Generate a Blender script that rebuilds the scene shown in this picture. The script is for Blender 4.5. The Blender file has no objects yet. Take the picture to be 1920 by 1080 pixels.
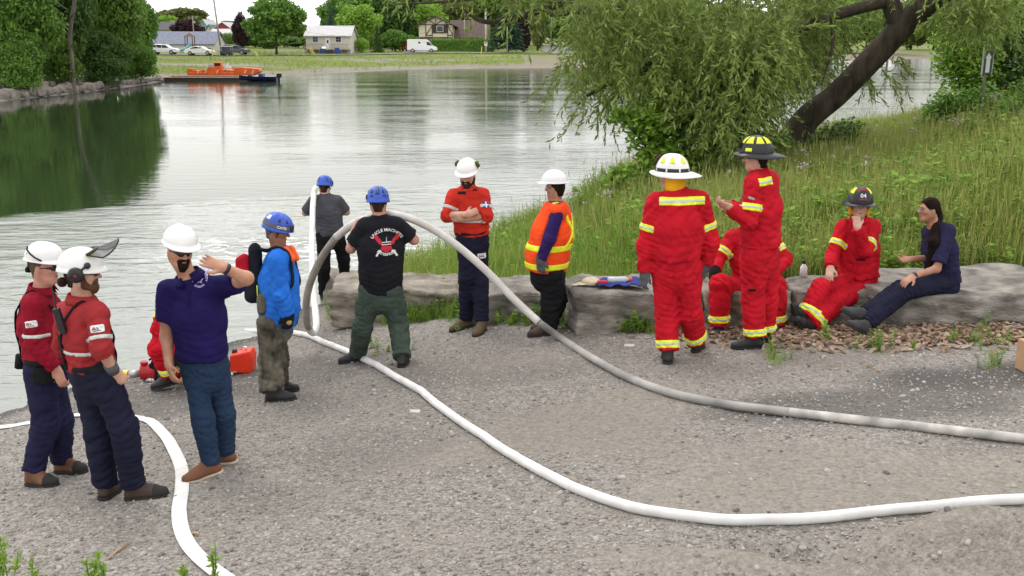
import bpy, math, random
import numpy as np
from mathutils import Vector
random.seed(7); RNG = np.random.default_rng(7)
SC = bpy.context.scene
COL = SC.collection
# ---------------------------------------------------------------- camera
FPX, HORIZ, CAMZ = 1867.0, 80.0, 3.7
PITCH = math.atan((540 - HORIZ) / FPX)
cam = bpy.data.cameras.new('camera'); cam.lens = 35.006; cam.sensor_width = 36; cam.clip_end = 4000
camo = bpy.data.objects.new('camera', cam); COL.objects.link(camo)
camo.location = (0, 0, CAMZ); camo.rotation_euler = (math.pi / 2 - PITCH, 0, 0)
SC.camera = camo
# ---------------------------------------------------------------- sky, sun, exposure
w = bpy.data.worlds.new('World'); SC.world = w; w.use_nodes = True
nt = w.node_tree; nt.nodes.clear()
SUN_EL, SUN_AZ = math.radians(60), math.radians(-35)
sky = nt.nodes.new('ShaderNodeTexSky'); sky.sky_type = 'NISHITA'; sky.sun_disc = False
sky.sun_elevation = SUN_EL; sky.sun_rotation = SUN_AZ; sky.dust_density = 3; sky.air_density = 1.2
sc1 = nt.nodes.new('ShaderNodeVectorMath'); sc1.operation = 'SCALE'; sc1.inputs['Scale'].default_value = 0.10
nt.links.new(sky.outputs[0], sc1.inputs[0])
tc = nt.nodes.new('ShaderNodeTexCoord'); mp = nt.nodes.new('ShaderNodeMapping'); mp.inputs['Scale'].default_value = (1.2, 1.2, 4)
nz = nt.nodes.new('ShaderNodeTexNoise'); nz.inputs['Scale'].default_value = 1.6; nz.inputs['Detail'].default_value = 5
nt.links.new(tc.outputs['Generated'], mp.inputs[0]); nt.links.new(mp.outputs[0], nz.inputs[0])
cr = nt.nodes.new('ShaderNodeValToRGB')          # the overcast cloud layer
cr.color_ramp.elements[0].position = .3; cr.color_ramp.elements[0].color = (.93, .935, .95, 1)
cr.color_ramp.elements[1].position = .7; cr.color_ramp.elements[1].color = (1.03, 1.0, .965, 1)
nt.links.new(nz.outputs[0], cr.inputs[0])
mx = nt.nodes.new('ShaderNodeMix'); mx.data_type = 'RGBA'; mx.inputs[0].default_value = .90
nt.links.new(sc1.outputs[0], mx.inputs[6]); nt.links.new(cr.outputs[0], mx.inputs[7])
bg = nt.nodes.new('ShaderNodeBackground'); bg.inputs[1].default_value = 1.55
nt.links.new(mx.outputs[2], bg.inputs[0])
wo = nt.nodes.new('ShaderNodeOutputWorld'); nt.links.new(bg.outputs[0], wo.inputs[0])
sl = bpy.data.lights.new('sun', 'SUN'); sl.energy = 1.0; sl.angle = math.radians(18); sl.color = (1, .96, .9)
so = bpy.data.objects.new('sun', sl); COL.objects.link(so)
so.rotation_euler = (math.pi / 2 - SUN_EL, 0, math.pi - SUN_AZ + math.pi * 0)
_d = Vector((math.sin(SUN_AZ) * math.cos(SUN_EL), math.cos(SUN_AZ) * math.cos(SUN_EL), math.sin(SUN_EL)))
so.rotation_euler = _d.to_track_quat('Z', 'Y').to_euler(); so.location = (0, 0, 60)
vs = SC.view_settings; vs.view_transform = 'Standard'; vs.look = 'None'; vs.exposure = 0.13; vs.gamma = 1
cy = SC.cycles; cy.max_bounces = 5; cy.diffuse_bounces = 2; cy.glossy_bounces = 3; cy.transmission_bounces = 3; cy.transparent_max_bounces = 6; cy.use_adaptive_sampling = True; cy.adaptive_threshold = .02
# ---------------------------------------------------------------- pixel helpers: a pixel's ray meets the plane y = Y
def ray(px, py):
    x, y = (px - 960) / FPX, (540 - py) / FPX
    c, s = math.cos(PITCH), math.sin(PITCH)
    return np.array([x, c + y * s, -s + y * c])
def at(px, py, Y):
    r = ray(px, py); return np.array([0, 0, CAMZ]) + r * (Y / r[1])
def unit(v):
    v = np.asarray(v, float); return v / (np.linalg.norm(v) + 1e-12)
UP = np.array([0, 0, 1.0])
# ---------------------------------------------------------------- materials
MATS = {}
def M(name, col, rough=.8, var=.18, scale=6, bump=.0, bscale=40, metal=0, spec=.4, col2=None, island=False, ridge=0, transl=0, sheen=0, stretch=(1, 1, 1), coat=0, bdist=.01):
    if name in MATS: return MATS[name]
    m = bpy.data.materials.new(name); m.use_nodes = True; MATS[name] = m
    n, l = m.node_tree.nodes, m.node_tree.links
    b = n['Principled BSDF']; b.inputs['Roughness'].default_value = rough; b.inputs['Metallic'].default_value = metal
    b.inputs['Specular IOR Level'].default_value = spec; b.inputs['Sheen Weight'].default_value = sheen; b.inputs['Coat Weight'].default_value = coat
    c = np.array(col[:3], float); c2 = np.array(col2 if col2 is not None else c * (1 - var * 1.6), float)
    t = n.new('ShaderNodeTexCoord'); mp = n.new('ShaderNodeMapping'); mp.inputs['Scale'].default_value = stretch
    l.new(t.outputs['Object'], mp.inputs[0])
    mixn = n.new('ShaderNodeMix'); mixn.data_type = 'RGBA'
    mixn.inputs[6].default_value = (*c2, 1); mixn.inputs[7].default_value = (*(np.clip(c * (1 + var), 0, 1)), 1)
    nz = n.new('ShaderNodeTexNoise'); nz.inputs['Scale'].default_value = scale; nz.inputs['Detail'].default_value = 4
    l.new(mp.outputs[0], nz.inputs['Vector'])
    if island:
        g = n.new('ShaderNodeNewGeometry'); a = n.new('ShaderNodeMath'); a.operation = 'MULTIPLY_ADD'
        a.inputs[1].default_value = .55; l.new(g.outputs['Random Per Island'], a.inputs[0])
        s2 = n.new('ShaderNodeMath'); s2.operation = 'MULTIPLY'; s2.inputs[1].default_value = .45; l.new(nz.outputs[0], s2.inputs[0])
        l.new(s2.outputs[0], a.inputs[2]); l.new(a.outputs[0], mixn.inputs[0])
    else:
        rp = n.new('ShaderNodeMapRange'); rp.inputs[1].default_value = .3; rp.inputs[2].default_value = .7
        l.new(nz.outputs[0], rp.inputs[0]); l.new(rp.outputs[0], mixn.inputs[0])
    l.new(mixn.outputs[2], b.inputs['Base Color'])
    if bump and ridge:                       # cloth: creased folds plus weave
        nr = n.new('ShaderNodeTexNoise'); nr.noise_type = 'RIDGED_MULTIFRACTAL'; nr.inputs['Scale'].default_value = ridge; nr.inputs['Detail'].default_value = 2; nr.inputs['Distortion'].default_value = .6
        l.new(mp.outputs[0], nr.inputs['Vector']); bp = n.new('ShaderNodeBump'); bp.inputs['Strength'].default_value = min(1, bump * 1.7); bp.inputs['Distance'].default_value = .028; bp.invert = True
        l.new(nr.outputs[0], bp.inputs['Height']); l.new(bp.outputs[0], b.inputs['Normal'])
    elif bump:
        nb = n.new('ShaderNodeTexNoise'); nb.inputs['Scale'].default_value = bscale; nb.inputs['Detail'].default_value = 5
        l.new(mp.outputs[0], nb.inputs['Vector'])
        bp = n.new('ShaderNodeBump'); bp.inputs['Strength'].default_value = bump; bp.inputs['Distance'].default_value = bdist
        l.new(nb.outputs[0], bp.inputs['Height']); l.new(bp.outputs[0], b.inputs['Normal'])
    if transl:
        tr = n.new('ShaderNodeBsdfTranslucent'); l.new(mixn.outputs[2], tr.inputs[0])
        ms = n.new('ShaderNodeMixShader'); ms.inputs[0].default_value = transl
        l.new(b.outputs[0], ms.inputs[1]); l.new(tr.outputs[0], ms.inputs[2]); l.new(ms.outputs[0], n['Material Output'].inputs[0])
    return m
# ---------------------------------------------------------------- object helpers
def mesh(name, v, f, smooth=False):
    me = bpy.data.meshes.new(name); v = np.asarray(v, np.float32)
    if isinstance(f, np.ndarray):
        k = f.shape[1]; nf = len(f)
        me.vertices.add(len(v)); me.vertices.foreach_set('co', v.ravel())
        me.loops.add(nf * k); me.loops.foreach_set('vertex_index', f.astype(np.int32).ravel())
        me.polygons.add(nf); me.polygons.foreach_set('loop_start', np.arange(0, nf * k, k, dtype=np.int32))
        me.update(calc_edges=True); me.validate()
    else:
        me.from_pydata(v.tolist(), [], [list(map(int, q)) for q in f]); me.update()
    if smooth: me.polygons.foreach_set('use_smooth', np.ones(len(me.polygons), bool))
    return me
def obj(name, me, m=None, parent=None, loc=None):
    o = bpy.data.objects.new(name, me); COL.objects.link(o)
    if m is not None and me is not None and len(me.materials) == 0: me.materials.append(m)
    if parent is not None: o.parent = parent
    if loc is not None: o.location = tuple(map(float, loc))
    return o
def tag(o, label, cat, group=None):
    o['label'] = label; o['category'] = cat
    if group: o['group'] = group
    return o
def thing(name, label, cat, loc=(0, 0, 0), group=None, rotz=0):
    o = bpy.data.objects.new(name, None); COL.objects.link(o); o.location = tuple(map(float, loc)); o.rotation_euler = (0, 0, rotz)
    o.empty_display_size = .2
    return tag(o, label, cat, group)
def kind(o, k): o['kind'] = k; return o
class MB:                                   # collects boxes, prisms and tubes into one mesh
    def __init__(s): s.v = []; s.f = []
    def add(s, v, f):
        n = len(s.v); s.v += [tuple(map(float, p)) for p in v]; s.f += [tuple(int(i) + n for i in q) for q in f]; return s
    def box(s, lo, hi, bev=0):
        (a, b, c), (d, e, g) = lo, hi
        return s.add([(a, b, c), (d, b, c), (d, e, c), (a, e, c), (a, b, g), (d, b, g), (d, e, g), (a, e, g)],
                     [(0, 3, 2, 1), (4, 5, 6, 7), (0, 1, 5, 4), (1, 2, 6, 5), (2, 3, 7, 6), (3, 0, 4, 7)])
    def beam(s, p, q, r, r2=None, n=4):
        v, f = tube([p, q], [r, r2 or r], n); return s.add(v, f)
    def tube(s, pts, rad, n=8, flat=1, side=None): v, f = tube(pts, rad, n, flat, side); return s.add(v, f)
    def prism(s, poly, y0, y1):              # polygon in x,z extruded along y
        n = len(poly); v = [(x, y0, z) for x, z in poly] + [(x, y1, z) for x, z in poly]
        return s.add(v, [tuple(range(n)), tuple(range(2 * n - 1, n - 1, -1))] + [((i + 1) % n, i, i + n, (i + 1) % n + n) for i in range(n)])
    def build(s, name, m, parent=None, smooth=False, loc=None, bevel=0):
        o = obj(name, mesh(name, s.v, s.f, smooth), m, parent, loc)
        if bevel:
            b = o.modifiers.new('bevel', 'BEVEL'); b.width = bevel; b.segments = 2; b.limit_method = 'ANGLE'
        return o
def tube(pts, rad, n=8, flat=1.0, side=None, caps=True):
    P = np.array(pts, float); k = len(P); rad = np.broadcast_to(np.asarray(rad, float), (k,))
    T = np.gradient(P, axis=0) if k > 2 else np.repeat([P[1] - P[0]], 2, 0)
    T /= np.linalg.norm(T, axis=1)[:, None] + 1e-12
    u = np.cross(T[0], side if side is not None else (UP if abs(T[0][2]) < .9 else np.array([1., 0, 0]))); u = unit(u)
    v = []; th = np.arange(n) * 2 * math.pi / n + (math.pi / 4 if n == 4 else 0)
    for i in range(k):
        if side is not None: u = unit(np.cross(T[i], side))
        else: u = unit(u - T[i] * u.dot(T[i]))
        ww = np.cross(T[i], u)
        for a in th: v.append(P[i] + rad[i] * (math.cos(a) * u + flat * math.sin(a) * ww))
    f = [(i * n + j, i * n + (j + 1) % n, (i + 1) * n + (j + 1) % n, (i + 1) * n + j) for i in range(k - 1) for j in range(n)]
    if caps: f += [tuple(range(n - 1, -1, -1)), tuple(range((k - 1) * n, k * n))]
    return v, f
def spline(pts, m=12):
    P = np.array(pts, float); P = np.vstack([2 * P[0] - P[1], P, 2 * P[-1] - P[-2]]); out = []
    for i in range(1, len(P) - 2):
        for t in np.arange(m) / m:
            a, b, c, d = P[i - 1], P[i], P[i + 1], P[i + 2]
            out.append(.5 * (2 * b + (c - a) * t + (2 * a - 5 * b + 4 * c - d) * t * t + (3 * b - a - 3 * c + d) * t ** 3))
    out.append(P[-2]); return np.array(out)
def copy_tree(o, parent=None):
    c = o.copy(); COL.objects.link(c)
    if parent is not None: c.parent = parent
    for ch in list(o.children): copy_tree(ch, c)
    return c
def scatter(name, pts, rot, scl, idx, protos, label, cat, m=None):
    """one object of uncountable stuff: geometry nodes put a prototype on every point"""
    me = bpy.data.meshes.new(name); n = len(pts); me.vertices.add(n); me.vertices.foreach_set('co', np.asarray(pts, np.float32).ravel())
    a = me.attributes.new('rot', 'FLOAT_VECTOR', 'POINT'); a.data.foreach_set('vector', np.asarray(rot, np.float32).ravel())
    a = me.attributes.new('scl', 'FLOAT', 'POINT'); a.data.foreach_set('value', np.asarray(scl, np.float32).ravel())
    a = me.attributes.new('pick', 'INT', 'POINT'); a.data.foreach_set('value', np.asarray(idx, np.int32).ravel())
    c = bpy.data.collections.new(name + '_pieces')
    for i, (pm, mt) in enumerate(protos):
        if len(pm.materials) == 0: pm.materials.append(mt)
        p = bpy.data.objects.new('%s_piece_%02d' % (name, i), pm); c.objects.link(p)
    o = obj(name, me)
    g = bpy.data.node_groups.new(name, 'GeometryNodeTree')
    g.interface.new_socket('Geometry', in_out='INPUT', socket_type='NodeSocketGeometry'); g.interface.new_socket('Geometry', in_out='OUTPUT', socket_type='NodeSocketGeometry')
    N, L = g.nodes, g.links; gi = N.new('NodeGroupInput'); go = N.new('NodeGroupOutput')
    ip = N.new('GeometryNodeInstanceOnPoints'); ci = N.new('GeometryNodeCollectionInfo')
    ci.inputs[0].default_value = c; ci.inputs['Separate Children'].default_value = True; ci.inputs['Reset Children'].default_value = True
    def na(nm, ty):
        q = N.new('GeometryNodeInputNamedAttribute'); q.data_type = ty; q.inputs[0].default_value = nm; return q.outputs[0]
    mp_ = N.new('GeometryNodeMeshToPoints'); L.new(gi.outputs[0], mp_.inputs[0]); L.new(mp_.outputs[0], ip.inputs['Points'])
    L.new(ci.outputs[0], ip.inputs['Instance']); ip.inputs['Pick Instance'].default_value = True
    L.new(na('pick', 'INT'), ip.inputs['Instance Index']); L.new(na('rot', 'FLOAT_VECTOR'), ip.inputs['Rotation']); L.new(na('scl', 'FLOAT'), ip.inputs['Scale'])
    L.new(ip.outputs[0], go.inputs[0])
    md = o.modifiers.new('scatter', 'NODES'); md.node_group = g
    tag(o, label, cat); kind(o, 'stuff'); return o
def vnoise(x, y, seed=0):                   # cheap smooth 2-D noise, about -1..1
    r = np.random.default_rng(seed); s = 0
    for i in range(5):
        a, b, p = r.normal(size=2), r.normal(size=2), r.uniform(0, 6.3, 2)
        s = s + np.sin(a[0] * x + a[1] * y + p[0] + 1.3 * np.sin(b[0] * x * .7 + b[1] * y * .7 + p[1]))
    return s / 3.2
# ================================================================ the land and the water (z = 0 is the water level)
LAKE = np.array([(-5.3, 9.6), (-4.2, 11), (-3.6, 12.2), (-3.0, 13.5), (-2.6, 14.5), (-1.5, 16.3), (.6, 20.5), (3.5, 26.7), (9, 34), (17, 43.5), (40, 62), (80, 90), (160, 180),
    (150, 245), (100, 245), (60, 200), (30, 168), (10, 153), (-4.8, 151), (-16, 140), (-22, 128), (-27, 116), (-30, 110), (-35, 104), (-33.7, 94), (-33, 81), (-33.3, 65.7), (-36, 50), (-50, 20), (-60, -12), (-25, -12), (-12, 0), (-7.2, 7.0)])
def lake_sd(x, y):                          # > 0 on land, metres to the shore
    x = np.asarray(x, float); y = np.asarray(y, float); d = np.full(np.broadcast(x, y).shape, 1e9); ins = np.zeros(d.shape, bool)
    n = len(LAKE)
    for i in range(n):
        (ax, ay), (bx, by) = LAKE[i], LAKE[(i + 1) % n]; ex, ey = bx - ax, by - ay
        t = np.clip(((x - ax) * ex + (y - ay) * ey) / (ex * ex + ey * ey), 0, 1)
        d = np.minimum(d, np.hypot(x - ax - t * ex, y - ay - t * ey))
        c = ((ay > y) != (by > y)) & (x < ex * (y - ay) / (ey if ey else 1e-9) + ax); ins ^= c
    return np.where(ins, -d, d)
def sstep(a, b, x): t = np.clip((x - a) / (b - a), 0, 1); return t * t * (3 - 2 * t)
RUTS = [(1470, 1003, .40, .10, -.12), (1560, 1028, .30, .12, -.15), (1640, 1056, .22, .14, -.16), (1830, 1030, .58, .24, .30), (1330, 1045, .8, .2, .10), (1500, 925, 1.1, .25, .03), (1100, 1040, .8, .3, .02)]
def terr(x, y, detail=True):
    x = np.asarray(x, float); y = np.asarray(y, float); s = lake_sd(x, y)
    if detail: s = s + np.where(y < 40, .16 * vnoise(x * 2.2, y * 2.2, 12) + .07 * vnoise(x * 7, y * 7, 13), 0)
    near = 1.15 * np.tanh(s / 6)
    near = near + .25 * np.maximum(0, x - .40 * y + .4) * sstep(11.2, 12.6, y) * sstep(0, 4, s)
    near = near + .0 * x
    if detail:
        near = near + .018 * vnoise(x * 1.1, y * 1.1, 3) * sstep(.2, 2, s) + .006 * vnoise(x * 4, y * 4, 4) * sstep(.1, 1, s)
        for X0, Y0, rx, ry, h in RUTW:
            near = near + h * np.exp(-((x - X0) / rx) ** 2 - ((y - Y0) / ry) ** 2)
    far = 1.65 * np.tanh(s / 25) + .012 * np.maximum(s - 40, 0) + 1.3 * np.tanh(np.maximum(s, 0) / 4) * (x < -31) * sstep(106, 92, y)
    z = np.where(y > 62, far, np.where(x < -20, 1.8 * np.tanh(s / 4), near))
    return np.where(s < 0, np.maximum(.165 * s, -1.6), z)
RUTW = []
for (px, py, rx, ry, h) in RUTS:
    r = ray(px, py); t = (1.08 - CAMZ) / r[2]; p = np.array([0, 0, CAMZ]) + r * t; RUTW.append((p[0], p[1], rx, ry, h))
def gh(px, py, lo=3.5, hi=60):              # where a pixel's ray meets the ground
    r = ray(px, py); kx, kz = r[0] / r[1], r[2] / r[1]
    for _ in range(3):
        Y = np.geomspace(lo, hi, 48); k = max(1, int(np.argmax(CAMZ + kz * Y < terr(kx * Y, Y)))); lo, hi = Y[k - 1], Y[k]
    return np.array([kx * hi, hi, float(terr(kx * hi, hi))])
def gz(p): return float(terr(p[0], p[1]))
def lines(segs):
    o = []
    for a, b, st in segs: o += list(np.arange(a, b, st))
    o.append(segs[-1][1]); return np.array(o)
gx = lines([(-900, -100, 40), (-100, -40, 4), (-40, -10, 1.2), (-10, -6.5, .3), (-6.5, 7, .1), (7, 20, .5), (20, 110, 3), (110, 900, 40)])
gy = lines([(-60, 0, 6), (0, 3.6, .4), (3.6, 13, .1), (13, 30, .4), (30, 60, 1.5), (60, 260, 2.5), (260, 400, 14), (400, 2000, 100)])
GX, GY = np.meshgrid(gx, gy); GZ = terr(GX, GY)
def terr(x, y):                             # from here on: height of the ground mesh itself
    x = np.asarray(x, float); y = np.asarray(y, float); i = np.clip(np.searchsorted(gx, x) - 1, 0, len(gx) - 2); j = np.clip(np.searchsorted(gy, y) - 1, 0, len(gy) - 2)
    u = np.clip((x - gx[i]) / (gx[i + 1] - gx[i]), 0, 1); v = np.clip((y - gy[j]) / (gy[j + 1] - gy[j]), 0, 1)
    return GZ[j, i] * (1 - u) * (1 - v) + GZ[j, i + 1] * u * (1 - v) + GZ[j + 1, i] * (1 - u) * v + GZ[j + 1, i + 1] * u * v
ny_, nx_ = GX.shape; I = np.arange(ny_ * nx_).reshape(ny_, nx_)
GF = np.stack([I[:-1, :-1], I[:-1, 1:], I[1:, 1:], I[1:, :-1]], -1).reshape(-1, 4)
def grid_at(A, x, y):                       # value of a ground-grid array at points
    i = np.clip(np.searchsorted(gx, x) - 1, 0, len(gx) - 2); j = np.clip(np.searchsorted(gy, y) - 1, 0, len(gy) - 2); return A[j, i]
def nodes_of(m): return m.node_tree.nodes, m.node_tree.links
def ground_mat():
    m = bpy.data.materials.new('ground_gravel_and_grass'); m.use_nodes = True; n, l = nodes_of(m); b = n['Principled BSDF']
    b.inputs['Roughness'].default_value = .95; b.inputs['Specular IOR Level'].default_value = .15
    g = n.new('ShaderNodeTexCoord'); P = g.outputs['Object']
    def noise(sc, det=4, dim=None):
        q = n.new('ShaderNodeTexNoise'); q.inputs['Scale'].default_value = sc; q.inputs['Detail'].default_value = det; l.new(P, q.inputs[0]); return q.outputs[0]
    def vor(sc):
        q = n.new('ShaderNodeTexVoronoi'); q.inputs['Scale'].default_value = sc; l.new(P, q.inputs[0]); return q
    def ramp(inp, *st):
        q = n.new('ShaderNodeValToRGB'); e = q.color_ramp.elements
        while len(e) < len(st): e.new(.5)
        for i, (p, c) in enumerate(st): e[i].position = p; e[i].color = (*c, 1) if len(c) == 3 else c
        l.new(inp, q.inputs[0]); return q.outputs[0]
    def mix(f, a, b_, mode='MIX'):
        q = n.new('ShaderNodeMix'); q.data_type = 'RGBA'; q.blend_type = mode
        for s, v in ((0, f), (6, a), (7, b_)):
            if isinstance(v, (int, float)): q.inputs[s].default_value = v
            elif isinstance(v, tuple): q.inputs[s].default_value = (*v, 1)
            else: l.new(v, q.inputs[s])
        return q.outputs[2]
    def math_(op, a, b_=None, c=None):
        q = n.new('ShaderNodeMath'); q.operation = op; q.use_clamp = False
        for i, v in enumerate((a, b_, c)):
            if v is None: continue
            if isinstance(v, (int, float)): q.inputs[i].default_value = v
            else: l.new(v, q.inputs[i])
        return q.outputs[0]
    v1, v2 = vor(62), vor(30)
    sep = n.new('ShaderNodeSeparateColor'); l.new(v1.outputs['Color'], sep.inputs[0])
    sep2 = n.new('ShaderNodeSeparateColor'); l.new(v2.outputs['Color'], sep2.inputs[0])
    stone = ramp(sep.outputs[0], (0, (.14, .129, .117)), (.45, (.25, .232, .209)), (.8, (.32, .296, .267)), (1, (.43, .40, .365)))
    stone2 = ramp(sep2.outputs[1], (0, (.17, .158, .147)), (.6, (.27, .25, .228)), (1, (.40, .37, .335)))
    gravel = mix(.4, stone, stone2)
    def attr(nm):
        q = n.new('ShaderNodeAttribute'); q.attribute_name = nm; return q.outputs['Fac']
    fine = noise(26, 4); dirt = ramp(fine, (.3, (.19, .168, .143)), (.7, (.35, .312, .266)))
    dmul = math_('MULTIPLY', attr('dirt'), .68); c1 = mix(dmul, gravel, dirt)
    tn = n.new('ShaderNodeVectorMath'); tn.operation = 'SCALE'; l.new(c1, tn.inputs[0]); l.new(attr('tint'), tn.inputs['Scale']); c1 = tn.outputs[0]
    c1 = mix(attr('damp'), c1, (.075, .073, .072))
    med = noise(1.7, 4)
    gr = ramp(med, (.3, (.07, .11, .022)), (.5, (.15, .20, .04)), (.72, (.27, .28, .07)))
    c2 = mix(attr('green'), c1, gr)
    c2 = mix(attr('strand'), c2, ramp(fine, (.3, (.17, .15, .12)), (.7, (.32, .27, .21))))
    l.new(c2, b.inputs['Base Color'])
    h = math_('ADD', math_('MULTIPLY', v1.outputs['Distance'], -.9), math_('MULTIPLY', v2.outputs['Distance'], -.9))
    bp = n.new('ShaderNodeBump'); bp.inputs['Strength'].default_value = .6; bp.inputs['Distance'].default_value = .016
    l.new(h, bp.inputs['Height']); l.new(bp.outputs[0], b.inputs['Normal']); return m
gme = mesh('ground', np.stack([GX, GY, GZ], -1).reshape(-1, 3), GF, True)
sd = lake_sd(GX, GY)
green = sstep(11.3, 12.4, GY) * sstep(-2.6, -1.6, GX + .12 * (GY - 12)) * sstep(0, .5, sd)
green = np.where((GY > 60) | (GX < -20), sstep(2, 8, sd) * (.68 + .28 * vnoise(GX * .16, GY * .4, 33)), green)
strand = np.where((GY > 118) & (GX > -30), sstep(.3, 1.5, sd) * sstep(6, 3, sd + 2.0 * vnoise(GX * .2, GY * .2, 9)), 0) * .8
strand = np.maximum(strand, np.where((GY > 140) & (GX > 2), sstep(34, 20, sd + 6 * vnoise(GX * .1, GY * .1, 19)), 0) * .75)
vn = lambda k, s, *o: sum(vnoise(GX * k * f_, GY * k * f_, s + i) / f_ for i, f_ in enumerate(o))
green = sstep(.35, .65, green + .22 * vn(1.4, 40, 1, 2.3))
dirt = np.maximum(.95 * np.clip(sum(np.exp(-((GX - X0) / (rx * 1.1)) ** 2 - ((GY - Y0) / (ry * 1.2)) ** 2) * (h > .05) for X0, Y0, rx, ry, h in RUTW), 0, 1), 0) + 0 * GX; dirt = np.maximum(dirt, .9 * sstep(-.15, .55, .55 * vnoise(GX * .5 + .3 * GY, GY * 2.6 - .25 * GX, 44) + .6 *  vn(.8, 50, 1, 2.1, 4.3) + .25 * (GX - .5) * .3))
tint = .99 + .12 * vn(.45, 60, 1, 2, 4) 
wob = vn(2.0, 70, 1, 2.2, 4.1); damp = 0 * GX
for (cx, cy, rx, ry, amt) in [(4.3, 7.75, 1.5, .45, .85), (2.9, 7.2, 1.6, .40, .6), (-2.6, 9.6, 1.2, .9, .5), (-3.6, 9.3, 1.3, 1.0, .5), (-1.0, 6.9, .7, .5, .22), (3.8, 6.4, 1.2, .3, .25), (-.3, 8.6, 1.0, .35, .25)]:
    damp = np.maximum(damp, amt * sstep(1.3, .2, ((GX - cx) / rx) ** 2 + ((GY - cy) / ry) ** 2 + .45 * wob))
damp = np.maximum(damp, .85 * sstep(.16, .02, GZ + .03 * wob) * (GY < 40))
for nm, arr in (('green', green), ('strand', strand), ('dirt', dirt), ('tint', tint), ('damp', damp)):
    a = gme.attributes.new(nm, 'FLOAT', 'POINT'); a.data.foreach_set('value', arr.astype(np.float32).ravel())
kind(obj('ground', gme, ground_mat()), 'structure')
# ---- water
def water_mat():
    m = bpy.data.materials.new('lake_water'); m.use_nodes = True; n, l = nodes_of(m); b = n['Principled BSDF']
    t = n.new('ShaderNodeTexCoord'); sx = n.new('ShaderNodeSeparateXYZ'); l.new(t.outputs['Object'], sx.inputs[0])
    def nz(scale, stretch, det=3, dist=0):
        mp = n.new('ShaderNodeMapping'); mp.inputs['Scale'].default_value = stretch; mp.inputs['Rotation'].default_value = (0, 0, .06)
        l.new(t.outputs['Object'], mp.inputs[0]); q = n.new('ShaderNodeTexNoise'); q.inputs['Scale'].default_value = scale; q.inputs['Detail'].default_value = det
        q.inputs['Distortion'].default_value = dist; l.new(mp.outputs[0], q.inputs[0]); return q.outputs[0]
    def mth(op, a, c=None, d=None):
        q = n.new('ShaderNodeMath'); q.operation = op
        for i, v in enumerate((a, c, d)):
            if v is None: continue
            if isinstance(v, (int, float)): q.inputs[i].default_value = v
            else: l.new(v, q.inputs[i])
        return q.outputs[0]
    def rng(v, a, c, o0=0, o1=1):
        q = n.new('ShaderNodeMapRange'); q.inputs[1].default_value = a; q.inputs[2].default_value = c; q.inputs[3].default_value = o0; q.inputs[4].default_value = o1; l.new(v, q.inputs[0]); return q.outputs[0]
    X, Y = sx.outputs[0], sx.outputs[1]
    # stirred, silty plume near the shore: its rim runs obliquely out over the lake
    rim = mth('SUBTRACT', mth('ADD', mth('MULTIPLY', X, .60), 28.2), Y)
    rim = mth('ADD', rim, mth('MULTIPLY', mth('SUBTRACT', nz(.5, (1, 1, 1), 4), .5), 2.2))
    plume = mth('MULTIPLY', rng(rim, -.25, .35), 1.0)
    foam_area = None
    for (cx, cy, rx, ry) in [(-4.4, 17.6, 2.4, 2.2), (-1.7, 17.6, 2.0, 2.0)]:
        ax = mth('MULTIPLY', mth('SUBTRACT', X, cx), 1 / rx); ay = mth('MULTIPLY', mth('SUBTRACT', Y, cy), 1 / ry)
        k = rng(mth('ADD', mth('MULTIPLY', ax, ax), mth('MULTIPLY', ay, ay)), 1.1, 0)
        foam_area = k if foam_area is None else mth('MAXIMUM', foam_area, k)
    fo = mth('MULTIPLY', foam_area, rng(nz(2.6, (1, 1.6, 1), 8, 1.2), .50, .62))
    mxc = n.new('ShaderNodeMix'); mxc.data_type = 'RGBA'; mxc.inputs[6].default_value = (.025, .042, .018, 1); mxc.inputs[7].default_value = (.26, .28, .25, 1); l.new(plume, mxc.inputs[0])
    mxf = n.new('ShaderNodeMix'); mxf.data_type = 'RGBA'; mxf.inputs[7].default_value = (.82, .83, .83, 1); l.new(fo, mxf.inputs[0]); l.new(mxc.outputs[2], mxf.inputs[6])
    l.new(mxf.outputs[2], b.inputs['Base Color'])
    b.inputs['IOR'].default_value = 1.33
    l.new(mth('ADD', mth('MULTIPLY', plume, .05), mth('ADD', mth('MULTIPLY', fo, .5), mth('ADD', mth('MULTIPLY', rng(mth('ADD', X, mth('MULTIPLY', Y, .33)), -2, 9), .045), .03))), b.inputs['Roughness'])
    calm = rng(nz(.06, (1, 3.5, 1), 3), .42, .6)
    h1 = nz(1.1, (1, 2.6, 1), 4, .4); h2 = nz(4.5, (1, 2.2, 1), 3, .3); h3 = nz(.42, (1, 3, 1), 2)
    amp = mth('ADD', mth('MULTIPLY', calm, .35), .18)
    hn = mth('ADD', mth('MULTIPLY', h1, .6), mth('ADD', mth('MULTIPLY', h2, .14), mth('MULTIPLY', h3, .6)))
    near = mth('ADD', mth('MULTIPLY', plume, 1.3), mth('ADD', mth('MULTIPLY', amp, rng(mth('ADD', X, mth('MULTIPLY', Y, .33)), -2, 9, .45, 1.6)), mth('MULTIPLY', foam_area, 1.3)))
    hh = mth('MULTIPLY', mth('SUBTRACT', hn, .67), near)
    bp = n.new('ShaderNodeBump'); bp.inputs['Strength'].default_value = .5; bp.inputs['Distance'].default_value = .07
    l.new(hh, bp.inputs['Height']); l.new(bp.outputs[0], b.inputs['Normal']); return m
wx = np.array([-140, -60, -30, 0, 30, 80, 200.]); wy = np.array([-20, 5, 12, 20, 60, 120, 270.])
WX, WY = np.meshgrid(wx, wy); I2 = np.arange(49).reshape(7, 7)
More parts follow.
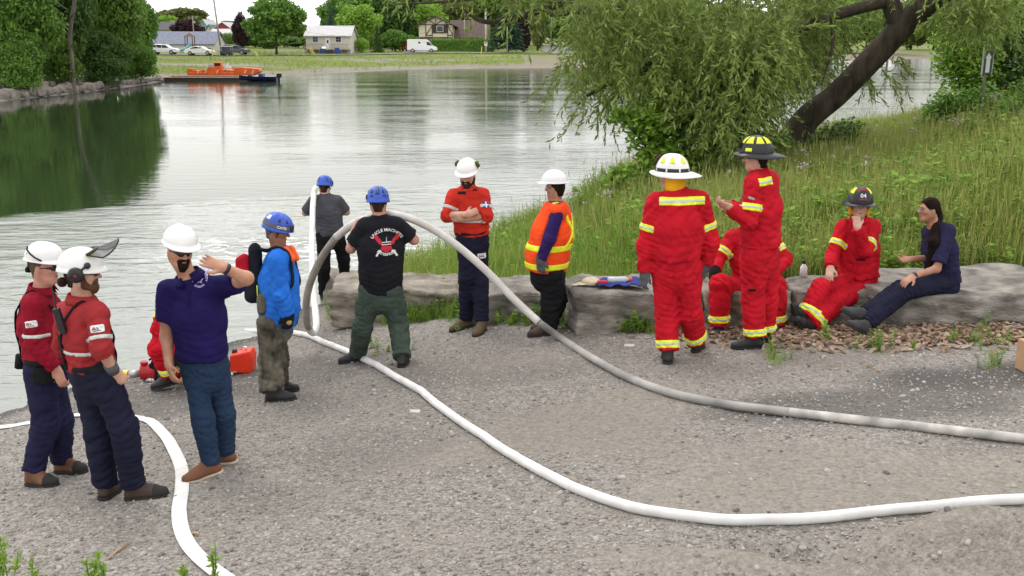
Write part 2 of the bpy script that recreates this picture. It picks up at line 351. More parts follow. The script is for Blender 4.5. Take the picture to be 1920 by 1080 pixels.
kind(obj('water', mesh('water', np.stack([WX, WY, 0 * WX], -1).reshape(-1, 3), np.stack([I2[:-1, :-1], I2[:-1, 1:], I2[1:, 1:], I2[1:, :-1]], -1).reshape(-1, 4)), water_mat()), 'structure')
# ---- roads on the far side
def strip(name, path, width, m, lift=.05, k='structure'):
    P = spline([(x, y, 0) for x, y in path], 10); T = np.gradient(P, axis=0); T /= np.linalg.norm(T, axis=1)[:, None]
    Nn = np.stack([-T[:, 1], T[:, 0], 0 * T[:, 0]], 1); c = 5; v = []
    for i in range(len(P)):
        for j in range(c):
            q = P[i] + Nn[i] * width * (j / (c - 1) - .5); v.append((q[0], q[1], float(terr(P[i][0], P[i][1])) + lift))
    f = [(i * c + j, i * c + j + 1, (i + 1) * c + j + 1, (i + 1) * c + j) for i in range(len(P) - 1) for j in range(c - 1)]
    return kind(obj(name, mesh(name, v, f, True), m), k)
ASPH = M('worn_asphalt', (.22, .215, .21), .9, .12, .4, .2, 8)
# ================================================================ implicit surfaces -> meshes (rocks, bodies, clothes)
def surfnet(d, X, Y, Z):
    s = d < 0
    c = s[:-1, :-1, :-1].astype(np.int8)
    for a in (0, 1):
        for b in (0, 1):
            for e in (0, 1):
                if a or b or e: c = c + s[a:s.shape[0] - 1 + a, b:s.shape[1] - 1 + b, e:s.shape[2] - 1 + e]
    act = (c > 0) & (c < 8); ii, jj, kk = np.nonzero(act); idx = np.full(act.shape, -1, np.int64); idx[ii, jj, kk] = np.arange(len(ii))
    pos = np.zeros((len(ii), 3)); cnt = np.zeros(len(ii)); cor = {}
    for a in (0, 1):
        for b in (0, 1):
            for e in (0, 1): cor[a, b, e] = d[ii + a, jj + b, kk + e]
    cx = (X[ii], X[ii + 1]); cy = (Y[jj], Y[jj + 1]); cz = (Z[kk], Z[kk + 1])
    ks = list(cor)
    for p in ks:
        for q in ks:
            if sum(q) == sum(p) + 1 and all(u <= v for u, v in zip(p, q)):
                d0, d1 = cor[p], cor[q]; m = (d0 < 0) != (d1 < 0); t = np.where(m, d0 / np.where(m, d0 - d1, 1), 0)
                for ax, cc in enumerate((cx, cy, cz)):
                    pos[:, ax] += np.where(m, cc[p[ax]] * (1 - t) + cc[q[ax]] * t, 0)
                cnt += m
    pos /= np.maximum(cnt, 1)[:, None]; F = []
    for ax in range(3):
        sa = np.moveaxis(s, ax, 0); x0, x1 = sa[:-1], sa[1:]; m = x0 != x1
        m[:, 0, :] = False; m[:, -1, :] = False; m[:, :, 0] = False; m[:, :, -1] = False
        i, j, k = np.nonzero(m); flip = x0[i, j, k]
        ia = np.moveaxis(idx, ax, 0); q = np.stack([ia[i, j - 1, k - 1], ia[i, j, k - 1], ia[i, j, k], ia[i, j - 1, k]], 1)
        if ax == 1: flip = ~flip
        q = np.where(flip[:, None], q, q[:, ::-1]); F.append(q)
    F = np.concatenate(F); F = F[(F >= 0).all(1)]; return pos, F
def smin(a, b, k):
    h = np.maximum(k - np.abs(a - b), 0) / k; return np.minimum(a, b) - h * h * k * .25
def ecap(a, b, ra, rb=None, u=None, fl=1.0, capa=False, capb=False, k=.03, sub=False):
    a, b = np.asarray(a, float), np.asarray(b, float); rb = ra if rb is None else rb
    if np.linalg.norm(b - a) < 1e-5: b = a + np.array([0, 0, 1e-4])
    return dict(t='c', a=a, b=b, ra=ra, rb=rb, u=u, fl=fl, ca=capa, cb=capb, k=k, sub=sub, lo=np.minimum(a - ra, b - rb), hi=np.maximum(a + ra, b + rb))
def ell(c, ax, rad, k=.02, sub=False):
    c = np.asarray(c, float); R = max(rad); return dict(t='e', c=c, ax=np.asarray(ax, float), rad=rad, k=k, sub=sub, lo=c - R, hi=c + R)
def pev(p, x, y, z):
    if p['t'] == 'c':
        a, b = p['a'], p['b']; ab = b - a; L2 = ab.dot(ab); px, py, pz = x - a[0], y - a[1], z - a[2]
        al = px * ab[0] + py * ab[1] + pz * ab[2]; h = np.clip(al / L2, 0, 1)
        dx, dy, dz = px - h * ab[0], py - h * ab[1], pz - h * ab[2]; r = p['ra'] + (p['rb'] - p['ra']) * h; q = dx * dx + dy * dy + dz * dz
        fl = p['fl']
        if fl != 1:
            w = unit(np.cross(ab, p['u'])); dw = dx * w[0] + dy * w[1] + dz * w[2]; q = q + dw * dw * (1 / fl ** 2 - 1)
        d = (np.sqrt(q) - r) * (1 if fl == 1 else min(1, (fl + 1) / 2))
        L = math.sqrt(L2)
        if p['cb']: d = np.maximum(d, al / L - L)
        if p['ca']: d = np.maximum(d, -al / L)
        return d
    c, A, R = p['c'], p['ax'], p['rad']; px, py, pz = x - c[0], y - c[1], z - c[2]; q = 0
    for i in range(3): q = q + ((px * A[i][0] + py * A[i][1] + pz * A[i][2]) / R[i]) ** 2
    return (np.sqrt(q) - 1) * min(R)
class Field:
    def __init__(s, fold=0, seed=0, kd=(1, 1, 1), wl=.11): s.p = []; s.cuts = []; s.wr = []; s.fold = fold; s.seed = seed; s.kd = np.array(kd, float); s.wl = wl
    def add(s, *pr):
        for q in pr: s.p += q if isinstance(q, list) else [q]
        return s
    def bounds(s):
        return np.min([q['lo'] for q in s.p if not q['sub']], 0), np.max([q['hi'] for q in s.p if not q['sub']], 0)
    def finish(s, d, x, y, z):
        if s.fold:
            r = np.random.default_rng(s.seed); n = 0
            wx = .03 * np.sin(9 * y + 13 * z + s.seed); wz = .03 * np.sin(11 * x + 8 * y + 2 * s.seed); wy = .02 * np.sin(12 * z + 7 * x)
            for i, (sc, am) in enumerate(((1.25, .9), (.8, .8), (.50, .55), (.42, .5))):
                kv = r.normal(size=3) * s.kd; kv = kv / np.linalg.norm(kv) * math.pi / (s.wl * sc); ph = r.uniform(0, 6); kl = r.normal(size=3) * 6
                mk = .35 + .65 * np.sin(kl[0] * x + kl[1] * y + kl[2] * z + ph) ** 2
                n = n + am * mk * (np.sqrt(np.abs(np.sin(kv[0] * (x + wx) + kv[1] * (y + wy) + kv[2] * (z + wz) + ph)) + .02) - .72)
            d = d - s.fold * n
        for i, (J, A, am, sg, wl) in enumerate(s.wr):      # bunched creases round a joint
            X, Y, Z = x - J[0], y - J[1], z - J[2]; q = np.exp(-(X * X + Y * Y + Z * Z) / (sg * sg)); t = X * A[0] + Y * A[1] + Z * A[2]
            t = t + .45 * (X * A[1] - Y * A[2] + Z * A[0]) + .018 * np.sin(14 * X + 9 * Z + i * 2.1 + s.seed) + .012 * np.sin(23 * Y + 11 * Z + i)
            d = d - am * q * (np.sqrt(np.abs(np.sin(t * math.pi / wl + i + s.seed)) + .01) - .7)
        for c, nn in s.cuts: d = np.maximum(d, (x - c[0]) * nn[0] + (y - c[1]) * nn[1] + (z - c[2]) * nn[2])
        return d
    def ev(s, x, y, z):
        d = np.full(np.broadcast(x, y, z).shape, 1.0)
        for q in s.p:
            e = pev(q, x, y, z); d = -smin(-d, e, q['k']) if q['sub'] else smin(d, e, q['k'])
        return s.finish(d, x, y, z)
    def grid(s, X, Y, Z, res):
        d = np.full((len(X), len(Y), len(Z)), 1.0, np.float64)
        for q in s.p:
            mg = q['k'] + 3 * res + .02; sl = []
            for ax, C in enumerate((X, Y, Z)):
                i0, i1 = np.searchsorted(C, q['lo'][ax] - mg), np.searchsorted(C, q['hi'][ax] + mg); sl.append(slice(i0, i1))
            if any(v.stop - v.start < 1 for v in sl): continue
            e = pev(q, X[sl[0]][:, None, None], Y[sl[1]][None, :, None], Z[sl[2]][None, None, :])
            t = d[tuple(sl)]; d[tuple(sl)] = -smin(-t, e, q['k']) if q['sub'] else smin(t, e, q['k'])
        return s.finish(d, X[:, None, None], Y[None, :, None], Z[None, None, :])
    def mesh(s, res, fine=()):
        lo, hi = s.bounds(); lo = lo - .03 - 2 * res; hi = hi + .03 + 2 * res; CS = []
        for ax in range(3):
            c = [lo[ax]]
            while c[-1] < hi[ax]:
                st = res
                for fl, fh, fr in fine:
                    if fl[ax] - res <= c[-1] <= fh[ax]: st = min(st, fr)
                c.append(c[-1] + st)
            CS.append(np.array(c))
        return surfnet(s.grid(*CS, res), *CS)
    def part(s, name, m, parent, res=.012, fine=()):
        v, f = s.mesh(res, fine); return put(name, v, f, m, parent)
    def local(s, name, m, parent, lo, hi, res, extra, off=.004):
        CS = [np.arange(lo[i], hi[i] + res, res) for i in range(3)]; x, y, z = CS[0][:, None, None], CS[1][None, :, None], CS[2][None, None, :]
        d = s.grid(*CS, res) - off
        for e in extra(x, y, z): d = np.maximum(d, e)
        v, f = surfnet(d, *CS)
        return put(name, v, f, m, parent) if len(f) else None
    def band(s, name, m, parent, c, n, half, R, off=.004, res=.009, keep=None):
        c, n = np.asarray(c, float), unit(n)
        def ex(x, y, z):
            t = (x - c[0]) * n[0] + (y - c[1]) * n[1] + (z - c[2]) * n[2]
            o = [np.abs(t) - half, np.sqrt((x - c[0]) ** 2 + (y - c[1]) ** 2 + (z - c[2]) ** 2) - R]
            if keep is not None: o += keep(x, y, z)
            return o
        return s.local(name, m, parent, c - R - .01, c + R + .01, res, ex, off)
    def patch(s, name, m, parent, c, n, u, a, b, off=.005, res=.006, depth=.05, rnd=0):
        c = np.asarray(c, float); n = unit(n); u = unit(u - n * n.dot(u)); v = np.cross(n, u); R = math.hypot(a, b) + .02
        def ex(x, y, z):
            g = lambda w: (x - c[0]) * w[0] + (y - c[1]) * w[1] + (z - c[2]) * w[2]
            A, B = np.abs(g(u)) - a + rnd, np.abs(g(v)) - b + rnd
            q = np.sqrt(np.maximum(A, 0) ** 2 + np.maximum(B, 0) ** 2) + np.minimum(np.maximum(A, B), 0) - rnd
            return [q, np.abs(g(n)) - depth]
        return s.local(name, m, parent, c - R, c + R, res, ex, off)
    def project(s, V, n, start=.12, off=.004, it=24):
        V = np.array(V, float) + unit(n) * start; n = unit(n)
        for _ in range(it): V = V - n * np.clip(s.ev(V[:, 0], V[:, 1], V[:, 2]) * .6, -.02, .05)[:, None]
        return V + n * off
def put(name, v, f, m, parent, smooth=True):
    q = parent
    while q is not None and q.parent is not None: q = q.parent
    off = np.array(q.location) if q is not None else np.zeros(3)
    me = mesh(name, np.asarray(v) - off, np.asarray(f) if isinstance(f, np.ndarray) else f, smooth)
    return obj(name, me, m, parent)
def rock_mesh(size, seed, res=None, rough=.04, strata=0, facets=9, rnd=.16):
    r = np.random.default_rng(seed); a, b, c = size; res = res or max(size) / 14
    N = r.normal(size=(facets, 3)); N /= np.linalg.norm(N, axis=1)[:, None]
    pd = .16 if strata else 2.5 * res; X, Y, Z = [np.arange(-q - pd, q + pd + .1 * res, res) for q in size]; x, y, z = X[:, None, None], Y[None, :, None], Z[None, None, :]
    rr = min(size) * rnd
    tri = lambda t: np.abs((t / math.pi) % 2 - 1) * 2 - 1        # sharp-edged wave: broken, not rippled, faces
    if strata:
        wz = z + .02 * np.sin(4 * x + seed) + .015 * np.sin(7 * y + 3 * x)
        st = .016 * np.sign(np.sin(wz * 15 + seed + 1.5 * np.sin(x * 2.1 + seed))) * np.abs(np.sin(x * 1.7 + seed)) + .012 * tri(wz * 47 + 6 * np.sin(x * 1.1))
        yy = y + .045 * tri(x * 5.1 + seed) * (1 + .5 * tri(x * 13 + 2)) + .02 * tri(x * 17 + z * 9) + st; zt = z + .03 * tri(x * 2.3 + seed * 2) + .018 * tri(x * 6.7 + y * 5 + seed) + .010 * tri(y * 19 + x * 8); xt = x + .05 * tri(y * 6 + seed) + st
    else: yy, zt, xt = y, z, x
    A, B, C = np.abs(xt) - a + rr, np.abs(yy) - b + rr, np.abs(zt) - c + rr
    d = np.sqrt(np.maximum(A, 0) ** 2 + np.maximum(B, 0) ** 2 + np.maximum(C, 0) ** 2) + np.minimum(np.maximum(np.maximum(A, B), C), 0) - rr
    for n in N:
        ex = abs(n[0]) * a + abs(n[1]) * b + abs(n[2]) * c; d = np.maximum(d, x * n[0] + y * n[1] + z * n[2] - ex * (r.uniform(.86, .98) if strata else r.uniform(.72, .92)))
    nn = 0
    for i in range(7):
        k = r.normal(size=3) * (2 + 3.2 * i) / max(size) * 1.1; nn = nn + np.sin(k[0] * x + k[1] * y + k[2] * z + r.uniform(0, 6)) / (1 + i * .55)
    return surfnet(d + rough * nn * min(size) * .5, X, Y, Z)
# ================================================================ limestone blocks along the gravel
STONE = M('limestone', (.29, .255, .21), .92, .25, 4.2, 1, 26, col2=(.12, .105, .088), bdist=.02, stretch=(1, 1, 2.6))
STONE_G = M('grey_limestone', (.265, .245, .215), .92, .25, 4.5, 1, 22, col2=(.10, .093, .084), bdist=.02, stretch=(1, 1, 2.6))
RIPRAP = M('riprap_stone', (.27, .24, .21), .9, .3, 1.5, .5, 9, bdist=.03)
def block(label, pxl, pxr, pyt, pyb, depth, seed, m, yaw=0, tilt=0, sink=.08, dy=0.0):
    b = gh((pxl + pxr) / 2, pyb); Y = b[1] + dy; L, R = at(pxl, pyb, Y), at(pxr, pyb, Y); top = at((pxl + pxr) / 2, pyt, Y)[2]
    zb = b[2] - sink; h = (top - zb) / 2; a = (R[0] - L[0]) / 2
    v, f = rock_mesh((a, depth / 2, h), seed, .026, .07, 3, 5, .04)
    o = obj('limestone_block', mesh('limestone_block', v, f), m, None, ((L[0] + R[0]) / 2, Y + depth / 2 - .02, zb + h))
    o.rotation_euler = (0, tilt, yaw); tag(o, label, 'stone block', 'limestone blocks edging the gravel'); return o
BLOCKS = [block('long buff limestone block at the water end of the row', 616, 862, 547, 603, 1.0, 11, STONE, .03, .012),
       block('grey limestone block behind the arms-crossed man and the orange vest', 866, 1074, 553, 602, .9, 23, STONE_G, -.02),
       block('limestone block carrying the cap and the blue cloth', 1074, 1312, 549, 618, .9, 31, STONE_G, .02, -.01),
       block('limestone block the half-hidden red coverall sits on', 1318, 1484, 546, 612, .8, 44, STONE, -.03),
       block('limestone block under the seated number 04 firefighter', 1488, 1642, 551, 606, .75, 52, STONE_G, .04),
       block('broad flat limestone slab under the seated woman in navy', 1652, 2010, 550, 607, 1.35, 63, STONE_G, -.03, -.02)]
v, f = rock_mesh((.36, .42, .28), 5, .05, .1, 1); p = at(652, 560, 14.5)
tag(obj('limestone_block', mesh('limestone_block', v, f, True), STONE, None, (p[0] - .02, 14.5, .05)), 'small stone under the bent leg of the grey-shirted man', 'stone block')
# ================================================================ leaves, trees
def leaf_quads(c, L, W, a, b):              # rhombic leaves: centres, half lengths, half widths, long axis, cross axis
    v = np.stack([c - a * L, c + b * W, c + a * L, c - b * W], 1).reshape(-1, 3); n = len(c)
    return v, np.arange(4 * n).reshape(-1, 4)
def rdir(n, r): d = r.normal(size=(n, 3)); return d / np.linalg.norm(d, axis=1)[:, None]
def leaf_cloud(c, L, r, asp=.45, droop=0., outd=None):
    n = len(c); a = rdir(n, r); a[:, 2] -= droop; a /= np.linalg.norm(a, axis=1)[:, None]
    b = np.cross(a, rdir(n, r) * .8 + (outd if outd is not None else 0)); b /= np.linalg.norm(b, axis=1)[:, None] + 1e-9
    L = L * r.uniform(.7, 1.3, (n, 1)); return leaf_quads(c, L, L * asp, a, b)
def crown_proto(name, seed, lobes, per, leaf, shape=(1, 1, 1), low=-.75, lob=(.22, .36), hollow=.5):
    r = np.random.default_rng(seed); d = rdir(lobes * 3, r); d = d[d[:, 2] > low][:lobes]
    rad = r.uniform(.30, .80, (len(d), 1)); lc = d * rad; lr = r.uniform(*lob, (len(d), 1)); cs = []
    for c, R in zip(lc, lr):
        q = rdir(per, r); cs.append(c + q * R * r.uniform(hollow, 1.05, (per, 1)) * np.array([1, 1, .8]))
    c = np.concatenate(cs) * shape; v, f = leaf_cloud(c, leaf, r, .5, .15); return mesh(name, v, f)
LEAF = {k: M('foliage_' + k, c, .6, .35, .5, island=True, transl=.28, col2=c2, spec=.3) for k, c, c2 in [
    ('mid', (0.177, 0.319, 0.053), (0.053, 0.124, 0.021)), ('bright', (0.319, 0.496, 0.071), (0.100, 0.212, 0.029)), ('dark', (0.112, 0.201, 0.042), (0.028, 0.068, 0.018)), ('deep', (0.183, 0.289, 0.050), (0.042, 0.094, 0.019)),
    ('maroon', (0.059, 0.026, 0.035), (0.024, 0.009, 0.014)), ('spruce', (0.059, 0.118, 0.071), (0.021, 0.047, 0.033)), ('olive', (0.201, 0.236, 0.071), (0.071, 0.100, 0.026)), ('willow', (.27, .345, .085), (.055, .095, .022))]}
BARK = M('bark', (.075, .058, .045), .95, .3, 6, .9, 14, col2=(.028, .021, .016), stretch=(1, 1, .25), bdist=.04)
BARK_PALE = M('pale_bark', (.17, .15, .125), .95, .25, 3, .6, 10, stretch=(1, 1, .3))
CR = [crown_proto('crown_round', 1, 70, 150, .075), crown_proto('crown_open', 2, 48, 170, .075, (1, 1, 1), -.6, (.2, .4)), crown_proto('crown_tall', 3, 70, 150, .075, (.8, .8, 1.1), -.95, (.24, .38)), crown_proto('crown_dense', 4, 90, 120, .07, (1, 1, .9), -.9, (.25, .36), .75)]
CRF = [crown_proto('crown_fine_round', 11, 80, 330, .040, (1, 1, 1), -.8, (.2, .34)), None, crown_proto('crown_fine_tall', 13, 90, 330, .040, (.85, .85, 1.05), -.95, (.22, .34)), crown_proto('crown_fine_bush', 14, 80, 300, .042, (1, 1, .95), -.95, (.24, .36), .7)]
def conifer_proto(name, seed, tiers, per, leaf, open_=0):
    r = np.random.default_rng(seed); cs, av = [], []
    for i in range(tiers):
        z = i / tiers * 2 - 1; R = (1 - (i / tiers)) ** .85 * .5 + .03; nb = int(6 + 10 * R)
        for j in range(nb):
            th = r.uniform(0, 6.28); k = max(4, int(per * R)); t = r.uniform(.1, 1, k)[:, None]; dv = np.array([math.cos(th), math.sin(th), -.28])
            cs.append(np.array([0, 0, z + r.uniform(-.03, .03)]) + dv * R * t * r.uniform(.75, 1.1) + r.normal(size=(k, 3)) * .022); av.append(np.repeat([dv], k, 0) + r.normal(size=(k, 3)) * .45)
    c, a = np.concatenate(cs), np.concatenate(av); a /= np.linalg.norm(a, axis=1)[:, None]; b = np.cross(a, rdir(len(c), r)); b /= np.linalg.norm(b, axis=1)[:, None]
    v, f = leaf_quads(c, leaf, leaf * .35, a, b); return mesh(name, v, f)
CON = [conifer_proto('crown_conifer', 5, 26, 60, .055), conifer_proto('crown_sparse_conifer', 6, 15, 46, .05)]
def trunk_mesh(h, r0, seed, lean=(0, 0), limbs=4):
    r = np.random.default_rng(seed); mb = MB(); t = np.linspace(0, 1, 7); pts = np.stack([lean[0] * t * h + .02 * h * np.sin(t * 3 + seed) * t, lean[1] * t * h, t * h], 1)
    mb.tube(pts, r0 * (1 - .75 * t) * (1 + .5 * np.exp(-t * 14)), 8)
    for i in range(limbs):
        s = r.uniform(.45, .9); b = np.array([np.interp(s, t, pts[:, q]) for q in range(3)]); th = r.uniform(0, 6.28); L = h * .35 * r.uniform(.6, 1)
        mb.tube([b, b + np.array([math.cos(th) * .5, math.sin(th) * .5, .35]) * L, b + np.array([math.cos(th), math.sin(th), .9]) * L], [r0 * .35, r0 * .25, r0 * .08], 5)
    return mb
def tree(label, px, Y, width, top_px, base=.15, cr=0, leaf='mid', seed=0, name='tree', group=None, bark=None, conifer=False, depth=1.0, r0=None, zb=None):
    x = at(px, 90, Y)[0]; z0 = float(terr(x, Y)) if zb is None else zb; ztop = at(px, top_px, Y)[2]; h = ztop - z0; wd = width / FPX * Y / 2.06
    t = thing(name, label, 'tree', (x, Y, z0 - .05), group)
    lo = h * base; hz = (h - lo) / 2; r0 = r0 or max(.07, h * .018)
    trunk_mesh(h * .8, r0, seed).build('trunk', bark or BARK, t, True)
    me = CON[cr] if conifer else (CRF if Y < 102 else CR)[cr]; c = obj('crown', me, LEAF[leaf], t, (0, 0, lo + hz)); c.material_slots[0].link = 'OBJECT'; c.material_slots[0].material = LEAF[leaf]
    k = .53 if conifer else 1.05; c.scale = (wd / k, wd / k * depth, hz / (1.02 if conifer else 1.03)); c.rotation_euler = (0, 0, seed * 2.399); return t
# ---- left bank: a wall of trees down to the boulders
LB = [(-60, 74, 250, -190, 2, 'deep', 1.), (40, 71, 210, -170, 0, 'mid', 1.), (30, 66.5, 130, 40, 3, 'mid', .8), (125, 80, 170, -120, 2, 'dark', 1.), (110, 74, 110, 60, 3, 'deep', .8), (205, 86, 165, -120, 0, 'deep', 1.), (190, 80, 130, 45, 3, 'dark', .8),
      (246, 95, 135, -60, 2, 'mid', .9), (250, 89, 100, 62, 3, 'mid', .8), (-100, 68, 190, 10, 3, 'deep', .8), (170, 100, 200, -100, 0, 'deep', 1.), (80, 92, 220, -200, 0, 'dark', 1.), (-20, 96, 260, -200, 2, 'deep', 1.), (262, 99, 60, 100, 3, 'bright', .8)]
LBN = ['tall tree cut by the left frame edge on the far-left bank', 'pale green tree over the boulders at the far left', 'low leafy tree spilling over the boulders at the left edge', 'dark tall tree around the pale trunk on the left bank',
       'dark leafy bush right under the pale trunk', 'big dense tree right of the pale trunk on the left bank', 'dark overhanging bush low on the left bank', 'rightmost tall tree of the left bank against the sky', 'bush at the right end of the left bank above the rocks', 'bush beyond the left frame edge on the bank', 'tree set back behind the right end of the left bank',
       'tree set back behind the pale trunk', 'tree set back at the far left', 'small bright shrub at the tip of the left bank']
for i, ((px, Y, wd, tp, c, lf, dp), nm) in enumerate(zip(LB, LBN)):
    tree(nm, px, Y + (3 if tp > 20 else 0), wd, tp, -.06 if tp > 20 else .05, c, lf, i + 1, 'bank_tree' if tp < 20 else 'bush', 'trees on the left bank', depth=dp)
t = thing('bare_tree', 'pale bare trunk rising among the left bank trees', 'tree', (*at(138, 168, 76.5)[:2], float(terr(at(138, 168, 76.5)[0], 76.5))))
mb = MB(); b0 = at(138, 168, 76.5); tp = at(146, -40, 76.5); P = spline([(0, 0, -.3), (.05, 0, 2.2), (.15, .1, 4.5), tuple(tp - b0)], 5); mb.tube(P, np.linspace(.24, .15, len(P)), 8); mb.build('trunk', BARK_PALE, t, True)
for i, (q, dx, dz) in enumerate([(4.6, -1.3, 1.0), (5.3, 1.0, .9), (6.0, -1.6, 1.6), (5.0, -.9, -.4)]):
    MB().tube([(.15, 0, q), (.15 + dx * .5, -.2, q + dz * .4), (.15 + dx, -.5, q + dz)], [.06, .045, .015], 5).build('branch', BARK_PALE, t, True)
BO = [mesh('boulder', *rock_mesh((.75, .5, .42), 70 + i, .11, .12, 0, 10), True) for i in range(6)]
k = 0; r = np.random.default_rng(5)
for px in np.concatenate([np.linspace(2, 215, 26), np.linspace(20, 205, 13), np.linspace(220, 300, 14)]):
    YY = np.linspace(60, 115, 400); sdv = lake_sd(at(px, 170, 1)[0] * YY, YY); Y = YY[np.argmax(sdv > (1.5 if 26 <= k < 39 else .25))] + r.uniform(-.3, .3)
    p = np.array([at(px, 170, 1)[0] * Y, Y]); s = r.uniform(.42, .8) * (1 if k < 39 else .75)
    o = obj('boulder', BO[k % 6], RIPRAP, None, (p[0], p[1], max(float(terr(p[0], p[1])), .05) + .18)); o.scale = (s, s, s * r.uniform(.8, 1.1)); o.rotation_euler = (r.uniform(-.3, .3), r.uniform(-.3, .3), r.uniform(0, 6))
    tag(o, 'grey boulder of the riprap edge along the left bank', 'boulder', 'riprap boulders on the left bank'); k += 1
# ---- the leaning willow
WB = at(1428, 268, 22.3); WB[2] = float(terr(WB[0], 22.3)) - .15
wil = thing('willow_tree', 'leaning willow with thick dark trunk and feathery hanging foliage', 'tree', WB)
def wl(px, py, Y): return at(px, py, Y) - WB
mb = MB(); P = spline([(0, .1, -.2), wl(1500, 238, 22.2), wl(1568, 178, 22), wl(1640, 105, 21.7), wl(1706, 36, 21.4), wl(1790, -45, 21), wl(1840, -160, 20.7)], 8)
mb.tube(P, np.interp(np.linspace(0, 1, len(P)), [0, .12, .3, .7, 1], [.46, .31, .265, .255, .20]), 14); tr = mb.build('trunk', BARK, wil, True)
BR = [([(1690, 55, 21.5), (1668, 0, 21.6), (1640, -90, 21.7), (1600, -190, 21.6)], .26), ([(1770, -20, 21.1), (1800, 12, 20.8), (1842, 48, 20.4), (1856, 66, 20.2)], .17), ([(1800, -60, 21), (1870, -90, 20.6), (2000, -140, 20)], .22),
      ([(1640, -90, 21.7), (1500, -70, 21), (1330, -40, 20.3), (1180, 5, 19.7), (1090, 20, 19.3), (1030, 28, 19)], .16), ([(1330, -40, 20.3), (1180, -30, 19.6), (1040, 10, 18.8), (960, 36, 18.4), (905, 40, 18.2), (868, 18, 18)], .10), ([(1040, 10, 18.8), (960, -12, 18.5), (850, 2, 18), (740, 8, 17.8)], .05),
      ([(1668, 0, 21.6), (1560, 30, 21), (1450, 70, 20.4), (1330, 100, 20), (1220, 118, 19.6), (1160, 150, 19.4), (1100, 180, 19.2)], .13), ([(1220, 118, 19.6), (1195, 160, 19.4), (1180, 205, 19.3)], .03), ([(1330, 100, 20), (1290, 150, 19.8), (1270, 210, 19.6)], .04), ([(1450, 70, 20.4), (1400, 150, 20.2), (1380, 230, 20)], .05), ([(1560, 30, 21), (1560, 90, 20.6), (1540, 160, 20.3)], .05), ([(1195, 115, 19.6), (1185, 150, 19.4), (1175, 190, 19.3)], .02)]
for pts, r0 in BR:
    P = spline([wl(*q) for q in pts], 6); MB().tube(P, np.linspace(r0, r0 * .25, len(P)), 8).build('branch', BARK, wil, True)
def spray(r, n=26, L=.75, leaf=.085):       # one hanging willow twig with its narrow leaves
    d = np.array([r.normal() * .5, r.normal() * .5, -.55 + r.normal() * .35]); d /= np.linalg.norm(d); t = np.linspace(.05, 1, n)[:, None]
    c = d * L * t + np.array([0, 0, -.22]) * L * t ** 2; a = d + r.normal(size=(n, 3)) * .55; a[:, 2] -= .15; a /= np.linalg.norm(a, axis=1)[:, None]
    b = np.cross(a, rdir(n, r)); b /= np.linalg.norm(b, axis=1)[:, None]; return c + a * leaf * .8, a, b
r = np.random.default_rng(77); CC, AA, BB = [], [], []
def in_poly(px, py, poly):
    ins = False; n = len(poly)
    for i in range(n):
        (ax, ay), (bx, by) = poly[i], poly[(i + 1) % n]
        if (ay > py) != (by > py) and px < (bx - ax) * (py - ay) / (by - ay) + ax: ins = not ins
    return ins
REG = [([(1085, -20), (1480, -20), (1500, 60), (1450, 150), (1400, 205), (1370, 260), (1320, 280), (1290, 220), (1220, 150), (1150, 145), (1080, 110), (1060, 50)], 1150, 17.6, 20.5),
       ([(1120, -150), (2050, -150), (2050, -50), (1120, -50)], 420, 17, 22), ([(1085, -10), (1480, -10), (1500, 130), (1250, 160), (1085, 90)], 800, 20, 23), ([(1060, 110), (1200, 140), (1180, 195), (1110, 225), (1070, 190), (1040, 165)], 55, 18.6, 19.6), ([(700, -100), (1090, -100), (1090, -40), (960, -25), (820, -45), (700, -55)], 120, 17.4, 18.6), ([(920, -20), (1090, -20), (1080, 5), (940, 0)], 14, 17.6, 18.4),
       ([(1340, 60), (1450, 60), (1430, 200), (1380, 270), (1320, 260)], 300, 17.2, 19), ([(1390, -30), (1590, -30), (1550, 70), (1490, 140), (1420, 200), (1390, 150)], 260, 20.3, 22), ([(1740, -40), (1920, -40), (1920, 50), (1840, 60), (1770, 35)], 110, 20.5, 24), ([(1480, -20), (1680, -20), (1600, 60), (1540, 120), (1490, 170)], 260, 22.6, 24.5), ([(1590, 100), (1700, 110), (1690, 140), (1610, 150)], 26, 22.6, 24), ([(1790, -30), (1920, -30), (1920, 10), (1810, 30)], 90, 18.5, 20), ([(1730, -30), (1900, -30), (1880, 30), (1750, 40)], 60, 22, 24), ([(1200, 180), (1300, 180), (1290, 225), (1210, 225)], 40, 18.8, 19.4)]
for poly, n, y0, y1 in REG:
    xs, ys = [q[0] for q in poly], [q[1] for q in poly]; c = 0
    while c < n:
        px, py = r.uniform(min(xs), max(xs)), r.uniform(min(ys), max(ys))
        if not in_poly(px, py, poly): continue
        if vnoise(px * .03, py * .04, 31) < -.55 and r.random() < .75: c += 1; continue
        o = wl(px, py - 8, r.uniform(y0, y1)); q, a, b = spray(r, int(r.integers(18, 30)), r.uniform(.45, .95)); CC.append(q + o); AA.append(a); BB.append(b); c += 1
C_, A_, B_ = map(np.concatenate, (CC, AA, BB)); Lw = r.uniform(.06, .10, (len(C_), 1))
obj('crown', mesh('crown', *leaf_quads(C_, Lw, Lw * .23, A_, B_)), LEAF['willow'], wil)
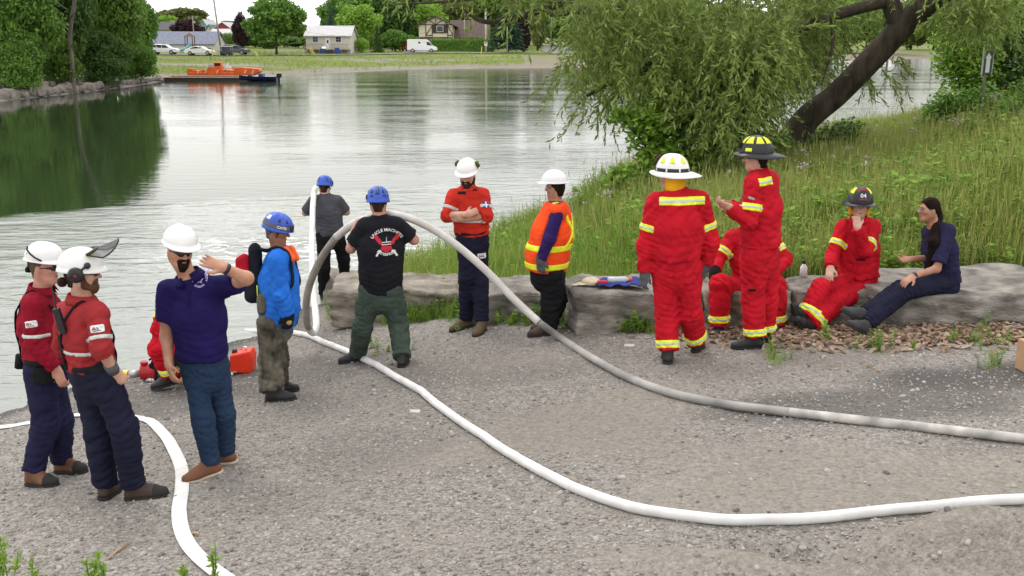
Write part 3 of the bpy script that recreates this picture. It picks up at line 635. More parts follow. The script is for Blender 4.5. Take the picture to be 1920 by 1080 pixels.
# ---- broad-leaved shrubs by the willow and on the right bank
def shrub(label, blobs, leaf, n, mkey, seed, asp=.62, name='shrub', cat='shrub', group='shrubs on the near bank', stems=True):
    r = np.random.default_rng(seed); px, py, Y = blobs[0][:3]; b = at(px, py, Y); base = np.array([b[0], b[1], float(terr(b[0], b[1])) - .05]); t = thing(name, label, cat, base, group); cs = []; mb = MB()
    tot = sum(q[3] ** 2 for q in blobs)
    for (px, py, Y, R) in blobs:
        c = at(px, py, Y) - base; m = int(n * R * R / tot); cs.append(c + rdir(m, r) * R * r.uniform(.25, 1.1, (m, 1)) * np.array([1, 1, .85]))
        mb.tube(spline([(r.normal() * .1, r.normal() * .1, 0), c * [.35, .35, .6], c], 4), np.linspace(.035, .01, 9), 5)
    mb.build('stems', BARK, t, True)
    c = np.concatenate(cs); a = rdir(len(c), r); a[:, 2] = a[:, 2] * .5 - .2; a /= np.linalg.norm(a, axis=1)[:, None]; b = np.cross(a, rdir(len(c), r) * .5 + [0, 0, 1]); b /= np.linalg.norm(b, axis=1)[:, None]
    L = r.uniform(.7, 1.3, (len(c), 1)) * leaf; obj('foliage', mesh('foliage', *leaf_quads(c, L, L * asp, a, b)), LEAF[mkey], t); return t
shrub('broad-leaved shrub reaching over the water left of the willow', [(1255, 300, 18.4, .62), (1225, 260, 18.4, .5), (1190, 222, 18.3, .36), (1160, 215, 18.2, .2), (1240, 190, 18.5, .38), (1290, 230, 18.7, .6), (1200, 330, 18.2, .4), (1160, 335, 18.1, .3), (1280, 330, 18.4, .6), (1225, 232, 18.1, .3), (1300, 165, 18.7, .4)], .07, 6400, 'bright', 2)
shrub('dark shrub under the willow foliage behind the black helmet', [(1390, 300, 20.8, .7), (1350, 270, 20.8, .6), (1440, 290, 21, .6), (1340, 325, 20.6, .6), (1420, 330, 20.5, .6)], .07, 4600, 'deep', 3)
shrub('dark leafy shrub at the foot of the leaning trunk', [(1545, 262, 23, .5), (1505, 275, 22.6, .45), (1590, 252, 23.4, .45), (1580, 272, 23, .4), (1480, 300, 21.8, .5), (1530, 300, 22, .4)], .06, 4200, 'dark', 4)
shrub('green shrub below the arrow sign on the right bank', [(1800, 225, 23.5, 0.78), (1775, 205, 23.5, 0.5), (1840, 200, 23.6, 0.62), (1760, 240, 23.3, 0.5), (1830, 245, 23.2, 0.62)], .06, 6000, 'mid', 5)
shrub('bright shrub left of the arrow sign by the water', [(1815, 110, 27, 0.88), (1800, 75, 27, 0.75), (1830, 50, 27, 0.75), (1825, 150, 27, 0.88), (1790, 120, 27, 0.5)], .07, 6000, 'bright', 6)
shrub('dark hedge-like bush behind the arrow sign', [(1890, 110, 27.5, 1.25), (1920, 60, 28, 1.38), (1960, 120, 27, 1.5), (1885, 160, 27, 0.88), (1900, 20, 29, 1.25), (1930, 180, 26, 1.0)], .075, 8200, 'dark', 7)
shrub('leafy shrub at the right frame edge behind the seated woman', [(1905, 235, 20, .6), (1940, 200, 20.5, .7), (1880, 262, 19.5, .4), (1930, 255, 19.5, .6)], .055, 4200, 'mid', 8)
# ---- grass, weeds, flowers on the bank
def tuft(seed, n, h, w, spread, lean=.35, heads=0):
    r = np.random.default_rng(seed); V, F = [], []
    for i in range(n):
        b = np.array([r.normal() * spread, r.normal() * spread, 0]); th = r.uniform(0, 6.28); H = h * r.uniform(.55, 1.1); ln = lean * r.uniform(.2, 1.2); d = np.array([math.cos(th), math.sin(th), 0]); s = np.array([-d[1], d[0], 0]) * w * r.uniform(.7, 1.2)
        m = b + d * ln * H * .3 + UP * H * .55; tp = b + d * ln * H + UP * H * (1 - ln * .35); k = len(V); V += [b - s, b + s, m + s * .75, m - s * .75, tp]; F += [(k, k + 1, k + 2, k + 3), (k + 3, k + 2, k + 4)]
        if i < heads:
            k = len(V); e = UP * H * .13; q = s * 1.5 + d * .001; V += [tp - q, tp + q, tp + e + q * .6, tp + e - q * .6]; F += [(k, k + 1, k + 2, k + 3)]
    return mesh('tuft', V, F)
GR = {k: M('grass_' + k, c, .7, .3, 2, island=True, transl=.3, col2=c2, spec=.25) for k, c, c2 in [('lush', (0.281, 0.427, 0.066), (0.114, 0.213, 0.033)), ('mid', (0.260, 0.365, 0.066), (0.099, 0.168, 0.030)), ('dry', (0.415, 0.406, 0.132), (0.208, 0.243, 0.066)), ('weed', (0.187, 0.315, 0.056), (0.073, 0.142, 0.027))]}
def weed(seed, h, leaves, ls):
    r = np.random.default_rng(seed); mb = MB(); n = 3; V, F = [], []
    for s in range(n):
        b = np.array([r.normal() * .05, r.normal() * .05, 0]); tp = b + np.array([r.normal() * .12, r.normal() * .12, h * r.uniform(.7, 1.1)]); k = len(V); sx = np.array([.006, 0, 0]); V += [b - sx, b + sx, tp + sx * .4, tp - sx * .4]; F.append((k, k + 1, k + 2, k + 3))
        for i in range(leaves):
            t = r.uniform(.15, 1); c = b + (tp - b) * t; th = r.uniform(0, 6.28); d = np.array([math.cos(th), math.sin(th), r.uniform(-.1, .7)]); d /= np.linalg.norm(d); q = np.array([-d[1], d[0], 0]) * ls * .28; L = ls * (1.2 - .6 * t); k = len(V); V += [c, c + d * L * .5 + q, c + d * L, c + d * L * .5 - q]; F.append((k, k + 1, k + 2, k + 3))
    return mesh('weed', V, F)
protos = [(tuft(1, 26, .62, .007, .09), GR['lush']), (tuft(2, 26, .75, .006, .10, .45), GR['mid']), (tuft(3, 18, .80, .005, .10, .4, 2), GR['dry']), (weed(4, .6, 16, .11), GR['weed']), (weed(5, .8, 20, .09), GR['mid']), (tuft(6, 24, .38, .007, .1, .6), GR['lush']), (weed(7, .55, 22, .16), GR['lush'])]
r = np.random.default_rng(11); n = 64000; x = r.uniform(-2.4, 26, n); y = 11.3 + 32 * r.random(n) ** 1.75; s = lake_sd(x, y)
ok = (s > .12) & (np.abs(x / y) < .62) & (y > 11.4) & (x > -1.6 - .1 * (y - 12)); zone = vnoise(x * .6, y * .6, 21)
clear = (np.abs((x - 16.5)) < 2.2) & (np.abs(y - 40) < 4); ok &= ~clear; x, y, s, zone = x[ok][:22000], y[ok][:22000], s[ok][:22000], zone[ok][:22000]; n = len(x)
pick = np.where((x < 1.8) & (r.random(n) < .7), r.choice([0, 0, 5], n), np.where(zone > .25, r.choice([1, 2, 2, 4, 2, 1], n), r.choice([0, 1, 1, 3, 4, 2, 2, 6], n)))
scatter('grass', np.stack([x, y, terr(x, y) - .02], 1), np.stack([r.normal(size=n) * .12, r.normal(size=n) * .12, r.uniform(0, 6.28, n)], 1), r.uniform(.6, 1.25, n) * np.where(x < 1.5, .8, 1.15) * np.interp(y, [11.4, 13.5], [.5, 1]), pick, protos, 'tall grass and weeds covering the bank behind the stone blocks', 'grass')
# low growth at the foot of the blocks and thin green on the gravel
pts = []
for (px, py, sx, sy, m) in [(760, 600, 60, 5, 60), (980, 606, 50, 4, 36), (1240, 622, 40, 4, 24), (700, 592, 60, 7, 80), (830, 590, 40, 7, 60), (640, 585, 25, 8, 40), (930, 600, 25, 6, 24), (1110, 612, 55, 6, 70), (1180, 620, 30, 5, 24), (1640, 600, 30, 8, 26), (1715, 585, 35, 8, 60), (1800, 600, 14, 4, 10), (1800, 640, 50, 12, 8), (1640, 655, 90, 12, 8), (1870, 640, 50, 10, 8), (1840, 690, 40, 8, 5), (1460, 675, 30, 8, 6), (720, 660, 40, 10, 10), (860, 600, 10, 14, 10)]:
    for _ in range(m): pts.append(gh(px + r.normal() * sx * .6, py + r.normal() * sy * .7))
pts = np.array(pts); n = len(pts)
scatter('ground_weeds', pts - [0, 0, .01], np.stack([r.normal(size=n) * .15, r.normal(size=n) * .15, r.uniform(0, 6.28, n)], 1), r.uniform(.14, .42, n), r.choice([1, 3, 3, 5, 6], n), [(p[0].copy(), None) for p in protos], 'low green weeds at the foot of the limestone blocks', 'weeds')
FLW = M('flower_pink', (.46, .36, .36), .7, .2, island=True, col2=(.36, .31, .27)); FLC = M('flower_cream', (.62, .60, .45), .7, .2, island=True)
def flower(seed, m, R):
    r = np.random.default_rng(seed); v, f = leaf_cloud(np.array([0, 0, .75]) + r.normal(size=(m, 3)) * [R, R, R * .5], .018, r, .7); mb = MB(); mb.add(v, f); mb.tube([(0, 0, 0), (.03, 0, .4), (0, 0, .74)], [.005, .004, .003], 4); return mesh('flower', mb.v, mb.f)
n = 170; x = r.uniform(-.5, 16, n); y = r.uniform(13, 26, n); ok = (lake_sd(x, y) > 1) & (np.abs(x / y) < .6) & (vnoise(x * .5, y * .5, 8) > -.1); x, y = x[ok], y[ok]; n = len(x)
scatter('wildflowers', np.stack([x, y, terr(x, y)], 1), np.stack([r.normal(size=n) * .1, r.normal(size=n) * .1, r.uniform(0, 6, n)], 1), r.uniform(.8, 1.35, n), r.choice([0, 1, 1, 2], n), [(flower(1, 26, .045), FLW), (flower(2, 14, .02), FLC), (flower(3, 40, .05), FLW)], 'pinkish and cream wildflower heads among the tall grass', 'flowers')
# ---- loose gravel, dry leaves
GRV = M('gravel_pebble', (.40, .385, .365), .9, .3, 30); 
def rand_mat(name, cols, rough=.9):
    m = bpy.data.materials.new(name); m.use_nodes = True; n, l = nodes_of(m); b = n['Principled BSDF']; b.inputs['Roughness'].default_value = rough; b.inputs['Specular IOR Level'].default_value = .2
    oi = n.new('ShaderNodeObjectInfo'); q = n.new('ShaderNodeValToRGB'); e = q.color_ramp.elements
    while len(e) < len(cols): e.new(.5)
    for i, c in enumerate(cols): e[i].position = i / (len(cols) - 1); e[i].color = (*c, 1)
    l.new(oi.outputs['Random'], q.inputs[0]); l.new(q.outputs[0], b.inputs['Base Color']); return m
PEB = rand_mat('gravel_pebbles', [(.125, .116, .107), (.245, .229, .21), (.305, .285, .262), (.275, .24, .205), (.335, .312, .287), (.42, .395, .367)])
pp = [(mesh('pebble', *rock_mesh((.0125, .010, .0075), 200 + i, .0065, .1, 0, 9)), PEB) for i in range(5)]
n = 28000; y = 4.3 + 8.2 * r.random(n) ** 1.5; x = y * r.uniform(-.56, .56, n); s = lake_sd(x, y); ok = (s > .05) & ((y < 10.9) | (x < -1)); ok &= r.random(n) > .9 * sstep(.25, .7, grid_at(dirt, x, y)); x, y = x[ok], y[ok]; n = len(x)
scatter('gravel', np.stack([x, y, terr(x, y) + .002], 1), r.uniform(0, 6.28, (n, 3)) * [.08, .08, 1], r.lognormal(-.48, .40, n), r.integers(0, 5, n), pp, 'loose grey gravel stones strewn over the landing', 'gravel')
LIT = rand_mat('dry_leaf', [(.20, .13, .085), (.36, .26, .19), (.48, .37, .29), (.30, .19, .12)])
def dryleaf(seed):
    r = np.random.default_rng(seed); th = np.linspace(0, 6.28, 9)[:-1]; R = .05 * (1 + .35 * np.cos(2 * th) + r.uniform(-.2, .2, 8)); V = [(R[i] * math.cos(th[i]), .7 * R[i] * math.sin(th[i]), .012 + .022 * r.random() * abs(math.sin(th[i]))) for i in range(8)] + [(0, 0, .002)]
    return mesh('dryleaf', V, [(i, (i + 1) % 8, 8) for i in range(8)])
pts = []
while len(pts) < 2300:
    px = r.uniform(1180, 1960); py = np.interp(px, [1180, 1400, 1640, 1960], [628, 625, 626, 622]) + r.normal() * np.interp(px, [1180, 1450, 1960], [7, 14, 13])
    if r.random() > np.interp(px, [1180, 1330, 1480], [.06, .25, 1]): continue
    pts.append(gh(px, py))
pts = np.array(pts); n = len(pts)
scatter('leaf_litter', pts + [0, 0, .004], np.stack([r.normal(size=n) * .35, r.normal(size=n) * .35, r.uniform(0, 6.28, n)], 1), r.uniform(.45, .95, n), r.integers(0, 4, n), [(dryleaf(i), LIT) for i in range(4)], 'dry brown leaves drifted along the foot of the right stones', 'leaves')
# ================================================================ the far shore: road, houses, cars, trees, dock, boats
def fx(px, Y): return float(at(px, 90, Y)[0])
def fz(px, py, Y): return float(at(px, py, Y)[2])
strip('road', [(-95, 168), (-60, 170), (-40, 176), (-18, 196), (5, 203), (40, 215), (90, 262)], 6.5, ASPH, .08)
strip('side_road', [(12, 203), (10.5, 225), (11.5, 260), (14, 330)], 7.5, ASPH, .14)
strip('driveway', [(-19, 200), (-20, 212), (-21, 224)], 5, M('gravel_drive', (.30, .285, .26), .95, .2, 2), .11)
WHT = M('white_paint', (.78, .78, .77), .5, .05); SID = M('cream_siding', (.62, .59, .52), .7, .08, 2, .15, 3, stretch=(.05, .05, 6)); CREAM = M('cream_stucco', (.70, .64, .48), .8, .06); TIMB = M('dark_timber', (.07, .045, .035), .8, .2)
SHB = M('blue_grey_shingle', (.20, .22, .29), .85, .2, 3); SHG = M('light_metal_roof', (.50, .49, .50), .6, .1, 2); SHBR = M('brown_shingle', (.115, .08, .07), .9, .25, 3); SHD = M('dark_shingle', (.10, .095, .10), .9, .2, 3); BRICK = M('brown_brick', (.22, .13, .10), .9, .25, 6)
GLS = M('dark_window', (.03, .035, .045), .12, .1, spec=.6); RED = M('barn_red', (.30, .035, .035), .7, .15); TEAL = M('teal_siding', (.28, .45, .43), .7, .1); GRN = M('green_metal', (.04, .16, .11), .6, .15); WOOD = M('weathered_wood', (.36, .32, .27), .85, .2, 4, .2, 10); DKWOOD = M('stained_steps', (.17, .09, .06), .85, .2, 4)
POLE = M('pole_wood', (.30, .27, .24), .9, .2, 3, .3, 6, stretch=(1, 1, .2)); YEL = M('yellow_guard', (.75, .62, .10), .5, .1); BLU = M('blue_bin_plastic', (.03, .09, .38), .5, .1)
def house(label, x0, x1, Y, depth, zg, zeave, zridge, wall, roof, over=.35, gable='side', name='house'):
    """gable 'side': ridge along x, eave towards the lake; 'front': gable end towards the lake"""
    t = thing(name, label, 'house', ((x0 + x1) / 2, Y, zg)); a = (x1 - x0) / 2; e, q = zeave - zg, zridge - zg; rf = MB()
    if gable == 'side':
        MB().add([(sx * a, sy, z) for sx in (-1, 1) for sy, z in ((0, 0), (depth, 0), (depth, e), (depth / 2, q - .12), (0, e))], [(0, 4, 3, 2, 1), (5, 6, 7, 8, 9), (0, 5, 9, 4), (1, 2, 7, 6), (4, 9, 8, 3), (3, 8, 7, 2)]).build('wall', wall, t)
        s = (q - e) / (depth / 2)
        for d, y0, y1 in ((1, -over, depth / 2), (-1, depth + over, depth / 2)):
            z0 = e - s * over; rf.add([(-a - over, y0, z0), (a + over, y0, z0), (a + over, y1, q), (-a - over, y1, q), (-a - over, y0, z0 + .15), (a + over, y0, z0 + .15), (a + over, y1, q + .15), (-a - over, y1, q + .15)], [(0, 1, 2, 3), (7, 6, 5, 4), (0, 4, 5, 1), (1, 5, 6, 2), (3, 7, 4, 0), (2, 6, 7, 3)])
    else:
        MB().add([(x, y, z) for y in (0, depth) for x, z in ((-a, 0), (a, 0), (a, e), (0, q - .12), (-a, e))], [(0, 1, 2, 3, 4), (9, 8, 7, 6, 5), (1, 6, 7, 2), (4, 9, 5, 0), (2, 7, 8, 3), (3, 8, 9, 4)]).build('wall', wall, t)
        s = (q - e) / a
        for sg in (-1, 1):
            xo, zo = sg * (a + over), e - s * over; rf.add([(xo, -over, zo), (0, -over, q), (0, depth + over, q), (xo, depth + over, zo), (xo, -over, zo + .16), (0, -over, q + .16), (0, depth + over, q + .16), (xo, depth + over, zo + .16)], [(0, 1, 2, 3), (7, 6, 5, 4), (0, 4, 5, 1), (1, 5, 6, 2), (2, 6, 7, 3), (3, 7, 4, 0)])
    rf.build('roof', roof, t); return t
def window(t, x, z, wd, h, y=0, frame=None, panes=2, rows=1):
    f = MB(); k = .09
    for (a, b, c, d) in ((x - wd / 2 - k, x + wd / 2 + k, z - k, z), (x - wd / 2 - k, x + wd / 2 + k, z + h, z + h + k), (x - wd / 2 - k, x - wd / 2, z, z + h), (x + wd / 2, x + wd / 2 + k, z, z + h)): f.box((a, y - .07, c), (b, y - .01, d))
    wn = f.build('window', frame or WHT, t)
    for i in range(panes):
        for j in range(rows):
            g = .05; x0 = x - wd / 2 + i * wd / panes + g / 2; z0 = z + j * h / rows + g / 2
            MB().box((x0, y - .045, z0), (x0 + wd / panes - g, y - .015, z0 + h / rows - g)).build('pane', GLS, wn)
# garage with blue-grey roof
Y = 205; g = house('long pale outbuilding with blue-grey shingle roof', fx(262, Y), fx(402, Y), Y, 8, fz(340, 104, Y), fz(340, 82, Y), fz(340, 60, Y), M('pale_siding', (.66, .65, .60), .7, .06, 2, .15, 3, stretch=(.05, .05, 6)), SHB)
MB().box((1.2, -.1, 0), (1.3, -.02, 2.2)).build('corner_trim', WHT, g)
Y = 260; house('dark-roofed house behind the outbuilding at the left trees', fx(285, Y), fx(333, Y), Y, 10, 2.2, fz(320, 56, Y), fz(320, 41, Y), SID, SHD)
Y = 255; h1 = house('teal house with steep gable behind the pole', fx(372, Y), fx(396, Y), Y, 9, 2.2, fz(384, 56, Y), fz(384, 37, Y), TEAL, SHG, gable='front'); window(h1, 0, 4.2, .9, 1.2)
Y = 250; house('small green-roofed shed beside the teal house', fx(386, Y), fx(402, Y), Y, 7, 2.2, fz(384, 60, Y), fz(384, 47, Y), SID, GRN, gable='front', name='shed')
Y = 245; h2 = house('red gabled house with white trim', fx(403, Y), fx(436, Y), Y, 9, 2.2, fz(420, 54, Y), fz(420, 42, Y), RED, SHG, gable='front'); window(h2, 0, 3.4, .8, 1.0)
Y = 240; house('low white-roofed building in front of the red house', fx(398, Y), fx(438, Y), Y, 4, 2.0, fz(420, 63, Y), fz(420, 55, Y), WHT, SHG)
# grey bungalow with deck
Y = 193; x0, x1 = fx(574, Y), fx(657, Y); zg = fz(620, 103, Y); zf = fz(620, 92, Y) - zg; gh2 = house('grey bungalow with raised deck and white door', x0, x1, Y, 8, zg, fz(620, 67, Y), fz(620, 49, Y), SID, SHG); c = (x0 + x1) / 2
window(gh2, fx(592, Y) - c, zf + 1.3, 1.0, .95, 0, None, 2, 2); window(gh2, fx(635, Y) - c, zf + 1.3, 1.0, .95, 0, None, 2, 2)
dr = MB().box((fx(615, Y) - c - .45, -.08, zf), (fx(615, Y) - c + .45, -.01, zf + 2.0)).build('door', WHT, gh2); MB().box((fx(615, Y) - c - .17, -.1, zf + 1.1), (fx(615, Y) - c + .17, -.085, zf + 1.65)).build('pane', GLS, dr)
dk = MB().box((x0 - c, -1.9, zf - .15), (x1 - c, -.02, zf)).build('deck', WOOD, gh2)
for i in range(7): xx = x0 - c + .15 + i * (x1 - x0 - .3) / 6; MB().box((xx - .07, -1.88, 0), (xx + .07, -1.75, zf - .15)).build('post', WOOD, dk)
for (a, b) in ((x0 - c, -.55 + fx(615, Y) - c), (.55 + fx(615, Y) - c, x1 - c)):
    MB().box((a, -1.9, zf + .88), (b, -1.8, zf + .96)).build('handrail', WOOD, dk)
    n = int((b - a) / .28)
    for i in range(n): xx = a + .1 + i * (b - a - .2) / (n - 1); MB().box((xx - .04, -1.87, zf), (xx + .04, -1.83, zf + .88)).build('baluster', WOOD, dk)
for i in range(5): MB().box((fx(617, Y) - c - .6, -1.92 - .26 * (i + 1), zf - .2 * (i + 1) - .05), (fx(617, Y) - c + .6, -1.92 - .26 * i, zf - .2 * (i + 1))).build('step', DKWOOD, dk)
for px, lb in ((605, 'blue recycling bin left of the deck steps'), (632, 'blue recycling bin right of the deck steps')):
    p = (fx(px, 190), 190, float(terr(fx(px, 190), 190))); b = thing('recycling_bin', lb, 'bin', p, 'blue bins at the bungalow'); MB().add([(-.28, -.3, 0), (.28, -.3, 0), (.28, .3, 0), (-.28, .3, 0), (-.36, -.38, 1.0), (.36, -.38, 1.0), (.36, .38, 1.0), (-.36, .38, 1.0)], [(0, 3, 2, 1), (4, 5, 6, 7), (0, 1, 5, 4), (1, 2, 6, 5), (2, 3, 7, 6), (3, 0, 4, 7)]).build('bin_body', BLU, b); MB().box((-.39, -.42, 1.0), (.39, .42, 1.1)).build('lid', BLU, b)
p = (fx(607, 188), 188, float(terr(fx(607, 188), 188))); b = thing('notice_board', 'small white slanted notice board before the bungalow', 'sign', p); MB().box((-.04, -.04, 0), (.04, .04, 1.0)).build('post', TIMB, b); MB().add([(-.35, -.25, .95), (.35, -.25, .95), (.35, .2, 1.3), (-.35, .2, 1.3), (-.35, -.25, 1.0), (.35, -.25, 1.0), (.35, .2, 1.35), (-.35, .2, 1.35)], [(0, 3, 2, 1), (4, 5, 6, 7), (0, 1, 5, 4), (1, 2, 6, 5), (2, 3, 7, 6), (3, 0, 4, 7)]).build('board', WHT, b)
# half-timbered house
Y = 225; x0, x1 = fx(786, Y), fx(850, Y); zg = fz(820, 100, Y); c = (x0 + x1) / 2; th_ = house('half-timbered house with cream gable and brown roof', x0, x1, Y, 9, zg, fz(820, 47, Y), fz(820, 31, Y), CREAM, SHBR, .8, 'front')
zz = lambda py: fz(820, py, Y) - zg
MB().box((x0 - c - .02, -.06, 0), (x1 - c + .02, -.02, zz(70))).build('brick_base', BRICK, th_)
def tb(x_, z_, x2, z2, r_=.1): MB().beam((x_, -.08, z_), (x2, -.08, z2), r_).build('timber', TIMB, th_)
xx = [fx(q, Y) - c for q in (788, 799, 811, 840, 850)]
for x_ in xx[1:]: tb(x_, zz(70), x_, zz(46))
tb(xx[0], zz(70), xx[4], zz(70)); tb(xx[0], zz(46), xx[4], zz(46)); tb(xx[1], zz(66), xx[2], zz(66)); tb(xx[3], zz(66), xx[4], zz(66)); tb(xx[1], zz(66), xx[2], zz(48)); tb(xx[4], zz(66), xx[3], zz(48)); tb(0, zz(46), 0, zz(35)); tb(-1.6, zz(37), 0, zz(46)); tb(1.6, zz(37), 0, zz(46)); tb(-2.4, zz(46), -2.0, zz(39)); tb(2.4, zz(46), 2.0, zz(39))
MB().box((xx[2], -.14, zz(62)), (xx[3], -.09, zz(47))).build('window_surround', TIMB, th_); window(th_, (xx[2] + xx[3]) / 2, zz(59), 1.3, 1.1, -.14, WHT, 2); 
Y = 228; w2 = house('long brown-roofed wing of the half-timbered house', fx(846, Y), fx(915, Y), Y, 10, zg, fz(880, 69, Y), fz(880, 38, Y), BRICK, SHBR, .5); MB().tube([(-1.2, 1.9, fz(880, 58, Y) - zg), (-1.2, 1.9, fz(880, 36, Y) - zg)], .06, 6).build('vent_pipe', WHT, w2)
def hedge(label, px0, px1, Y, ytop, ybot, leaf, seed, depth=2.2):
    r = np.random.default_rng(seed); x0, x1 = fx(px0, Y), fx(px1, Y); z0 = float(terr((x0 + x1) / 2, Y)); h = fz((px0 + px1) / 2, ytop, Y) - z0; n = int((x1 - x0) * h * 90); c = np.stack([r.uniform(x0, x1, n) - (x0 + x1) / 2, r.uniform(0, depth, n), r.random(n) ** .7 * h], 1); c[:, 1] *= np.where(c[:, 2] > h * .9, 1, r.choice([.05, 1], n)); c[:, 2] *= 1 + .05 * np.sin(c[:, 0] * 2); c += r.normal(size=c.shape) * .1
    t = thing('hedge', label, 'hedge', ((x0 + x1) / 2, Y, z0)); MB().tube([(0, depth / 2, 0), (0, depth / 2, h * .6)], .1, 5).build('stem', BARK, t)
    MB().box((-(x1 - x0) / 2 + .3, .35, 0), ((x1 - x0) / 2 - .3, depth - .3, h * .88)).build('inner_foliage', LEAF[leaf], t); obj('foliage', mesh('foliage', *leaf_cloud(c, .16, r, .5)), LEAF[leaf], t)
hedge('clipped green hedge in front of the half-timbered house', 806, 928, 214, 72, 99, 'mid', 1, 2.5); hedge('tall hedge beside the leaning utility pole', 398, 442, 215, 63, 96, 'deep', 2)
# trees
G = 'trees behind the far shore'
for i, (lb, px, Y, wd, tp, ba, c, lf, con) in enumerate([
    ('big round maple standing alone by the far road', 518, 183, 122, -12, .10, 0, 'mid', 0), ('maroon columnar tree left of the big maple', 452, 200, 46, 24, .08, 2, 'maroon', 0), ('rounded maroon tree above the blue-grey roof', 350, 250, 60, 32, .1, 0, 'maroon', 0), ('pale tree behind the roofs at the left gap', 345, 300, 130, 8, .2, 1, 'olive', 0), ('bright tree behind the roofs at the left gap', 318, 285, 60, 26, .2, 0, 'bright', 0), ('small tree far behind the red house', 440, 330, 60, 34, .2, 1, 'olive', 0),
    ('open-branched spruce behind the bungalow roof', 622, 225, 46, -2, .12, 1, 'spruce', 1), ('bright yellow-green tree right of the bungalow', 672, 215, 92, 3, .1, 0, 'bright', 0), ('tall dark tree behind the bright one', 735, 240, 120, -40, .08, 2, 'dark', 0), ('dark tall tree left of the half-timbered house', 775, 250, 90, -45, .1, 2, 'dark', 0), ('bright tree behind the half-timbered gable', 800, 245, 90, 0, .1, 0, 'bright', 0), ('small dark conical tree beside the bungalow', 708, 203, 30, 42, .02, 0, 'dark', 1), ('light green shrub by the bungalow corner', 678, 199, 34, 68, .0, 3, 'bright', 0), ('green bushes behind the parked grey car', 742, 210, 62, 50, .0, 3, 'mid', 0), ('shrub under the spruce by the bungalow', 665, 205, 40, 60, .0, 3, 'deep', 0), ('leafy bush left of the white van', 770, 216, 40, 62, .0, 3, 'mid', 0),
    ('tree behind the brown-roofed wing', 860, 255, 110, -8, .1, 1, 'olive', 0), ('blue spruce beside the half-timbered house', 952, 212, 78, -10, .10, 0, 'spruce', 1), ('dark maroon tree right of the blue spruce', 982, 220, 44, 20, .05, 2, 'maroon', 0), ('bushy tree left of the side road', 1008, 235, 44, 8, .05, 2, 'olive', 0), ('tree at the end of the side road', 1035, 300, 110, 5, .0, 3, 'mid', 0), ('tall tree right of the side road', 1085, 240, 90, -20, .03, 2, 'deep', 0), ('tall tree behind the spruce tops', 930, 262, 130, -60, .1, 0, 'mid', 0), ('green tree beyond the maple', 560, 290, 60, 40, .1, 1, 'olive', 0), ('tall tree behind the tall dark tree', 700, 275, 130, -25, .1, 0, 'mid', 0), ('deep green tree behind the side road bend', 1010, 275, 80, -50, .05, 0, 'mid', 0),
    ('round bush beside the outbuilding wall', 385, 198, 30, 88, .0, 3, 'dark', 0), ('round bush at the outbuilding left corner', 308, 198, 22, 84, .0, 3, 'dark', 0)]):
    tree(lb, px, Y, wd, tp, ba, c, lf, 20 + i, 'tree', G, None, bool(con))
for i in range(22):
    px = 1120 + i * 42; tree('tree of the wooded shore seen through the willow', px, 258 + (i * 37) % 40, 95, 20 - (i * 53) % 60, .02, i % 4, ('mid', 'deep', 'olive', 'bright')[i % 4], 60 + i, 'shore_tree', 'wooded shore beyond the willow')
for i in range(16): tree('tree of the wood closing the view behind the left bank', -340 + i * 44, 120 + (i * 31) % 50, 130, -120, .02, i % 4, ('deep', 'dark', 'mid')[i % 3], 90 + i, 'far_tree', 'wood behind the left bank') if i < 13 else None
for i in range(13): tree('low bushy tree in the belt behind the bungalow and maple', 425 + i * 27, 232 + (i * 17) % 24, 62, 62 + (i * 7) % 14, -.02, (3, 0, 3, 2)[i % 4], ('deep', 'mid', 'dark')[i % 3], 170 + i, 'bushy_tree', 'green belt behind the far houses')
for i in range(12): tree('tall tree of the wood closing the view behind the far houses', 640 + i * 44, 318 + (i * 29) % 40, 105, -18 - (i * 41) % 40, .02, i % 4, ('mid', 'deep', 'dark', 'mid')[i % 4], 140 + i, 'far_tree', 'wood behind the far houses')
r = np.random.default_rng(41); n = 5200; x = r.uniform(-48, 22, n); y = r.uniform(106, 200, n); s_ = lake_sd(x, y); ok = (s_ > 1.2) & (vnoise(x * .25, y * .3, 17) > -.15) & ((s_ > 4) | (x < -14)) & ~((x > 2) & (s_ < 26)) & (np.abs(y - np.interp(x, [-60, -40, -18, 5, 22], [170, 176, 196, 203, 209])) > 5); x, y = x[ok], y[ok]; n = len(x)
scatter('far_bank_growth', np.stack([x, y, terr(x, y)], 1), np.stack([0 * x, 0 * x, r.uniform(0, 6, n)], 1), r.uniform(.35, .9, n) * np.where(r.random(n) < .04, 2, 1), r.choice([1, 2, 2, 3, 4], n), [(p[0].copy(), None) for p in protos], 'rough grass and low weeds on the far bank below the road', 'grass')
for i, px in enumerate((328, 336, 342, 346)): tree('small clipped cedar in the row beside the white sedan', px, 190, 7, 96, .0, 0, 'dark', 120 + i, 'cedar', 'row of small cedars', None, True)
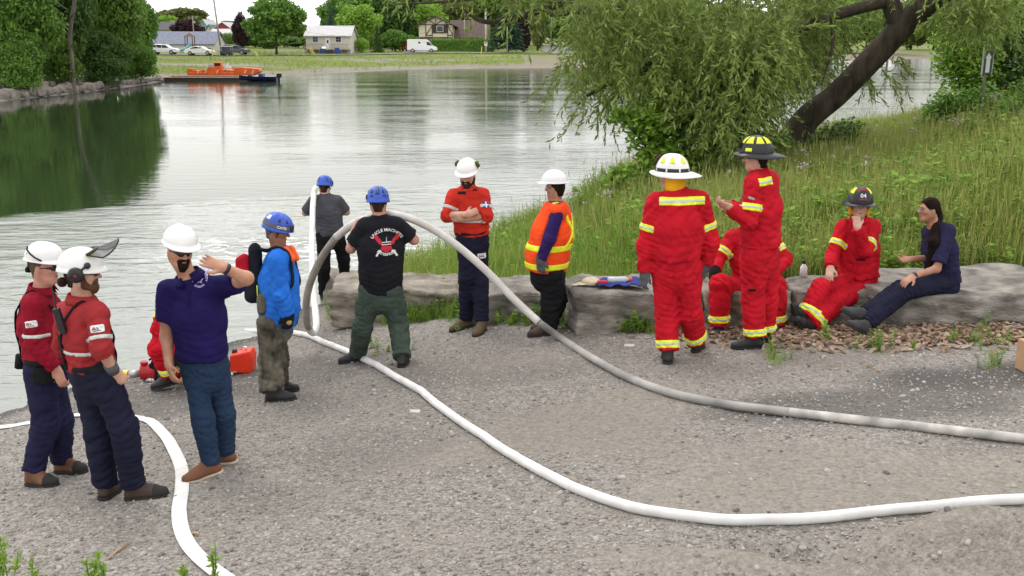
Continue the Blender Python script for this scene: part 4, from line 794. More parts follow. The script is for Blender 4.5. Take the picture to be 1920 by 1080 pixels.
# poles
def pole(label, px, pt, pb, Y, lean, r=.15, arm=True, m=None):
    b = at(px, pb, Y); b[2] = float(terr(b[0], Y)); h = fz(px, pt, Y) - b[2]; t = thing('utility_pole', label, 'pole', b); MB().tube([(0, 0, 0), (lean * h, 0, h)], [r, r * .7], 8).build('post', m or POLE, t, True)
    if arm:
        a = MB().box((lean * h * .93 - 1.1, -.06, h * .93), (lean * h * .93 + 1.1, .06, h * .93 + .12)).build('crossarm', POLE, t)
        for q in (-.9, 0, .9): MB().tube([(lean * h * .93 + q, 0, h * .93 + .12), (lean * h * .93 + q, 0, h * .93 + .32)], .05, 6).build('insulator', WHT, a)
        MB().tube([(lean * h * .8 + .3, 0, h * .78), (lean * h * .8 + .3, 0, h * .84)], .22, 8).build('transformer', SHG, t)
    return t
pole('tall utility pole leaning by the white sedan', 416, -40, 112, 172, -.075, .17); pole('utility pole behind the outbuilding roof', 365, 30, 80, 235, -.01, .16)
pl = pole('pale utility pole with red sign at the road', 911, 16, 98, 196, 0, .2, False, M('pale_pole', (.50, .48, .45), .8, .12, 3)); MB().box((-.28, -.26, 1.5), (.28, -.22, 2.3)).build('white_sign', WHT, pl); MB().box((-.28, -.26, 2.4), (.28, -.22, 2.7)).build('red_sign', RED, pl)
pole('thin utility pole at the end of the side road', 1033, 28, 82, 262, 0, .16, False); pole('bare pole before the blue spruce', 951, 50, 98, 200, 0, .16, False)
for lb, px, pt, pb, Y, ln in (('yellow guy-wire guard below the big maple', 484, 97, 114, 168, -.55), ('yellow guy-wire guard at the bungalow', 586, 87, 102, 187, -.55), ('second yellow guard at the bungalow', 590, 88, 102, 187.5, -.6), ('yellow guy-wire guard near the pale pole', 902, 87, 100, 196, .12), ('bright yellow marker post by the white sedan', 399, 92, 114, 165, .03)):
    b = at(px, pb, Y); b[2] = float(terr(b[0], Y)); h = fz(px, pt, Y) - b[2]; tag(MB().tube([(0, 0, 0), (ln * h, 0, h)], .1, 6).build('guard_post', YEL, None, False, b), lb, 'post')
# power lines
def wire(label, p, q, sag): P = [np.array(p) * (1 - t) + np.array(q) * t - UP * sag * 4 * t * (1 - t) for t in np.linspace(0, 1, 12)]; tag(MB().tube(P, .018, 4).build('power_line', M('cable_black', (.02, .02, .02), .6), None), label, 'cable')
wire('power line sagging over the bungalow roof', at(405, 5, 172), at(911, 20, 196), 3.5); wire('lower power line over the bungalow', at(406, 12, 172), at(911, 30, 196), 4.5)
# cars
TYRE = M('tyre_rubber', (.02, .02, .02), .85, .1); RIM = M('alloy_rim', (.45, .45, .46), .35, .05, metal=.6)
def car(label, px, Y, head, prof, glass, wid, paint, wheels, wr=.33, name='parked_car', cat='car', nlamps=True):
    b = (fx(px, Y), Y, float(terr(fx(px, Y), Y)) + .09); t = thing(name, label, cat, b, None, head); m = MB(); n = len(prof); hw = wid / 2
    rings = [(-hw, .93), (-hw * .93, 1.0), (hw * .93, 1.0), (hw, .93)]; V = []
    cx, cz = np.mean([q[0] for q in prof]), .75
    for y, s in rings: V += [((x - cx) * (s * .02 + .98) + cx, y * (1 if z < .95 else .86), (z - cz) * s + cz) for x, z in prof]
    F = [tuple(range(n - 1, -1, -1)), tuple(range(3 * n, 4 * n))] + [(k * n + i, k * n + (i + 1) % n, (k + 1) * n + (i + 1) % n, (k + 1) * n + i) for k in range(3) for i in range(n)]
    m.add(V, F).build('body', paint, t, False, None, .05)
    for poly in glass:
        for sy in (-1, 1):
            y = sy * (hw * .885); MB().add([(x, y - sy * .03, z) for x, z in poly] + [(x, y + sy * .02, z) for x, z in poly], [tuple(range(len(poly))), tuple(range(2 * len(poly) - 1, len(poly) - 1, -1))] + [(i, (i + 1) % len(poly), (i + 1) % len(poly) + len(poly), i + len(poly)) for i in range(len(poly))]).build('side_window', GLS, t)
    for wx_ in wheels:
        for sy in (-1, 1):
            wh = MB().tube([(wx_, sy * (hw - .2), wr), (wx_, sy * (hw + .01), wr)], wr, 16).build('wheel', TYRE, t, True); MB().tube([(wx_, sy * (hw - .1), wr), (wx_, sy * (hw + .02), wr)], wr * .62, 12).build('rim', RIM, wh)
    xm, xM = min(q[0] for q in prof), max(q[0] for q in prof)
    for sy in (-1, 1): MB().box((xM - .2, sy * hw * .72 - .16, .62), (xM - .02, sy * hw * .72 + .16, .74)).build('headlight', RIM, t); MB().box((xm + .0, sy * hw * .76 - .12, .75), (xm + .12, sy * hw * .76 + .12, .92)).build('tail_light', RED, t)
    return t
SED = [(-2.35, .3), (2.3, .28), (2.38, .55), (2.2, .74), (1.2, .92), (.45, 1.38), (-.6, 1.44), (-1.5, 1.2), (-2.2, 1.0), (-2.4, .7)]; SEDG = [[(1.0, .95), (.38, 1.3), (.0, 1.34), (.0, .95)], [(-.08, .95), (-.08, 1.34), (-.6, 1.36), (-1.4, 1.12), (-1.3, .96)]]
SUV = [(-2.3, .35), (2.25, .33), (2.33, .65), (2.2, .88), (1.15, 1.05), (.5, 1.58), (-1.4, 1.66), (-2.1, 1.45), (-2.33, .9)]; SUVG = [[(.95, 1.06), (.42, 1.5), (-.1, 1.53), (-.1, 1.06)], [(-.2, 1.06), (-.2, 1.53), (-1.0, 1.55), (-1.0, 1.06)], [(-1.1, 1.06), (-1.1, 1.55), (-1.5, 1.52), (-1.9, 1.1)]]
VAN = [(-2.95, .4), (2.85, .35), (2.95, .6), (2.85, .95), (2.0, 1.3), (1.35, 2.15), (.9, 2.45), (-2.6, 2.5), (-2.92, 2.35)]; VANG = [[(2.0, 1.32), (1.4, 2.0), (.95, 2.0), (.95, 1.35)], [(-.3, 1.5), (-.3, 2.0), (-.75, 2.0), (-.75, 1.5)]]
CARW = M('car_paint_white', (.80, .80, .80), .3, .02, coat=.4); CARD = M('car_paint_charcoal', (.05, .06, .08), .3, .05, coat=.5); CARG = M('car_paint_grey_green', (.22, .25, .21), .4, .05); CARR = M('car_paint_red', (.35, .03, .03), .35, .05)
car('white suv half hidden by the left bank trees', 308, 170, .0, SUV, SUVG, 1.85, CARW, (-1.4, 1.4), .36); car('white sedan parked by the leaning pole', 375, 168, .0, SED, SEDG, 1.8, CARW, (-1.45, 1.42)); car('charcoal suv parked right of the leaning pole', 441, 173, -.1, SUV, SUVG, 1.85, CARD, (-1.4, 1.4), .36)
car('white panel van parked before the half-timbered house', 792, 203, .0, VAN, VANG, 2.0, CARW, (-1.85, 1.85), .36, 'panel_van', 'van'); car('grey-green car in the drive left of the van', 745, 214, 1.5, SUV, SUVG, 1.8, CARG, (-1.4, 1.4), .34); car('red vehicle behind the white van', 766, 212, 1.4, SUV, SUVG, 1.8, CARR, (-1.4, 1.4), .36)
# playground slide
b = thing('play_slide', 'wooden play tower with teal slide by the outbuilding', 'play set', (fx(357, 197), 197, float(terr(fx(357, 197), 197))))
for q in ((-.7, -.7), (.7, -.7), (.7, .7), (-.7, .7)): MB().box((q[0] - .07, q[1] - .07, 0), (q[0] + .07, q[1] + .07, 2.8)).build('post', DKWOOD, b)
MB().box((-.85, -.85, 1.2), (.85, .85, 1.3)).build('platform', DKWOOD, b); MB().add([(-.9, -.9, 2.8), (.9, -.9, 2.8), (.9, .9, 2.8), (-.9, .9, 2.8), (0, 0, 3.5)], [(0, 3, 2, 1), (0, 1, 4), (1, 2, 4), (2, 3, 4), (3, 0, 4)]).build('roof', DKWOOD, b)
MB().tube(spline([(.1, -.9, 1.35), (.0, -1.6, 1.0), (-.5, -2.3, .5), (-1.2, -2.6, .25)], 5), .32, 8, .5, UP).build('slide', M('teal_plastic', (.08, .33, .36), .5, .1), b, True)
b = thing('covered_cart', 'white-topped cart by the charcoal suv', 'cart', (fx(424, 166), 166, float(terr(fx(424, 166), 166)) + .1)); MB().box((-1.0, -.6, 1.45), (1.0, .6, 1.55)).build('canopy', WHT, b); MB().box((-.9, -.55, .3), (.9, .55, .75)).build('body', CARD, b)
for q in ((-.85, -.5), (.85, -.5), (.85, .5), (-.85, .5)): MB().tube([(q[0], q[1], .7), (q[0], q[1], 1.46)], .03, 5).build('post', RIM, b); MB().tube([(q[0] * .75, q[1] * 1.0 - .06, .25), (q[0] * .75, q[1] * 1.0 + .06, .25)], .25, 10).build('wheel', TYRE, b)
# orange work barge, dock, motor boat
ORG = M('barge_orange', (.72, .13, .02), .5, .12, 2); DOCK = M('dock_planks', (.36, .25, .17), .85, .25, 3); DOCKD = M('dock_side', (.06, .05, .045), .9, .2); 
Y = 106; bx0, bx1 = fx(351, Y), fx(488, Y); zb = fz(420, 139, Y); c = (bx0 + bx1) / 2; b = thing('work_barge', 'orange steel work barge moored behind the dock', 'barge', (c, Y, 0)); q = lambda px: fx(px, Y) - c; z = lambda py: fz(420, py, Y)
MB().box((q(352), -.9, -.3), (q(440), .9, z(135))).build('hull', ORG, b, False, None, .04)
for u0, u1, zt, m_ in ((352, 362, 129, ORG), (364, 374, 132, ORG), (378, 392, 130.5, ORG), (393, 398, 127, DOCKD), (404, 420, 130, ORG), (426, 436, 131.5, ORG)): MB().box((q(u0), -.8, z(135)), (q(u1), .6, z(zt))).build('deck_gear', m_, b, False, None, .03)
MB().prism([(q(440), -.1), (q(470), .3), (q(488), z(134)), (q(486), z(129)), (q(452), z(126)), (q(440), z(127))], -.7, .7).build('conveyor', ORG, b, False, None, .03)
MB().tube([(q(398), -1.05, z(134)), (q(398), -.75, z(134))], .48, 14).build('paddle_wheel_housing', ORG, b); MB().box((q(352), -.95, z(129.5)), (q(392), -.9, z(128.8))).build('side_rail', ORG, b); MB().box((q(410), -.95, z(128)), (q(452), -.9, z(127.2))).build('side_rail', ORG, b)
MB().box((q(401), -.5, z(131)), (q(413), .5, z(117))).build('cabin', ORG, b, False, None, .04); MB().box((q(403), -.55, z(123)), (q(414), -.51, z(118))).build('window', GLS, b); MB().box((q(390), -.5, z(131)), (q(401), .3, z(120.5))).build('engine_box', SHG, b); MB().tube([(q(423), 0, z(131)), (q(425), 0, z(117))], .05, 6).build('mast', WHT, b); MB().box((q(420), -.3, z(131)), (q(430), .3, z(124))).build('seat', WHT, b)
for u in (372, 386, 408, 460, 474): MB().beam((q(u), -.97, z(137)), (q(u + 3), -.97, z(131)), .05).build('strut', WHT, b)
dkx0, dkx1 = fx(297, 102), fx(448, 102); d = thing('dock', 'long low wooden dock with dark sides and orange end', 'dock', ((dkx0 + dkx1) / 2, 102, 0)); a = (dkx1 - dkx0) / 2
MB().box((-a, -.85, -.2), (a, .85, .30)).build('float', DOCKD, d)
for i in range(44): x_ = -a + i * 2 * a / 44; MB().box((x_ + .01, -.9, .30), (x_ + 2 * a / 44 - .01, .9, .36)).build('plank', ORG if i < 4 else DOCK, d)
d = thing('dock', 'second dock finger running behind the long one', 'dock', (fx(395, 104.3), 104.3, 0)); a2 = (fx(470, 104.3) - fx(320, 104.3)) / 2; MB().box((-a2, -.6, -.1), (a2, .6, .38)).build('float', DOCKD, d)
for i in range(36): x_ = -a2 + i * 2 * a2 / 36; MB().box((x_ + .01, -.65, .38), (x_ + 2 * a2 / 36 - .01, .65, .44)).build('plank', ORG if i < 3 else DOCK, d)
NAVY = M('boat_navy', (.02, .025, .10), .3, .1, coat=.4); b = thing('motor_boat', 'navy motor boat with outboard tied to the dock end', 'boat', (fx(480, 100.6), 100.6, 0)); L = 3.7; st = []
for i, t in enumerate(np.linspace(0, 1, 9)):
    wdt = .85 * (1 - (1 - min(t * 2.2, 1)) ** 2.2) + .02; x_ = -L / 2 + L * t; rise = .12 * (1 - t) ** 2; st.append([(x_, -wdt, .62 + rise), (x_, -wdt * .85, .1 + rise), (x_, 0, -.12 + rise * 2), (x_, wdt * .85, .1 + rise), (x_, wdt, .62 + rise)])
V = [p for s_ in st for p in s_]; MB().add(V, [(i * 5 + j, i * 5 + j + 1, (i + 1) * 5 + j + 1, (i + 1) * 5 + j) for i in range(8) for j in range(4)] + [(40, 41, 42, 43, 44)]).build('hull', NAVY, b, True)
dk_ = [(p[0][0], p[0][1] * .97, p[0][2] - .03) for p in st] + [(p[4][0], p[4][1] * .97, p[4][2] - .03) for p in st]; MB().add(dk_, [(i, i + 1, i + 10, i + 9) for i in range(8)]).build('deck', WHT, b); MB().box((.2, -.5, .55), (.6, .5, .95)).build('console', NAVY, b); MB().box((-.9, -.35, .55), (-.5, .35, .85)).build('seat', CARD, b)
b.scale = (1, 1, .78)
om = MB().box((L / 2 + .05, -.2, .45), (L / 2 + .5, .2, .95)).build('outboard_motor', TYRE, b, False, None, .06); MB().box((L / 2 + .15, -.08, -.35), (L / 2 + .32, .08, .45)).build('leg', TYRE, om)
# arrow sign on the right bank
p = at(1848, 150, 23); p[2] = float(terr(p[0], 23)); zs = lambda py: float(at(1848, py, 23)[2] - p[2]); s = thing('arrow_sign', 'tall black sign with white up arrow on a steel post', 'sign', p)
MB().tube([(.0, .05, 0), (.0, .05, zs(70)), (.06, .05, zs(24))], .03, 8).build('post', RIM, s, True); wd = .10
MB().box((-wd, -.02, zs(139)), (wd, .02, zs(95))).build('panel', CARD, s)
MB().box((-wd - .015, -.03, zs(139) - .015), (-wd, .03, zs(95) + .015)).build('frame', SHG, s); MB().box((wd, -.03, zs(139) - .015), (wd + .015, .03, zs(95) + .015)).build('frame', SHG, s)
MB().prism([(-.045, zs(136)), (.045, zs(136)), (.045, zs(109)), (.075, zs(109)), (0, zs(99)), (-.075, zs(109)), (-.045, zs(109))], -.03, -.022).build('arrow', WHT, s)
v, f = rock_mesh((.8, .5, .25), 91, .1, .1); me = mesh('shore_rock', v, f, True)
for i, (px, py) in enumerate([(1665, 252), (1700, 246), (1722, 250), (1642, 256), (1685, 244)]):
    q_ = at(px, py, 38 + i * .6); o = obj('shore_rock', me, STONE, None, (q_[0], q_[1], max(.1, float(terr(q_[0], q_[1])) + .3))); o.rotation_euler = (0, 0, i); tag(o, 'pale rock on the shore behind the leaning trunk', 'rock', 'rocks behind the trunk')
# ================================================================ people
def bases(F, U=UP): F = unit(F); U = unit(np.asarray(U, float) - F * F.dot(U)); return np.cross(F, U), F, U
def skin(name, c): return M('skin_' + name, c, .55, .12, 14, .1, 60, col2=(c[0] * .82, c[1] * .66, c[2] * .62), spec=.35)
def cloth(name, c, bump=.35, rough=.85, var=.14, bs=30, **k): return M(name, c, rough, var, 5, bump, bs, spec=.12, ridge=bs * .30, **k)
YB = M('fluorescent_yellow_tape', (.78, .90, .03), .6, .06, 20); SB = M('silver_tape', (.55, .58, .55), .45, .08, 20); BLK = cloth('black_webbing', (.014, .014, .016)); RUB = M('black_rubber', (.02, .02, .022), .6, .15, 8, .2, 30); DLENS = M('dark_lens', (.008, .008, .01), .08, .05, spec=.7)
HWHITE = M('white_shell_plastic', (.80, .80, .79), .32, .03, 4); HBLUE = M('blue_shell_plastic', (.035, .10, .52), .4, .08, 4); HBLACK = M('black_shell_plastic', (.02, .021, .024), .35, .1, 5); HAIRD = M('dark_hair', (.018, .012, .010), .7, .3, 20, .7, 90, stretch=(1, 1, .25), spec=.08); HAIRB = M('brown_hair', (.045, .025, .015), .7, .3, 20, .7, 90, spec=.08); GLV = cloth('grey_glove', (.10, .10, .11)); GLVB = cloth('black_glove', (.015, .015, .016))
RWEAR = cloth('red_coverall_cloth', (.50, .010, .022), .4, col2=(.38, .007, .016)); NAVYP = cloth('navy_trouser_cloth', (.014, .015, .034)); EYEW = M('eye_white', (.6, .58, .55), .3); EYED = M('eye_dark', (.015, .01, .008), .2); LIPM = M('lip', (.34, .13, .11), .5)
def head_prims(c, F, U, s, neck):
    R, F, U = bases(F, U); L = lambda r, f, u: c + s * (r * R + f * F + u * U); A = [R, F, U]; S = lambda *q: tuple(s * v for v in q); o = []
    o += [ell(L(0, -.012, .035), A, S(.076, .096, .088), .03), ell(L(0, .028, -.042), A, S(.060, .062, .078), .03), ecap(L(0, .066, -.100), L(0, .064, -.104), .024 * s, k=.03)]
    for q in (-1, 1):
        o += [ecap(L(q * .050, .0, -.062), L(q * .012, .062, -.103), .020 * s, k=.03), ecap(L(q * .042, .066, -.022), L(q * .05, .05, -.018), .022 * s, k=.03), ell(L(q * .077, -.006, -.012), A, S(.011, .021, .032), .008)]
    o += [ecap(L(-.036, .080, .020), L(.036, .080, .020), .014 * s, k=.02)]
    for q in (-1, 1): o.append(dict(ell(L(q * .031, .101, .0), A, S(.019, .016, .013), .012), sub=True))
    o += [ecap(L(0, .090, .010), L(0, .117, -.027), .009 * s, .0145 * s, k=.010), ecap(L(-.012, .098, -.031), L(.012, .098, -.031), .009 * s, k=.008), ecap(L(-.018, .087, -.060), L(.018, .087, -.060), .008 * s, k=.01), ecap(L(-.015, .086, -.074), L(.015, .086, -.074), .009 * s, k=.01)]
    o.append(ecap(L(0, -.018, -.06), neck, .056 * s, .064, k=.05)); return o
def hand_prims(W, d, n, thumb=1, curl=.35, s=1., r=1., fan=.06):
    d = unit(d); n = unit(n - d * d.dot(n)); l = np.cross(d, n) * thumb; s = s * .98
    o = [ecap(W - .02 * d, W + .03 * s * d, .028 * r, .034 * r, u=l, fl=.62, k=.02), ecap(W + .03 * s * d, W + .080 * s * d, .036 * r, .040 * r, u=l, fl=.40, k=.02)]
    for i, (off, ln) in enumerate(((.030, .070), (.010, .080), (-.010, .074), (-.029, .058))):
        p = W + s * (.088 * d + off * l); a = curl * .7 + .06 * i * curl
        dd = d + fan * l * (1.4 - i)
        for k, sg in enumerate((.45, .32, .26)):
            v = unit(math.cos(a) * dd + math.sin(a) * n); q = p + v * ln * sg * s; rr = (.0095 - .0010 * k) * r; o.append(ecap(p, q, rr, rr * .93, k=.006)); p = q; a += curl * (1.0 + .3 * k)
    b = W + s * (.022 * d + .026 * l); v1 = unit(.62 * d + .72 * l + .25 * n); m = b + v1 * .045 * s; v2 = unit(.9 * d + .30 * l + .45 * n * (.4 + curl)); o += [ecap(b, m, .0145 * r, .012 * r, k=.012), ecap(m, m + v2 * .034 * s, .0115 * r, .0095 * r, k=.006)]; return o
class Fig:
    def __init__(s, label, feet, pts, F, head, sk, W=None, D=None, seed=1, Fp=None, hs=.93):
        s.seed = seed; s.sk = sk; s.feet = {}
        g = [(gh(*a), gh(*b)) for a, b in feet] if feet and not isinstance(feet[0], dict) else None
        s.D = D if D is not None else np.mean([q[0][1] for q in g])
        P = lambda v: at(v[0], v[1], s.D + v[2]); s.P = P; s.J = {k: P(v) for k, v in pts.items()}
        for i, k in enumerate('AB'):
            if g:
                t = g[i][1] - g[i][0]; t = unit(t); u = unit(UP - t * t[2]); a = g[i][0] + .07 * t + .088 * u
            else: q = feet[i]; a = P(q['a']); t = unit(q['t']); u = unit(np.asarray(q['u'], float) - t * t.dot(q['u']))
            s.J['a' + k] = a; s.feet[k] = (t, u)
        s.F = unit(F); s.Fp = unit(Fp) if Fp is not None else s.F; s.hc = (s.J['hA'] + s.J['hB']) / 2; s.sc = (s.J['sA'] + s.J['sB']) / 2
        s.W = dict(hip=(.155, .118), waist=(.150, .118), chest=(.168, .125), up=(.135, .10), belly=0, ua=.050, el=.043, wr=.032, th=.084, kn=.060, an=.043); s.W.update(W or {})
        s.H = P(head[0]); s.HR, s.HF, s.HU = bases(head[1], head[2] if len(head) > 2 else UP); s.hs = hs
        s.neck = s.sc + .068 * UP + .35 * (s.H - s.sc) * np.array([1, 1, 0]) if 'n' not in s.J else s.J['n']
        base = (s.J['aA'] + s.J['aB']) / 2; base = np.array([base[0], base[1], min(s.J['aA'][2], s.J['aB'][2]) - .088])
        s.e = thing('person', label, 'person', base); s.hands = {}; s.f = {}
        for nm, a, b in (('upper', 's', 'e'), ('fore', 'e', 'w'), ('thigh', 'h', 'k'), ('shin', 'k', 'a')):
            for k in 'AB': s.f['len_%s%s' % (nm, k)] = round(float(np.linalg.norm(s.J[a + k] - s.J[b + k])), 2)
    def HL(s, r, f, u): return s.H + s.hs * (r * s.HR + f * s.HF + u * s.HU)
    def lat(s, t): F = unit(s.Fp * (1 - t) + s.F * t); return np.cross(F, UP), F
    def torso(s, inf, lo=-.06, capa=False, k=.05, top=True, hem=0.):
        W = s.W; lv = [(lo, W['hip']), (.26, W['waist']), (.64, W['chest']), (.90, W['up'])]; o = []; pt = []
        for i, (t, q) in enumerate(lv): R, F = s.lat(max(t, 0)); pt.append(s.hc * (1 - t) + s.sc * t + F * W['belly'] * (1, 1.0, .35, 0)[i] * .6)
        for i in range(3):
            (t0, q0), (t1, q1) = lv[i], lv[i + 1]; R, F = s.lat((t0 + t1) / 2); ax = unit(pt[i + 1] - pt[i]); u = unit(R - ax * R.dot(ax))
            o.append(ecap(pt[i], pt[i + 1], q0[0] + inf + (hem if i == 0 else 0), q1[0] + inf, u=u, fl=(q0[1] + q1[1] + 2 * inf) / (q0[0] + q1[0] + 2 * inf), capa=capa and i == 0, k=k))
        if top:
            m = unit(s.J['sB'] - s.J['sA']); o += [ecap(s.J['sA'] + m * .02, s.J['sB'] - m * .02, .058 + inf, k=k), ecap(s.sc - .02 * UP, s.neck - .012 * UP, .098 + inf * .5, .060 + inf * .2, k=.05)]
        return o
    def arm(s, k, inf, end=1., capb=False, kk=.03, puff=0.):
        J, W = s.J, s.W; S, E, Wr = J['s' + k], J['e' + k], J['w' + k]; o = []
        if end <= 1: return [ecap(S, S + (E - S) * end, W['ua'] + inf * 1.1, W['ua'] * .95 + inf + puff, capb=capb, k=kk)]
        o = [ecap(S, E, W['ua'] + inf * 1.1, W['el'] + inf, k=kk), ecap(E, E + (Wr - E) * (end - 1), W['el'] + inf, W['el'] + (W['wr'] - W['el']) * (end - 1) + inf + puff, capb=capb, k=kk)]; return o
    def leg(s, k, inf, end=1., capb=False, kk=.035, flare=0.):
        J, W = s.J, s.W; h, kn, a = J['h' + k], J['k' + k], J['a' + k]; e = kn + (a - kn) * end
        return [ecap(h, kn, W['th'] + inf, W['kn'] + inf * 1.05, k=kk), ecap(kn, e, W['kn'] + inf * 1.05, W['an'] + inf + flare, capb=capb, k=kk), ecap(kn, kn + (a - kn) * .45, W['kn'] + inf, W['kn'] * .95 + inf, k=kk)]
    def hand(s, k, tip, n, thumb=1, curl=.4, fan=.06, glove=None):
        d = s.P(tip) - s.J['w' + k]; s.hands[k] = (s.J['w' + k], d, np.asarray(n, float), thumb, curl, fan, glove)
    def body(s, base=.022):
        f = Field(); f.add(head_prims(s.H, s.HF, s.HU, s.hs, s.neck - .02 * UP), s.torso(-.022)); fine = [(s.H - .13, s.H + .13, .0072)]
        for k in 'AB':
            f.add(s.arm(k, 0, 2.0), s.leg(k, -.008, .93)); t, u = s.feet[k]; a = s.J['a' + k]; f.add(ecap(a - .03 * u - .02 * t, a + .12 * t - .055 * u, .032, .028))
            if k in s.hands:
                W, d, n, th, cu, fan, gl = s.hands[k]; f.add(hand_prims(W, d, n, th, cu, fan=fan)); c = W + unit(d) * .09; fine.append((c - .085, c + .085, .0072))
        s.f['body'] = f; b = f.part('body', s.sk, s.e, base, fine)
        for k in 'AB':
            if k in s.hands and s.hands[k][6] is not None:
                W, d, n, th, cu, fan, gl = s.hands[k]; g = Field().add(hand_prims(W, d, n, th, cu, r=1.28, fan=fan), ecap(W - unit(d) * .045, W + .02 * unit(d), .046, .040, capa=True)); g.part('glove', gl, s.e, .0075)
        return b
    def shirt(s, m, end=2., inf=.018, hem=-.06, fold=.010, puff=0., name='shirt', wl=.11, flare=0., cuff=True, kd=(1, 1, 1)):
        f = Field(fold, s.seed, kd, wl).add(s.torso(inf, hem, True, hem=flare))
        for k in 'AB': f.add(s.arm(k, inf, end - (.08 if end == 2 else 0), True, puff=puff))
        for k in 'AB':
            if end > 1: f.wr.append((s.J['e' + k], unit(s.J['w' + k] - s.J['s' + k]), .016, .12, .048))
            f.wr.append((s.J['s' + k] - .10 * UP, unit(np.array([.5, .3, 1.])), .010, .11, .055))
            if end >= 1.9: f.wr.append((s.J['w' + k], unit(s.J['w' + k] - s.J['e' + k]), .012, .08, .036))
        f.wr.append((s.hc * .78 + s.sc * .22, UP, .021, .22, .064))
        s.f['shirt'] = f; o = f.part(name, m, s.e, .011 if s.D < 12 else .015); s.shirt_o = o; return o
    def collar(s, m, h=.040, r=.088, name='collar', open_=True):
        n = unit(s.HL(0, -.02, -.06) - s.neck); c = s.neck + n * .014; R, F, U = bases(s.F, n); V, Fc = [], []; th = np.linspace(.35 if open_ else 0, 2 * math.pi - (.35 if open_ else 0), 26)
        for i, (z, q) in enumerate(((-.03, 1.12), (0, 1.0), (h, .93), (h + .004, 1.0), (.004, 1.22), (-.012, 1.3))):
            for a in th: V.append(c + U * (z - .012 * math.cos(a)) + r * q * (R * math.sin(a) + F * (math.cos(a) * .95 + .05)))
        nn = len(th); Fc = [(i * nn + j, i * nn + j + 1, (i + 1) * nn + j + 1, (i + 1) * nn + j) for i in range(5) for j in range(nn - 1)]
        o = put(name, V, Fc, m, s.shirt_o); md = o.modifiers.new('thick', 'SOLIDIFY'); md.thickness = .004; return o
    def trousers(s, m, inf=.024, fold=.011, end=.96, flare=.008, top=.2, name='trousers', wl=.13, wz=.024):
        W = s.W; R, F = s.lat(0); a, b = s.hc - .05 * UP, s.hc * (1 - top) + s.sc * top; f = Field(fold, s.seed + 50, (.6, .6, 1.4), wl)
        f.add(ecap(a + F * W['belly'] * .5, b + F * W['belly'] * .6, W['hip'][0] + .016, W['waist'][0] + wz, u=R, fl=(W['hip'][1] + .012) / (W['hip'][0] + .012), capb=True, k=.05))
        for k in 'AB': f.add(s.leg(k, inf, end, True, flare=flare))
        s.leg_creases(f, 1.0 if inf > .01 else .6); s.f['trousers'] = f; o = f.part(name, m, s.e, .011 if s.D < 12 else .015); s.trou_o = o; return o
    def leg_creases(s, f, a):
        for k in 'AB':
            f.wr += [(s.J['k' + k], unit(s.J['a' + k] - s.J['h' + k]), .021 * a, .15, .062), (s.J['k' + k] * .15 + s.J['a' + k] * .85, unit(s.J['a' + k] - s.J['k' + k]), .021 * a, .13, .050), (s.J['h' + k] * .8 + s.J['k' + k] * .2, unit(np.array([.5 if k == 'A' else -.5, .2, 1.])), .014 * a, .16, .06)]
    def coverall(s, m, inf=.032, fold=.021, wl=.15):
        f = Field(fold, s.seed, (1, 1, 1.1), wl).add(s.torso(inf * .45, -.08)); q = s.torso(inf * 1.05, .17, True)
        for e in q[:1]: e['k'] = .012
        f.add(q)
        for k in 'AB': f.add(s.arm(k, inf * .75, 1.95, True, puff=.004), s.leg(k, inf, .93, True, flare=.018))
        s.leg_creases(f, 1.25)
        for k in 'AB': f.wr += [(s.J['e' + k], unit(s.J['w' + k] - s.J['s' + k]), .020, .13, .055), (s.J['w' + k], unit(s.J['w' + k] - s.J['e' + k]), .015, .10, .042), (s.J['s' + k] - .10 * UP, unit(np.array([.5, .3, 1.])), .013, .14, .06)]
        f.wr += [(s.hc * .75 + s.sc * .25, UP, .020, .24, .07), (s.hc * .4 + s.sc * .6, unit(np.array([.6, .3, 1])), .010, .18, .08)]
        s.f['shirt'] = s.f['trousers'] = f; o = f.part('coverall', m, s.e, .0105); s.shirt_o = s.trou_o = o
        f.band('waist_seam', cloth('dark_red_seam', (.26, .005, .012)), o, s.hc * .84 + s.sc * .16, unit(s.sc - s.hc), .007, .26, .003, .010); return o
    def belt(s, m, t=.19, h=.02, off=.010): R, F = s.lat(.2); c = s.hc * (1 - t) + s.sc * t + F * s.W['belly'] * .3; s.f['trousers'].band('belt', m, s.trou_o, c, unit(s.sc - s.hc), h, .30, off, .011)
    def tape(s, part, c, n, half, R, keep=None, two=True, m1=None):
        o = s.shirt_o if part == 'shirt' else s.trou_o; f = s.f[part]; b = f.band('reflective_band', m1 or YB, o, c, n, half, R, .006, .009, keep)
        if two and b is not None: f.band('silver_stripe', SB, o, c, n, half * .36, R + .004, .0095, .008, keep)
    def arm_tape(s, k, t, half=.028, two=True, m1=None):
        S, E, Wr = s.J['s' + k], s.J['e' + k], s.J['w' + k]; a, b = (S, E) if t <= 1 else (E, Wr); c = a + (b - a) * (t if t <= 1 else t - 1); s.tape('shirt', c, b - a, half, .105, None, two, m1)
    def leg_tape(s, k, t=.78, half=.034): a, b = s.J['k' + k], s.J['a' + k]; s.tape('trousers', a + (b - a) * t, b - a, half, .14, [None] and (lambda x, y, z: []))
